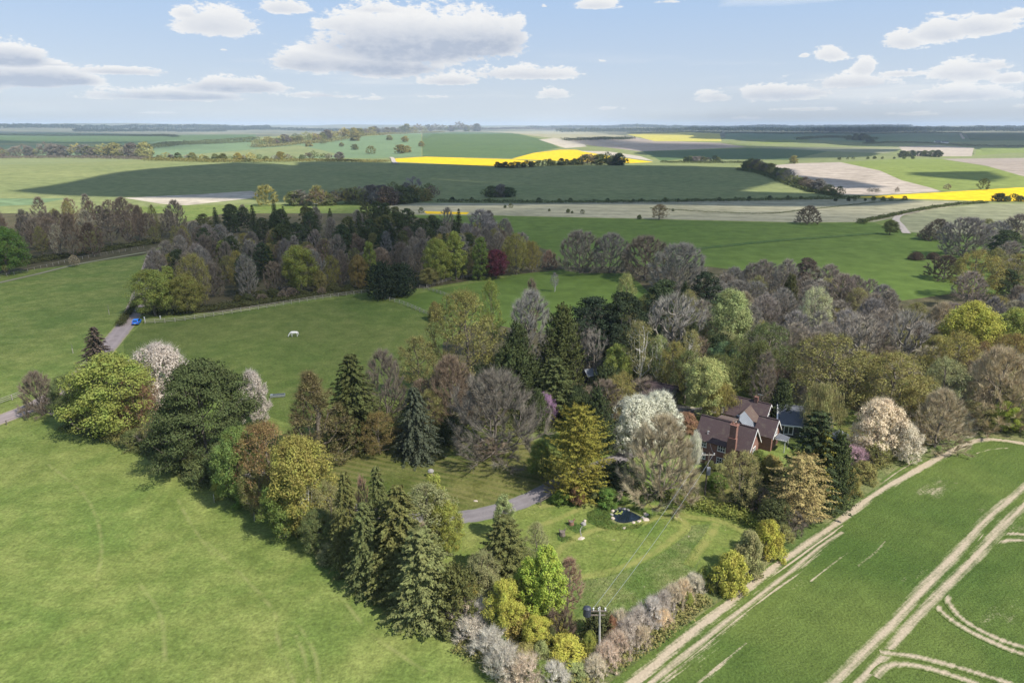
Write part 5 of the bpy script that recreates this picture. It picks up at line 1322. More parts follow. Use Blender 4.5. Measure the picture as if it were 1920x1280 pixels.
row([(600,378),(700,372),(790,362),(812,366)], 10, 26, ['grey','dull','mauve'], 'trees of the hamlet beyond the back wood', 'beyond the back wood', 49)
T('farleafy',500,348,42,None,'oliveyellow','tan round tree beyond the back wood, left of the hamlet trees',386,far=True,lm='the tan round tree beyond the back wood')
T('farleafy',720,353,18,None,'yellow','bright yellow tree among the hamlet trees beyond the back wood',382,far=True,lm='the bright yellow hamlet tree')
T('farleafy',735,364,24,None,'yellowgreen','yellow-green tree right of the bright yellow hamlet tree',382,far=True)
T('farleafy',598,349,34,None,'olive','olive tree tallest among the hamlet trees at left',386,far=True)
row([(1395,316),(1440,325),(1480,343),(1520,356),(1560,366)], 36, 19, ['olive','brown','dull','grey'], 'trees of the belt dividing the ridge fields', 'in the belt dividing ridge fields', 50)
T('farleafy',1574,350,18,None,'dull','dark round tree at the lower end of the dividing belt',369,far=True)
T('farleafy',1488,292,16,None,'olive','olive tree alone on the ridge crest above the chalk field',307,far=True)
T('farbare',1630,352,10,None,'grey','small bare tree in the clump of three below the chalk field, left one',363,far=True)
T('farbare',1638,352,10,None,'grey','small bare tree in the clump of three below the chalk field, middle one',363,far=True)
T('farbare',1645,353,10,None,'grey','small bare tree in the clump of three below the chalk field, right one',363,far=True)
T('farbare',1681,351,9,None,'brown','single small bare tree below the chalk field, right of the clump of three',363,far=True)
T('farbare',1775,345,13,None,'brown','small bare tree on the lime green slope above the yellow rape',359,far=True)
T('farleafy',1844,335,21,None,'dull','round tree on the lime green slope, largest there',356,far=True)
row([(1560,377),(1600,377),(1700,375)], 8, 7, ['dull','dark'], 'bushes below the near yellow field', 'below the near rape field', 51, kinds=('farleafy',), jit=0)
row([(1855,378),(1890,378),(1960,378)], 8, 17, ['dull','dark'], 'bushes right of the near yellow field', 'right of the near rape field', 52, kinds=('farleafy',), jit=0)
row([(830,376),(1000,379),(1300,377),(1560,372)], 22, 7, ['dull','dark'], 'hedge trees below the ridge', 'on the hedge line below the ridge', 53, kinds=('farleafy',), jit=1)
for x, y, w in [(947,390,6),(958,390,9),(1030,396,5),(1065,399,8),(1073,400,5),(1092,401,9),(1199,411,9),(790,400,12),(1262,396,5)]:
    T('farleafy', x, y - w * 0.9, w, None, 'dull', None, y, group='small bushes on the beige field', far=True, auto='on the beige field')
for x, y, w in [(580,275,14),(606,270,12),(640,275,10),(666,281,14),(696,289,20),(752,288,22),(764,286,16),(790,275,13),(760,266,14),(666,264,20),(730,263,12)]:
    T('farleafy', x, y - w * 0.75, w, None, 'olive', None, y, group='round bushes on the left hill', far=True, auto='dotted on the left hill', vary=.25)
row([(1280,303),(1300,304),(1350,304)], 8, 14, ['dull','dark','grey'], 'trees round the far farm', 'by the far farm', 54, kinds=('farleafy',))
row([(1690,296),(1720,293),(1760,295)], 9, 14, ['dark','dull'], 'bushes under the grey field', 'under the far grey field', 55, kinds=('farleafy',), jit=1)
row([(1560,300),(1640,298),(1720,298)], 9, 6, ['dull'], 'hedge bushes on the right crest', 'along the right ridge crest', 56, kinds=('farleafy',), jit=0)
row([(1590,262),(1620,264),(1640,270)], 7, 12, ['dark','dull'], 'trees of the far dale', 'in the far dale at right', 57, kinds=('farleafy',))

M['far_leaf'] = leaf_mat('far_foliage', 0.15, 0.3)
def mass(name, pix, h, depth, tint, label, cat, kind=None, step=None, dens=26, seed=0, leaf=None):
    """a hedge or a far belt of wood: lumpy foliage h metres high along a line of the land, depth metres deep"""
    rng = np.random.default_rng(seed)
    Pw = [at(*p) for p in pix]; dist = np.mean([p.length for p in Pw])
    C = catmull(Pw, max(1.0, h * 0.7))
    Tn = np.gradient(C, axis=0); Tn /= np.linalg.norm(Tn, axis=1)[:, None] + 1e-9; Nn = np.stack([-Tn[:, 1], Tn[:, 0]], 1)
    n = len(C) * dens
    i = rng.integers(0, len(C), n); off = (rng.random(n) - 0.5) * depth
    xy = C[i] + Nn[i] * off[:, None] + rng.normal(size=(n, 2)) * h * 0.3
    top = h * (0.72 + 0.22 * np.sin(i * 0.9) * np.sin(i * 0.33 + 1) + 0.28 * rng.random(n) * np.abs(np.sin(i * 1.7)))
    u = rng.random(n) ** 0.6
    z = zat_np(xy[:, 0], xy[:, 1]) + top * u
    s = (leaf or max(0.12, h * 0.16)) * (0.6 + 0.8 * rng.random(n))
    nr = norm(rng.normal(size=(n, 3)) * 0.7 + np.array([0, 0, 0.6]) + np.concatenate([Nn[i] * np.sign(off)[:, None] * 0.6, np.zeros((n, 1))], 1))
    c0 = np.array([C[:, 0].mean(), C[:, 1].mean(), 0.0])
    V, Q = quads(np.concatenate([xy, z[:, None]], 1) - c0, nr, s, s * 0.75, rng)
    o = link(name, mesh_np(name, V, [Q]), None, [M['far_leaf']]); o.location = c0
    o.color = (*TINT[tint], 1)
    return tag(o, label, cat, None, kind)
mass('hedge', [(1255,938),(1290,948),(1330,958),(1370,968),(1415,985)], 2.0, 1.7, 'yellowgreen', 'long clipped green hedge between the house garden and the pond meadow', 'hedge', dens=420, seed=1, leaf=0.12)
mass('hedge', [(1140,912),(1200,925),(1250,935)], 1.8, 1.6, 'dull', 'short dark hedge above the pond under the big buff tree', 'hedge', dens=380, seed=2, leaf=0.12)
mass('hedge', [(820,379),(1000,380.5),(1200,380),(1310,378),(1450,376),(1610,372)], 2.6, 3, 'dull', 'long dark hedge along the foot of the ridge', 'hedge', dens=40, seed=3)
mass('hedge', [(1610,418),(1680,404),(1740,392),(1800,384),(1850,381)], 2.2, 2.6, 'dull', 'dark hedge curving along the chalk track', 'hedge', dens=60, seed=4)
mass('hedge', [(1220,391),(1330,398),(1440,401),(1520,393),(1640,380),(1700,376)], 0.9, 1.6, 'dull', 'thin dark hedge line across the beige field', 'hedge', dens=40, seed=5)
mass('hedge', [(262,560),(250,578),(236,596),(224,612)], 1.4, 1.4, 'darkolive', 'low dark hedge on the left side of the lane', 'hedge', dens=200, seed=6, leaf=.14)
mass('hedge', [(1385,319),(1430,327),(1480,346),(1530,361),(1570,368)], 3.5, 8, 'dull', 'thick hedge under the tree belt dividing the ridge fields', 'hedge', dens=60, seed=7)
FW = [([(110,282),(200,281),(300,276),(350,270),(480,262)], 12, 60, 'dull'), ([(-200,300),(0,297),(140,296),(280,299)], 7, 50, 'brown'),
      ([(280,301),(420,304),(620,303),(720,304)], 5, 26, 'olive'), ([(480,277),(560,270),(660,259),(760,251),(830,248)], 11, 50, 'olive'),
      ([(140,247),(300,246.5),(420,247)], 30, 300, 'darkest'), ([(420,245),(560,245),(760,246)], 30, 260, 'darkest'), ([(760,244),(900,243.5),(1060,243)], 30, 300, 'darkbrown'),
      ([(1050,248),(1180,247),(1300,245),(1450,246),(1700,247)], 36, 420, 'dark'), ([(1180,250),(1280,249),(1350,250)], 12, 80, 'dull'), ([(1560,248),(1800,246),(2100,246)], 34, 420, 'darkest'),
      ([(1060,264),(1120,262),(1180,260)], 10, 60, 'dark'), ([(1500,262),(1560,258),(1640,262)], 10, 40, 'dull'), ([(1360,250),(1560,251),(1800,250)], 10, 30, 'dull'),
      ([(1620,270),(1700,268),(1820,274),(1960,276)], 6, 12, 'dull'), ([(310,273),(420,269),(500,265)], 8, 30, 'dull'), ([(0,254),(200,255),(330,257)], 10, 40, 'dark'),
      ([(1000,242),(1300,241),(1700,241.5),(2000,242)], 46, 500, 'darkest'), ([(-200,243),(200,242),(500,242)], 46, 400, 'darkest'), ([(1240,305),(1360,306),(1420,306)], 4, 8, 'dull')]
for i, (pl, h, dp, tn) in enumerate(FW):
    mass('far_woodland', pl, h, dp, tn, None, None, 'stuff', dens=90 if h > 12 else 60, seed=60 + i)
mass('undergrowth', [(265,585),(330,588),(420,577),(520,565),(620,552),(690,545)], 1.6, 5, 'darkolive', None, None, 'stuff', dens=160, seed=90, leaf=.2)
mass('undergrowth', [(130,800),(230,826),(330,866),(420,912),(520,965),(600,1010),(680,1070),(770,1130),(850,1180)], 1.0, 4.0, 'dull', None, None, 'stuff', dens=240, seed=91, leaf=.16)
mass('undergrowth', [(700,800),(850,770),(1000,780),(1110,770),(1250,720),(1400,700)], 1.6, 16, 'darkolive', None, None, 'stuff', dens=300, seed=92, leaf=.2)
mass('undergrowth', [(1480,975),(1560,920),(1640,868),(1740,825),(1800,800),(1920,800)], 0.9, 3.0, 'olive', None, None, 'stuff', dens=200, seed=93, leaf=.14)
mass('undergrowth', [(880,1200),(960,1240),(1040,1270),(1110,1240),(1200,1190),(1300,1115)], 1.0, 5.0, 'olive', None, None, 'stuff', dens=300, seed=94, leaf=.13)
mass('undergrowth', [(1560,700),(1700,720),(1850,745),(1950,760)], 3.0, 14, 'olive', None, None, 'stuff', dens=300, seed=95, leaf=.25)
mass('undergrowth', [(20,500),(120,482),(200,470),(290,455)], 2.0, 8, 'darkolive', None, None, 'stuff', dens=120, seed=96, leaf=.3)

M['reed_leaf'] = leaf_mat('reed_leaves', 0.2, 0.35)
def tufts(pix, n, h, tint, seed, name='long_grass'):
    rng = np.random.default_rng(seed); P = np.array([at(*q)[:2] for q in pix]); lo, hi = P.min(0), P.max(0)
    q = rng.random((n * 3, 2)) * (hi - lo) + lo; q = q[inside(P, q)][:n]
    b = np.concatenate([q, np.full((len(q), 1), 0.0)], 1)
    V, Fc = slivers(b, rng.normal(size=(len(q), 3)) * 0.35 + np.array([0, 0, 1.0]), h * (0.5 + 0.8 * rng.random(len(q))), np.full(len(q), 0.03), rng)
    o = link(name, mesh_np(name, V, [Fc]), None, [M['reed_leaf']]); o.color = (*TINT[tint], 1); return tag(o, kind='stuff')
tufts([(1100,962),(1118,953),(1146,952),(1146,978),(1160,984),(1195,984),(1210,980),(1200,990),(1160,994),(1125,991),(1102,978)], 3600, .34, 'meadowblade', 301)
tufts([(1176,951),(1200,954),(1212,960),(1206,966),(1192,960)], 700, .4, 'meadowblade', 302)
tufts([(1045,1003),(1070,1006),(1082,1014),(1060,1018),(1046,1012)], 350, .3, 'meadowblade', 303)
tufts([(1058,980),(1075,977),(1100,990),(1090,1005),(1068,992)], 350, .28, 'meadowblade', 304)
tufts([(1062,1086),(1110,1083),(1165,1071),(1222,1046),(1266,1014),(1290,990),(1330,984),(1322,1012),(1296,1070),(1150,1160),(1085,1150)], 4200, .20, 'meadowblade', 305)
tufts([(1130,1285),(1270,1165),(1400,1060),(1500,985),(1600,915),(1700,855),(1690,870),(1600,930),(1480,1012),(1350,1112),(1240,1205),(1160,1280)], 6000, .34, 'meadowblade', 306)
# ------------------------------------------------------------------ built things
def brick_mat(name, a, b, mortar):
    m, nt, out = new_mat(name)
    tc = nt.n.new('ShaderNodeTexCoord').outputs['Object']
    x, y, z = nt.xyz(tc)
    br = nt.n.new('ShaderNodeTexBrick'); nt.l.new(nt.comb(nt.m('ADD', x, y), z, 0.0), br.inputs['Vector'])
    br.inputs['Scale'].default_value = 4.4; br.inputs['Mortar Size'].default_value = 0.012
    nt.put(br.inputs['Color1'], a); nt.put(br.inputs['Color2'], b); nt.put(br.inputs['Mortar'], mortar)
    n = nt.noise(tc, 1.2, 5, 0.65)
    k = nt.map(n, 0.3, 0.7, 0.75, 1.2)
    c = nt.mix(1.0, br.outputs[0], nt.comb(k, k, k), 'MULTIPLY')
    principled(nt, out, c, 0.9, 0.15, n, 0.2, 0.03)
    return m
def tile_mat(name, a, b, moss, course=0.27):
    m, nt, out = new_mat(name)
    tc = nt.n.new('ShaderNodeTexCoord').outputs['Object']
    x, y, z = nt.xyz(tc)
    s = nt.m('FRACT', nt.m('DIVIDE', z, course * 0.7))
    n = nt.noise(tc, 1.1, 5, 0.65); n3 = nt.noise(tc, 7.0, 3, 0.7)
    c = nt.mix(nt.map(n3, 0.3, 0.7), a, b)
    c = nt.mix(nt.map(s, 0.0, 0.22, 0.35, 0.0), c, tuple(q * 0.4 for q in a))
    c = nt.mix(nt.map(n, 0.52, 0.72, 0.0, 0.55), c, moss)
    principled(nt, out, c, 0.85, 0.2, nt.m('ADD', s, n3), 0.4, 0.03)
    return m
M['brick'] = brick_mat('red_brick', (0.235, 0.112, 0.083), (0.18, 0.088, 0.068), (0.28, 0.23, 0.19))
M['tile'] = tile_mat('clay_tiles', (0.060, 0.041, 0.043), (0.092, 0.063, 0.061), (0.14, 0.12, 0.09))
M['tile_brown'] = tile_mat('brown_tiles', (0.088, 0.061, 0.050), (0.125, 0.089, 0.073), (0.16, 0.14, 0.105))
M['slate'] = tile_mat('slate', (0.085, 0.092, 0.106), (0.115, 0.122, 0.138), (0.15, 0.155, 0.16))
M['white_paint'] = plain('white_paint', (0.66, 0.65, 0.62), 0.5, 0.4, 0.05)
M['dark_board'] = plain('dark_boarding', (0.045, 0.042, 0.040), 0.7, 0.3, 0.3)
M['grey_metal'] = plain('galvanised_metal', (0.40, 0.42, 0.43), 0.45, 0.5, 0.15, 3.0, 0.6)
M['zinc'] = plain('pale_zinc_sheet', (0.19, 0.205, 0.225), 0.7, 0.15, 0.10, 1.0, 0.0)
M['timber'] = plain('weathered_timber', (0.33, 0.30, 0.25), 0.9, 0.15, 0.3, 3.0)
M['timber_dark'] = plain('dark_timber', (0.15, 0.125, 0.10), 0.9, 0.15, 0.3, 3.0)
M['pole_wood'] = plain('pole_timber', (0.36, 0.34, 0.31), 0.9, 0.15, 0.25, 2.0)
M['stone'] = plain('pale_stone', (0.44, 0.37, 0.30), 0.9, 0.2, 0.3, 2.5, bump=0.4)
M['stone_grey'] = plain('grey_stone', (0.26, 0.245, 0.225), 0.9, 0.2, 0.3, 2.5, bump=0.4)
M['terracotta'] = plain('terracotta', (0.20, 0.11, 0.075), 0.85, 0.2, 0.2)
M['black_metal'] = plain('dark_painted_metal', (0.035, 0.04, 0.055), 0.5, 0.4, 0.2)
M['rubber'] = plain('rubber', (0.02, 0.02, 0.02), 0.8, 0.2, 0.2)
M['car_blue'] = plain('blue_car_paint', (0.012, 0.19, 0.72), 0.22, 0.6, 0.04)
M['hide'] = plain('white_horse_coat', (0.74, 0.71, 0.66), 0.8, 0.2, 0.10, 2.0)
M['dark_hair'] = plain('grey_horse_hair', (0.10, 0.09, 0.085), 0.85, 0.2, 0.2)
def glass_mat():
    m, nt, out = new_mat('window_glass')
    principled(nt, out, (0.025, 0.03, 0.035), 0.06, 0.6); return m
M['glass'] = glass_mat()
def water_mat():
    m, nt, out = new_mat('pond_water')
    P = pos_node(nt)
    principled(nt, out, (0.008, 0.014, 0.020), 0.07, 0.5, nt.noise(P, 3.0, 3, 0.5), 0.12, 0.05); return m
M['water'] = water_mat()

class MB:
    def __init__(s): s.bm = bmesh.new()
    def box(s, x0, x1, y0, y1, z0, z1):
        r = bmesh.ops.create_cube(s.bm, size=1.0)
        for v in r['verts']:
            v.co = Vector((x0 + (v.co.x + .5) * (x1 - x0), y0 + (v.co.y + .5) * (y1 - y0), z0 + (v.co.z + .5) * (z1 - z0)))
        return r['verts']
    def poly(s, P): return s.bm.faces.new([s.bm.verts.new(p) for p in P])
    def slab(s, P, t):
        """a sheet through P (in order), t thick below it"""
        P = [Vector(p) for p in P]; n = (P[1] - P[0]).cross(P[2] - P[0]).normalized()
        if n.z < 0: n = -n
        a = [s.bm.verts.new(p) for p in P]; b = [s.bm.verts.new(p - n * t) for p in P]
        s.bm.faces.new(a); s.bm.faces.new(b[::-1])
        for i in range(len(P)): j = (i + 1) % len(P); s.bm.faces.new((a[j], a[i], b[i], b[j]))
    def tube(s, a, b, r0, r1=None, n=8):
        a, b = Vector(a), Vector(b); r1 = r0 if r1 is None else r1
        d = (b - a).normalized(); u = d.orthogonal().normalized(); v = d.cross(u)
        A = [s.bm.verts.new(a + (u * math.cos(6.2832 * i / n) + v * math.sin(6.2832 * i / n)) * r0) for i in range(n)]
        B = [s.bm.verts.new(b + (u * math.cos(6.2832 * i / n) + v * math.sin(6.2832 * i / n)) * r1) for i in range(n)]
        for i in range(n): j = (i + 1) % n; s.bm.faces.new((A[i], A[j], B[j], B[i]))
        s.bm.faces.new(A[::-1]); s.bm.faces.new(B)
    def build(s, name, mat, parent=None, smooth=False):
        bmesh.ops.recalc_face_normals(s.bm, faces=s.bm.faces)
        me = bpy.data.meshes.new(name); s.bm.to_mesh(me); s.bm.free()
        if smooth:
            for p in me.polygons: p.use_smooth = True
        return link(name, me, parent, [mat])

def gable_walls(mb, x0, x1, y0, y1, ze, zr, along='x'):
    """four brick walls with gables; ridge along x or y"""
    if along == 'x':
        ym = (y0 + y1) / 2
        mb.poly([(x0, y0, 0), (x1, y0, 0), (x1, y0, ze), (x0, y0, ze)]); mb.poly([(x1, y1, 0), (x0, y1, 0), (x0, y1, ze), (x1, y1, ze)])
        for x in (x0, x1): mb.poly([(x, y0, 0), (x, y1, 0), (x, y1, ze), (x, ym, zr), (x, y0, ze)])
    else:
        xm = (x0 + x1) / 2
        mb.poly([(x0, y0, 0), (x0, y1, 0), (x0, y1, ze), (x0, y0, ze)]); mb.poly([(x1, y0, 0), (x1, y1, 0), (x1, y1, ze), (x1, y0, ze)])
        for y in (y0, y1): mb.poly([(x0, y, 0), (x1, y, 0), (x1, y, ze), (xm, y, zr), (x0, y, ze)])
def gable_roof(mb, x0, x1, y0, y1, ze, zr, along='x', ov=0.3, ev=0.35, t=0.16):
    zr += 0.14; 
    if along == 'x':
        ym = (y0 + y1) / 2; g = (zr - 0.14 - ze) / (ym - y0); lo = ze + 0.14 - g * ev
        mb.slab([(x0 - ov, y0 - ev, lo), (x1 + ov, y0 - ev, lo), (x1 + ov, ym, zr), (x0 - ov, ym, zr)], t)
        mb.slab([(x0 - ov, y1 + ev, lo), (x1 + ov, y1 + ev, lo), (x1 + ov, ym, zr + .003), (x0 - ov, ym, zr + .003)], t)
        mb.tube((x0 - ov, ym, zr + .02), (x1 + ov, ym, zr + .02), 0.13, n=6)
    else:
        xm = (x0 + x1) / 2; g = (zr - 0.14 - ze) / (xm - x0); lo = ze + 0.14 - g * ev
        mb.slab([(x0 - ev, y0 - ov, lo), (x0 - ev, y1 + ov, lo), (xm, y1 + ov, zr), (xm, y0 - ov, zr)], t)
        mb.slab([(x1 + ev, y0 - ov, lo), (x1 + ev, y1 + ov, lo), (xm, y1 + ov, zr + .003), (xm, y0 - ov, zr + .003)], t)
        mb.tube((xm, y0 - ov, zr + .02), (xm, y1 + ov, zr + .02), 0.13, n=6)
def barge(parent, x, y0, y1, ze, zr, ev=0.35):
    """white boards up the two verges of a gable at x (facing +x)"""
    ym = (y0 + y1) / 2; g = (zr - ze) / (ym - y0); mb = MB()
    for sgn, ya in ((1, y0 - ev), (-1, y1 + ev)):
        lo = ze + 0.10 - g * ev
        P = [(x + .004, ya, lo), (x + .004, ym, zr + .12), (x + .004, ym, zr - .16), (x + .004, ya, lo - .24)]
        a = [mb.bm.verts.new(p) for p in P]; b = [mb.bm.verts.new((p[0] + .06, p[1], p[2])) for p in P]
        mb.bm.faces.new(a); mb.bm.faces.new(b[::-1])
        for i in range(4): j = (i + 1) % 4; mb.bm.faces.new((a[i], a[j], b[j], b[i]))
    return mb.build('bargeboard', M['white_paint'], parent)
def window(parent, cx, cy_, cz, w, h, face, cols=3, rows=2):
    """casement let into a wall facing -y ('s') or +x ('e'); the glass is the window, its white bars a frame"""
    mb = MB(); fr = MB()
    def B(m_, u0, u1, z0, z1, d0, d1):
        if face == 's': m_.box(cx + u0, cx + u1, cy_ - d1, cy_ - d0, cz + z0, cz + z1)
        else: m_.box(cx + d0, cx + d1, cy_ + u0, cy_ + u1, cz + z0, cz + z1)
    B(mb, -w / 2, w / 2, -h / 2, h / 2, -0.02, 0.025)
    o = mb.build('window', M['glass'], parent)
    t = 0.09
    B(fr, -w / 2 - .03, -w / 2 + t, -h / 2, h / 2, 0.0, 0.07); B(fr, w / 2 - t, w / 2 + .03, -h / 2, h / 2, 0.0, 0.07)
    B(fr, -w / 2 - .03, w / 2 + .03, h / 2 - t, h / 2 + .03, 0.0, 0.074); B(fr, -w / 2 - .08, w / 2 + .08, -h / 2 - .05, -h / 2 + t, 0.0, 0.12)
    for k in range(1, cols): u = -w / 2 + w * k / cols; B(fr, u - .045, u + .045, -h / 2 + t, h / 2 - t, 0.0, 0.066)
    for k in range(1, rows): z = -h / 2 + h * k / rows; B(fr, -w / 2 + t, w / 2 - t, z - .03, z + .03, 0.0, 0.06)
    fr.build('frame', M['white_paint'], o)
    return o

HX, HY, HROT = 40.1, 102.8, -math.radians(37.3)
def build_house():
    h = empty('brick_house', (HX, HY, 0), HROT)
    tag(h, 'red brick house with purple tiled roofs, tall side chimney and white-framed windows', 'house')
    mb = MB(); gable_walls(mb, -9.0, 0, -2.6, 2.6, 4.5, 7.5); mb.build('wall', M['brick'], h)
    rf = MB(); gable_roof(rf, -9.0, 0, -2.6, 2.6, 4.5, 7.5); roof = rf.build('roof', M['tile'], h)
    vp = MB(); vp.tube((-7.2, -2.0, 5.1), (-7.2, -2.0, 5.9), 0.06); vp.tube((-7.2, -2.0, 5.75), (-6.95, -2.0, 5.85), 0.05); vp.build('vent_pipe', M['white_paint'], roof)
    dm = MB(); dm.slab([(-6.6, 0.15, 7.78), (-3.6, 0.15, 7.78), (-3.6, 2.2, 7.55), (-6.6, 2.2, 7.55)], .14); dm.build('dormer_roof', M['tile_brown'], roof)
    dw = MB(); dw.box(-6.4, -3.8, 1.0, 1.9, 6.0, 7.48); dw.build('dormer_wall', M['white_paint'], roof)
    c = MB(); c.box(-3.35, -1.95, -3.35, -2.602, 0, 6.3); c.box(-3.15, -2.1, -3.25, -2.3, 6.3, 8.4); c.box(-3.25, -2.0, -3.35, -2.2, 8.4, 8.62); ch = c.build('chimney', M['brick'], h)
    p = MB(); p.tube((-2.9, -2.8, 8.62), (-2.9, -2.8, 9.1), .14, .11); p.tube((-2.35, -2.8, 8.62), (-2.35, -2.8, 9.1), .14, .11); p.build('chimney_pot', M['terracotta'], ch)
    for x, z in ((-7.7, 3.65), (-4.4, 3.65), (-7.7, 1.45), (-4.4, 1.35)): window(h, x, -2.6, z, 1.3, 1.15, 's')
    window(h, 0, 0.2, 3.5, 1.4, 1.25, 'e'); window(h, 0, -0.2, 1.3, 1.6, 1.25, 'e')
    barge(h, 0.31, -2.6, 2.6, 4.5, 7.5)
    # rear wings
    mb = MB(); gable_walls(mb, -7.9, -3.1, 2.64, 14.5, 2.8, 5.3, 'y'); mb.build('rear_wall', M['brick'], h)
    rf = MB(); gable_roof(rf, -7.9, -3.1, 2.9, 14.4, 2.8, 5.3, 'y', ov=0.0); r2 = rf.build('rear_roof', M['tile_brown'], h)
    gl = MB(); gl.slab([(-5.4, 6.9, 5.62), (-5.4, 10.6, 5.62), (-2.95, 10.6, 3.35), (-2.95, 6.9, 3.35)], .08)
    for k in range(8): y = 6.95 + 3.6 * k / 7; gl.tube((-5.4, y, 5.66), (-2.95, y, 3.39), .035, n=4)
    gl.build('zinc_roof_panel', M['zinc'], r2)
    fl = MB(); fl.box(-5.4, -4.9, 6.2, 6.7, 4.6, 6.3); fl.build('flue', M['black_metal'], r2)
    mb = MB(); gable_walls(mb, -2.75, 0.4, 8.8, 13.2, 2.9, 5.2); mb.build('side_wing_wall', M['brick'], h)
    rf = MB(); gable_roof(rf, -2.55, 0.4, 8.8, 13.2, 2.9, 5.2); rf.build('side_wing_roof', M['tile'], h)
    barge(h, 0.71, 8.8, 13.2, 2.9, 5.2); window(h, 0.4, 11.0, 2.9, 1.3, 1.1, 'e')
    mb = MB(); gable_walls(mb, -10.2, -2.9, 14.55, 19.9, 2.8, 5.3); mb.build('back_wing_wall', M['brick'], h)
    rf = MB(); gable_roof(rf, -10.2, -2.9, 14.55, 19.9, 2.8, 5.3); rb = rf.build('back_wing_roof', M['tile'], h)
    st = MB(); st.box(-5.8, -5.1, 16.9, 17.5, 5.2, 6.3); st.build('chimney', M['brick'], rb)
    barge(h, -2.59, 14.55, 19.9, 2.8, 5.3); window(h, -2.9, 17.2, 3.0, 0.9, 0.8, 'e', 2, 1)
    pr = MB(); pr.slab([(0.75, 9.6, 2.55), (0.75, 12.0, 2.55), (2.7, 12.0, 2.25), (2.7, 9.6, 2.25)], .16); pr.build('porch_roof', M['slate'], h)
    pw = MB(); pw.box(2.4, 2.52, 9.7, 9.82, 0, 2.1); pw.box(2.4, 2.52, 11.8, 11.92, 0, 2.1); pw.box(0.75, 2.7, 9.5, 9.58, 2.2, 2.38); pw.build('porch_post', M['white_paint'], h)
    tv = MB(); tv.tube((-4.8, 17.2, 5.4), (-4.8, 17.2, 7.0), .03, n=5); tv.tube((-5.3, 17.2, 6.9), (-4.3, 17.2, 6.9), .025, n=5)
    for k in range(5): tv.tube((-5.2 + .2 * k, 17.0, 6.9), (-5.2 + .2 * k, 17.4, 6.9), .015, n=4)
    tv.build('aerial', M['grey_metal'], rb)
build_house()
def local(x, y, z=0.0):
    return Vector((HX + x * math.cos(HROT) - y * math.sin(HROT), HY + x * math.sin(HROT) + y * math.cos(HROT), z))
def build_annexe():
    p = local(2.5, 20.5); h = empty('slate_annexe', p, HROT + 0.35)
    tag(h, 'dark boarded annexe with a grey slate roof behind the brick house', 'outbuilding')
    mb = MB(); gable_walls(mb, -4.5, 4.5, -3.0, 3.0, 2.8, 5.0); mb.build('wall', M['dark_board'], h)
    rf = MB(); gable_roof(rf, -4.5, 4.5, -3.0, 3.0, 2.8, 5.0); r = rf.build('roof', M['slate'], h)
    f = MB(); f.box(-4.9, 4.9, -3.62, -3.44, 2.42, 2.62); f.build('fascia', M['white_paint'], h)
    e = MB()
    e.slab([(-4.83, -3.3, 2.82), (-4.60, -3.3, 2.82), (-4.60, 0, 5.24), (-4.83, 0, 5.24)], .05); e.build('verge', M['white_paint'], r)
    s = MB(); s.slab([(1.2, -1.9, 3.86), (2.8, -1.9, 3.86), (2.8, -0.8, 4.67), (1.2, -0.8, 4.67)], .06); s.build('roof_light', M['zinc'], r)
    for x in (-2.6, 0.2): window(h, x, -3.0, 1.4, 1.6, 1.6, 's', 2, 1)
build_annexe()
def small_building(name, label, cat, pix, size, ze, zr, rot, wall, roof, hgt=0.0):
    p = at(*pix); h = empty(name, p, rot); tag(h, label, cat); a, b = size
    mb = MB(); gable_walls(mb, -a / 2, a / 2, -b / 2, b / 2, ze, zr); mb.build('wall', wall, h)
    rf = MB(); gable_roof(rf, -a / 2, a / 2, -b / 2, b / 2, ze, zr); rf.build('roof', roof, h)
    return h
small_building('barn', 'small barn with a dark tiled roof among bare trees behind the white blossom', 'barn', (1237,756), (6.5, 4.2), 2.2, 4.3, -0.5, M['dark_board'], M['tile'])
g = small_building('glazed_shed', 'little shed with a pale bluish roof half hidden among the dark evergreens', 'shed', (1106,716), (2.6, 2.2), 2.1, 3.0, 0.5, M['dark_board'], M['zinc'])
small_building('farm_barn', 'grey far barn among dark trees beyond the ridge belt', 'barn', (1308,303), (26, 12), 5, 9, 0.3, M['stone_grey'], M['tile_brown'])
small_building('white_farmhouse', 'tiny white far building, left of two, on the distant plain at right', 'building', (1757,269), (20, 10), 5, 9, 0.1, M['white_paint'], M['slate'])
small_building('white_farmhouse', 'tiny white far building, right of two, on the distant plain at right', 'building', (1771,269.5), (24, 10), 5, 9, 0.0, M['white_paint'], M['slate'])
small_building('cottage', 'small cottage with a pale wall among the hamlet trees beyond the back wood', 'house', (596,382), (9, 6), 3.5, 6.5, 0.4, M['white_paint'], M['tile_brown'])
small_building('cottage', 'small brick cottage near the bright yellow hamlet tree beyond the back wood', 'house', (655,372), (10, 6), 3.5, 6.5, -0.2, M['brick'], M['tile_brown'])

def garden_frame():
    p = at(1571, 822); h = empty('cold_frame', p, 0.6); tag(h, 'pale glazed garden frame on the lawn left of the cream blossom', 'garden frame')
    b = MB(); b.box(-1.9, 1.9, -0.9, -0.8, 0, .5); b.box(-1.9, 1.9, .8, .9, 0, .9); b.box(-1.9, -1.8, -.8, .8, 0, .55); b.box(1.8, 1.9, -.8, .8, 0, .55); b.build('base', M['timber'], h)
    l = MB(); l.slab([(-2.0, -1.0, .56), (2.0, -1.0, .56), (2.0, 1.0, 1.0), (-2.0, 1.0, 1.0)], .05); l.build('lid', M['zinc'], h)
garden_frame()

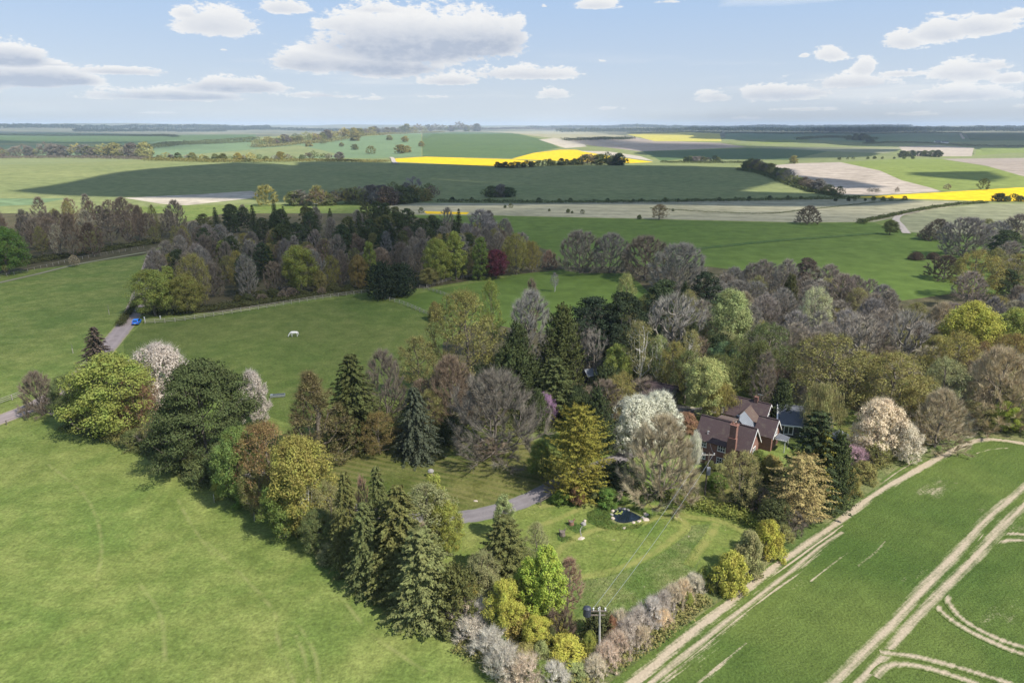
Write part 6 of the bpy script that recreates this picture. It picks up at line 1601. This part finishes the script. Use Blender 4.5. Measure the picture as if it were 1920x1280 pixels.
# poles and wires
def pole(px, ytop, ybase, label, lean):
    p = at(px, ybase); d = pix_dir(px, ytop); hr = math.hypot(d[0], d[1]); r = math.hypot(p.x, p.y)
    H = CAM_H + r * d[2] / hr - p.z
    o = empty('utility_pole', p); tag(o, label, 'utility pole')
    m_ = MB(); m_.tube((0, 0, 0), (lean, 0, H), .14, .09, 10); m_.build('pole', M['pole_wood'], o)
    return o, p, H, lean
po, pp, pH, pl_ = pole(1124, 1137, 1240, 'tall weathered utility pole with a dark transformer, among blackthorns in the near corner', -0.25)
mb = MB(); mb.box(-1.75, .55, -.07, .07, pH - .55, pH - .42); mb.box(-1.5, .4, -.06, .06, pH - 1.05, pH - .95); mb.build('crossarm', M['timber_dark'], po)
mb = MB(); mb.tube((-1.55, 0, pH - 1.0), (-1.55, 0, pH - .1), .42, .42, 14); mb.tube((-1.55, 0, pH - .1), (-1.55, 0, pH + .05), .42, .2, 14); mb.build('transformer', M['black_metal'], po)
for x in (-.9, -.35, .35):
    mb = MB(); mb.tube((x, 0, pH - .42), (x, 0, pH - .12), .07, .09, 8); mb.build('insulator', M['white_paint'], po)
qo, qp, qH, ql = pole(1321, 847, 927, 'dark utility pole with a small pale box, in front of the brick house', 0.1)
qo.children[0].data.materials[0] = M['timber_dark']
mb = MB(); mb.box(-1.0, 1.0, -.07, .07, qH - .45, qH - .33); mb.build('crossarm', M['timber'], qo)
mb = MB(); mb.box(-.12, .42, -.45, -.14, qH * .50, qH * .50 + 1.25); mb.build('transformer', M['zinc'], qo)
for x in (-.9, .9):
    mb = MB(); mb.tube((x, 0, qH - .33), (x, 0, qH - .1), .06, .08, 8); mb.build('insulator', M['white_paint'], qo)
def wire(a, b, sag, label, r=0.018):
    a, b = Vector(a), Vector(b); m_ = MB(); n = 16
    P = [a.lerp(b, i / n) - Vector((0, 0, sag * 4 * (i / n) * (1 - i / n))) for i in range(n + 1)]
    for i in range(n): m_.tube(P[i], P[i + 1], r, n=5)
    tag(m_.build('overhead_wire', M['grey_metal']), label, 'wire')
wire(pp + Vector((-.9, 0, pH - .1)), qp + Vector((-.9, 0, qH - .1)), .7, 'left one of the two thin wires between the near and the far utility pole')
wire(pp + Vector((.35, 0, pH - .1)), qp + Vector((.9, 0, qH - .1)), .7, 'right one of the two thin wires between the near and the far utility pole')
wire(qp + Vector((.9, .1, qH - .3)), local(-6.5, -2.62, 4.2), .25, 'short wire from the far utility pole to the wall of the brick house', .015)

# fences
def fence(pix, label, mat, hgt=1.25, gap=2.4, rails=3, rail_t=0.05, group=None):
    C = catmull([at(*p) for p in pix], 0.6)
    seg = np.linalg.norm(np.diff(C, axis=0), axis=1); L = np.concatenate([[0], np.cumsum(seg)])
    n = min(99, max(2, int(L[-1] / gap) + 1)); s = np.linspace(0, L[-1], n)
    X = np.interp(s, L, C[:, 0]); Y = np.interp(s, L, C[:, 1])
    o = empty('post_and_rail_fence', (X[0], Y[0], zat(X[0], Y[0]))); tag(o, label, 'fence', group)
    m_ = MB(); m_.box(-.07, .07, -.07, .07, 0, hgt)
    first = None; P = []
    for x, y in zip(X, Y):
        z = zat(x, y); P.append(Vector((x - X[0], y - Y[0], z - o.location.z)))
        if first is None: first = m_.build('post', mat, o); q = first
        else: q = bpy.data.objects.new('post', first.data); COL.objects.link(q); q.parent = o
        q.location = P[-1]
    for k in range(rails):
        z = hgt * (0.95 - 0.33 * k); r_ = MB()
        for a, b in zip(P, P[1:]):
            dv = (b - a).normalized(); sd = Vector((-dv.y, dv.x, 0)) * .1
            r_.tube(a + sd + Vector((0, 0, z)), b + sd + Vector((0, 0, z)), rail_t, n=4)
        r_.build('rail', mat, o)
    return o
M['timber_pale'] = plain('bleached_timber', (0.37, 0.34, 0.26), 0.9, 0.15, 0.2, 3.0)
fence([(272,607),(330,603),(420,590),(520,574),(600,561),(692,549)], 'long pale post and rail fence between the paddock and the back wood', M['timber_pale'], 1.3, 2.6, 3, .06)
fence([(722,562),(757,572),(800,590),(835,600)], 'timber fence between the two paddocks, running down to the olive shrub', M['timber'], 1.3)
fence([(787,541),(815,548),(862,565)], 'short timber fence inside the far paddock', M['timber'], 1.2)
fence([(800,540),(842,527),(895,518),(960,508),(1010,502)], 'timber fence along the far paddock below the crimson tree', M['timber'], 1.2)
fence([(-60,775),(0,758),(46,741)], 'grey rail fence on the far side of the lane at the left edge', M['timber'], 1.2)
fence([(-50,822),(0,801),(40,788),(72,774)], 'brown post fence on the near side of the lane at the left edge', M['timber_dark'], 1.0, 2.6, 1, .03)
fence([(1014,947),(1028,940),(1042,933)], 'short dark wooden rail beside the drive above the garden meadow', M['timber_dark'], 1.1, 1.8, 2, .06)
fence([(0,521),(70,505),(140,489),(208,476),(270,466)], 'wire and post fence along the grass track by the left wood', M['timber'], 1.2, 3.0, 1, .03)
pm = MB(); pm.tube((0, 0, 0), (0.03, 0, 1.35), .06, .055, 7); pm.poly([(0.09, -.02, .9), (0.09, .02, .9), (0.09, 0, 1.0)]); st_ = pm.build('fence_post', M['timber_pale'])
stakes = [((402,941),'pale fence stake on the meadow edge below the bronze-orange tree'),((477,976),'pale fence stake on the meadow edge under the green bushy tree'),((138,797),'pale leaning fence stake at the lane end of the meadow edge'),
          ((164,805),'pale fence stake under the big yellow-green tree by the lane'),((785,1158),'tan fence stake in the shadow of the conifer row'),((882,1228),'pale fence stake beside the blackthorn clump, upper one'),((937,1272),'pale fence stake beside the blackthorn clump at the bottom edge')]
for i, (q, lab) in enumerate(stakes):
    o = st_ if i == 0 else st_.copy()
    if i: COL.objects.link(o)
    o.location = at(*q); o.rotation_euler = (0, 0.1 * math.sin(i * 2), i * 1.3); tag(o, lab, 'post', 'fence stakes along the meadow')
for q, lab, h_ in (((205,590), 'slender white tree guard stake in the left field beside the lane', 3.2), ((137,662), 'slender white tree guard stake in the left field above the lane bend', 2.6)):
    o = empty('sapling', at(*q)); tag(o, lab, 'sapling')
    m_ = MB(); m_.tube((0, 0, 0), (0, 0, h_ * .5), .09, n=8); m_.build('tree_guard', M['timber_pale'], o)
    m_ = MB(); m_.tube((0, 0, h_ * .45), (.1, 0, h_), .035, .01, 5)
    for k in range(9): a = k * 2.4; z = h_ * (.55 + .045 * k); m_.tube((.03, 0, z), (.03 + .35 * math.cos(a), .35 * math.sin(a), z + .35), .014, .004, 4)
    m_.build('stem', M['bark_pale'], o)
for q, lab in (((272,604), 'white gate post at the corner of the pale fence beside the blue car'), ((301,598), 'white marker post under the yellow-green tree at the lane corner')):
    m_ = MB(); m_.box(-.1, .1, -.1, .1, 0, 1.5 if q[0] < 290 else .9); m_.box(-.16, .16, -.16, .16, 1.5 if q[0] < 290 else .9, 1.62 if q[0] < 290 else 1.0)
    o = m_.build('gate_post', M['white_paint']); o.location = at(*q); tag(o, lab, 'post')

# the blue car on the lane
def build_car():
    p = at(257, 607); o = empty('parked_car', p + Vector((0, 0, .045)), R(104)); tag(o, 'bright blue hatchback standing on the lane by the fence corner', 'car')
    prof = [(-2.02,.45),(-2.05,.85),(-1.85,1.02),(-1.55,1.38),(-1.1,1.50),(0.1,1.50),(0.55,1.36),(1.05,.98),(1.75,.86),(2.02,.66),(2.04,.38),(1.75,.26),(-1.8,.26)]
    bm = bmesh.new(); secs = []
    for y, s, zs in ((-.86,.97,.98),(-.80,1,1),(-.62,1,1),(0,1.01,1.015),(.62,1,1),(.80,1,1),(.86,.97,.98)):
        ring = []
        for x, z in prof:
            yy = y
            if z > .9: yy = y * (1 - .24 * min(1, (z - .9) / .6))
            ring.append(bm.verts.new((x * s, yy, .26 + (z - .26) * zs)))
        secs.append(ring)
    n = len(prof)
    for a, b in zip(secs, secs[1:]):
        for i in range(n): j = (i + 1) % n; bm.faces.new((a[i], a[j], b[j], b[i]))
    bm.faces.new(secs[0]); bm.faces.new(secs[-1][::-1]); bmesh.ops.recalc_face_normals(bm, faces=bm.faces)
    me = bpy.data.meshes.new('body'); bm.to_mesh(me); bm.free()
    body = link('body', me, o, [M['car_blue']])
    for nm, P in (('windscreen', [(1.07,-.62,.99),(1.07,.62,.99),(.57,.55,1.375),(.57,-.55,1.375)]), ('rear_window', [(-1.88,-.6,1.03),(-1.88,.6,1.03),(-1.575,.54,1.385),(-1.575,-.54,1.385)])):
        m_ = MB(); m_.slab(P, -.02); m_.build(nm, M['glass'], o)
    for s in (-1, 1):
        for x0, x1, x2, x3 in ((-1.5, -.45, -.45, -1.2), (-.38, .95, .5, -.38)):
            m_ = MB(); m_.poly([(x0, s * .845, .97), (x1, s * .845, .97), (x2, s * .715, 1.40), (x3, s * .715, 1.40)]); m_.poly([(x0, s * .85, .97), (x1, s * .85, .97), (x2, s * .72, 1.40), (x3, s * .72, 1.40)])
            m_.build('side_window', M['glass'], o)
        for x in (-1.25, 1.28):
            m_ = MB(); m_.tube((x, s * .66, .32), (x, s * .89, .32), .32, n=18); wl = m_.build('wheel', M['rubber'], o)
            m_ = MB(); m_.tube((x, s * .80, .32), (x, s * .895, .32), .2, .18, n=14); m_.build('rim', M['grey_metal'], wl)
        m_ = MB(); m_.box(1.86, 2.035, s * .62 - .14, s * .62 + .14, .62, .76); m_.build('headlight', M['zinc'], o)
        m_ = MB(); m_.box(-2.07, -1.98, s * .68 - .09, s * .68 + .09, .72, .98); m_.build('tail_light', plain('red_lamp', (.4, .02, .02), .3), o)
        m_ = MB(); m_.box(.62, .82, s * .97 - .08, s * .97 + .08, .95, 1.07); m_.build('wing_mirror', M['car_blue'], o)
    m_ = MB(); m_.box(-2.09, -2.04, -.26, .26, .5, .61); m_.build('number_plate', M['white_paint'], o)
    m_ = MB(); m_.box(-2.1, -1.95, -.84, .84, .3, .44); m_.box(1.95, 2.09, -.84, .84, .28, .42); m_.build('bumper', M['rubber'], o)
build_car()

# the white horse, grazing
def skinned(name, pts, edges, radii, mat, parent=None, root=0, sub=2):
    me = bpy.data.meshes.new(name); me.from_pydata(pts, edges, []); o = link(name, me, parent, [mat])
    sk = o.modifiers.new('skin', 'SKIN'); sk.use_smooth_shade = True
    for i, r in enumerate(radii):
        v = me.skin_vertices[0].data[i]; v.radius = (r, r) if not hasattr(r, '__len__') else r; v.use_root = i == root
    ss = o.modifiers.new('sub', 'SUBSURF'); ss.levels = ss.render_levels = sub
    return o
def build_horse():
    o = empty('horse', at(552, 631), R(196)); o.scale = (1.08,) * 3
    tag(o, 'white horse grazing head down, alone in the paddock', 'horse')
    P = [(-.62,0,1.18),(-.2,0,1.12),(.3,0,1.13),(.62,0,1.2),  # pelvis, loin, chest, withers
         (.95,0,1.02),(1.2,0,.72),(1.36,0,.42),(1.42,0,.30),(1.52,0,.08),
         (-.72,.17,.92),(-.66,.19,.66),(-.80,.19,.44),(-.74,.19,.10),(-.68,.19,.03),
         (-.78,-.17,.92),(-.60,-.19,.68),(-.72,-.19,.45),(-.62,-.19,.10),(-.56,-.19,.03),
         (.52,.17,.88),(.55,.18,.48),(.52,.18,.12),(.57,.18,.03),
         (.62,-.17,.88),(.74,-.18,.48),(.74,-.18,.12),(.79,-.18,.03), (-.84,0,1.2)]
    E = [(0,1),(1,2),(2,3),(3,4),(4,5),(5,6),(6,7),(7,8),(0,9),(9,10),(10,11),(11,12),(12,13),(0,14),(14,15),(15,16),(16,17),(17,18),(2,19),(19,20),(20,21),(21,22),(2,23),(23,24),(24,25),(25,26),(0,27)]
    Rr_ = [.30,.31,.34,.26,.20,.145,.135,.12,.075,.19,.11,.065,.05,.065,.19,.11,.065,.05,.065,.14,.075,.05,.065,.14,.075,.05,.065,.16]
    skinned('body', P, E, Rr_, M['hide'], o)
    skinned('tail', [(-.92,0,1.2),(-1.06,0,1.0),(-1.06,0,.6),(-1.03,0,.35)], [(0,1),(1,2),(2,3)], [.05,.08,.085,.03], M['hide'], o)
    skinned('mane', [(.62,0,1.40),(.9,0,1.24),(1.12,0,.98),(1.28,0,.68)], [(0,1),(1,2),(2,3)], [.05,.08,.08,.05], M['dark_hair'], o)
    skinned('muzzle', [(1.49,0,.15),(1.55,0,.03)], [(0,1)], [.082,.06], M['dark_hair'], o)
    for s in (-1, 1): skinned('ear', [(1.22, s * .09, .62), (1.15, s * .12, .76)], [(0, 1)], [.04, .012], M['hide'], o, sub=1)
build_horse()

# trough, ornament, stones, pond
def trough():
    o = empty('water_trough', at(521, 744), R(12)); tag(o, 'long grey metal water trough standing in the paddock grass', 'trough')
    m_ = MB()
    for a in ((-1.5,1.5,-.38,-.33,.12,.62),(-1.5,1.5,.33,.38,.12,.62),(-1.5,-1.45,-.33,.33,.12,.62),(1.45,1.5,-.33,.33,.12,.62),(-1.45,1.45,-.33,.33,.12,.17),(-1.2,-1.1,-.36,.36,0,.12),(1.1,1.2,-.36,.36,0,.12)): m_.box(*a)
    m_.build('tank', M['grey_metal'], o)
    m_ = MB(); m_.box(-1.44, 1.44, -.325, .325, .5, .55); m_.build('water', M['water'], o)
    m_ = MB(); m_.box(-1.44, -1.0, -.36, .36, .625, .66); m_.build('valve_cover', M['grey_metal'], o)
trough()
def bird_bath():
    o = empty('garden_ornament', at(808, 893)); tag(o, 'small stone garden ornament with a pale rounded top, alone on the striped lawn', 'ornament')
    m_ = MB(); m_.box(-.5, .5, -.5, .5, 0, .15); m_.tube((0, 0, .15), (0, 0, .85), .40, .30, 10); m_.build('pedestal', M['timber'], o)
    m_ = MB(); m_.tube((0, 0, .85), (0, 0, .97), .38, .55, 14); m_.tube((0, 0, .97), (0, 0, 1.22), .55, .42, 14); m_.tube((0, 0, 1.22), (0, 0, 1.36), .42, .14, 14); m_.build('top', M['stone_grey'], o)
bird_bath()
def rock_mesh(seed, sx, sy, sz):
    rng = np.random.default_rng(seed); bm = bmesh.new(); bmesh.ops.create_icosphere(bm, subdivisions=2, radius=1.0)
    for v in bm.verts:
        k = 1 + .22 * math.sin(3.1 * v.co.x + seed) * math.sin(2.7 * v.co.y - seed) + rng.normal() * .06
        c = v.co * k; v.co = Vector((c.x * sx * .72, c.y * sy * .72, max(-.1, min(.75, c.z)) * sz * .6))
    me = bpy.data.meshes.new('rock'); bm.to_mesh(me); bm.free(); return me
def rock(px, py, sx, sy, sz, lab, mat='stone', seed=0, rz=0.0, group='rocks round the pond', nm='rock', cat='rock'):
    o = link(nm, rock_mesh(seed, sx, sy, sz), None, [M[mat]]); o.location = at(px, py); o.rotation_euler = (0, 0, rz); return tag(o, lab, cat, group)
pond = [(1150,961),(1155,956),(1163,954),(1178,957),(1191,963),(1202,970),(1196,975),(1188,977),(1175,980),(1162,979.5),(1153,976),(1150,969)]
C = catmull([at(*p) for p in pond + pond[:1]], .4)[:-1]
bm = bmesh.new(); bm.faces.new([bm.verts.new((x, y, .05)) for x, y in C]); bmesh.ops.recalc_face_normals(bm, faces=bm.faces)
if bm.faces[:][0].normal.z < 0: bmesh.ops.reverse_faces(bm, faces=bm.faces[:])
me = bpy.data.meshes.new('pond_water'); bm.to_mesh(me); bm.free(); tag(link('pond_water', me, None, [M['water']]), kind='structure')
bank = strip('pond_bank', [], 1.1, M['rough'], .02, .5, world=[Vector((x, y, 0)) for x, y in list(C[::3]) + [C[0]]])
for i, (x, y, sx, sy, sz, mt, lab) in enumerate([(1149,958,.42,.40,.55,'stone','pinkish rock at the upper left rim of the pond'),(1147,965,.36,.42,.45,'stone_grey','greyish rock at the left rim of the pond'),(1149,972,.40,.45,.5,'stone','pinkish rock at the lower left rim of the pond'),
      (1155,955,.4,.35,.5,'stone_grey','grey rock left of the pale one at the back of the pond'),(1162,953,.40,.3,.55,'stone','pale rock at the back of the pond'),(1170,954,.5,.35,.5,'stone_grey','dark grey rock at the back of the pond'),(1178,956,.4,.35,.4,'stone_grey','flat grey rock right of the others at the back of the pond'),
      (1211,964,.62,.55,.42,'stone','big flat pinkish slab right of the pond, upper one'),(1211,974,.66,.6,.36,'stone','big flat pinkish slab right of the pond, lower one'),(1198,977,.5,.4,.35,'stone','pale rock at the lower right rim of the pond'),(1188,979.5,.45,.36,.3,'stone','small pale rock at the front rim of the pond'),(1205,970,.35,.35,.35,'stone_grey','small grey rock at the right tip of the pond')]):
    rock(x, y, sx, sy, sz, lab, mt, i, i * .7)
rock(1170, 990, .42, .34, .42, 'single pale rock in the long grass in front of the pond', 'stone', 31, .3, None)
rock(892, 939, .48, .26, .3, 'single white stone at the edge of the lawn near the drive', 'stone', 32, -.3, None); bpy.data.objects['rock'].data
rock(1094, 983, .52, .46, .75, 'heap of pale stone at the head of the little rill left of the pond', 'stone_grey', 33, 0, None)
rock(1096, 978, .34, .3, .8, 'upright pale stone behind the heap left of the pond', 'stone', 34, 0, None)
strip('rill', [(1092,986),(1088,994),(1089,1000),(1090,1005)], .14, M['stone_grey'], .05, .3)
o = link('stone_slab', rock_mesh(35, .8, .5, .2), None, [M['stone']]); o.location = at(1090, 1009); o.rotation_euler = (0, 0, .4); tag(o, 'flat pale stone slab at the lower end of the rill', 'slab')
for q, lab, s in (((1071,983), 'low reddish brown stump on the garden meadow, upper one', 1.0), ((1054,1003), 'low dark brown stump on the garden meadow, lower one', 1.15)):
    o = empty('tree_stump', at(*q)); tag(o, lab, 'stump')
    m_ = MB(); m_.tube((0, 0, 0), (0, 0, .55 * s), .42 * s, .34 * s, 12); m_.tube((.2, .1, .3 * s), (.5, .3, .8 * s), .12, .09, 8); m_.tube((-.2, 0, .3 * s), (-.42, .1, .75 * s), .1, .08, 8); m_.build('stump', M['terracotta'] if s == 1.0 else M['timber_dark'], o)
    m_ = MB(); m_.tube((0, 0, .55 * s), (0, 0, .56 * s + .004), .33 * s, .32 * s, 12); m_.build('cut_face', M['timber_dark'], o)
# a line of reeds and lilies in the pond corner
lp = MB()
rng_ = random.Random(3)
for k in range(14):
    p = at(1158 + rng_.uniform(-4, 10), 961 + rng_.uniform(-3, 3)); a = rng_.random() * 6
    lp.poly([(p.x + .16 * math.cos(a + t * 1.047), p.y + .16 * math.sin(a + t * 1.047), .062 + .0005 * k) for t in range(6)])
M['lily'] = plain('lily_leaf', (0.22, 0.24, 0.06), .6, .3, .3)
tag(lp.build('water_lilies', M['lily']), 'patch of yellowish lily leaves on the pond', 'lilies', None, 'stuff')
# ------------------------------------------------------------------ labels for the trees of the woods: each told by its look and its neighbours
LMS = [(t['x'], t['y'], t['lm'], t) for t in TREES if t['lm']]
used_l = set(t['label'] for t in TREES if t['label'])
def words(s): return len(s.split())
for t in TREES:
    if t['label']: continue
    desc = WORDS[t['tint']] + ' ' + KINDS[t['kind']][2]
    if t['w'] > 70 and 'wide' not in desc: desc = 'large ' + desc
    elif t['w'] < 9: desc = 'tiny ' + desc
    near = sorted(LMS, key=lambda l: math.hypot(l[0] - t['x'], (l[1] - t['y']) * 1.3))[:6]
    cand = []
    for lx, ly, nm, _ in near:
        dx, dy = t['x'] - lx, t['y'] - ly
        far_ = math.hypot(dx, dy)
        rel = ('right of' if dx > 0 else 'left of') if abs(dx) > abs(dy) * 1.2 else ('above' if dy < 0 else 'below')
        pre = 'just ' if far_ < 45 else ('well ' if far_ > 130 else '')
        cand.append(f"{desc} {t['auto']}, {pre}{rel} {nm}")
    for a in range(len(near)):
        for b in range(a + 1, len(near)):
            cand.append(f"{desc} between {near[a][2]} and {near[b][2]}")
    t['desc'] = desc
    ok = [] if t['root'].type == 'MESH' else [c for c in cand if words(c) <= 16]
    lab = next((c for c in ok if c not in used_l), None)
    if lab is not None: used_l.add(lab)
    t['label'] = lab
# those left over are told by their place in the row of their own kind
ONES = ['', 'first', 'second', 'third', 'fourth', 'fifth', 'sixth', 'seventh', 'eighth', 'ninth', 'tenth', 'eleventh', 'twelfth', 'thirteenth', 'fourteenth', 'fifteenth', 'sixteenth', 'seventeenth', 'eighteenth', 'nineteenth']
TENS = {2: ('twentieth', 'twenty'), 3: ('thirtieth', 'thirty'), 4: ('fortieth', 'forty'), 5: ('fiftieth', 'fifty')}
def ordinal(n):
    if n < 20: return ONES[n]
    a, b = divmod(n, 10)
    return TENS[a][0] if b == 0 else TENS[a][1] + '-' + ONES[b]
sets = {}
for t in TREES:
    if 'desc' in t: sets.setdefault((t['desc'], t['auto']), []).append(t)
for (desc, where), ts in sets.items():
    ts.sort(key=lambda t: t['x'])
    for i, t in enumerate(ts):
        if t['label'] is None:
            t['label'] = f"only {desc} {where}" if len(ts) == 1 else f"{ordinal(i + 1)} {desc} from the left {where}"
        t['root']['label'] = t['label']
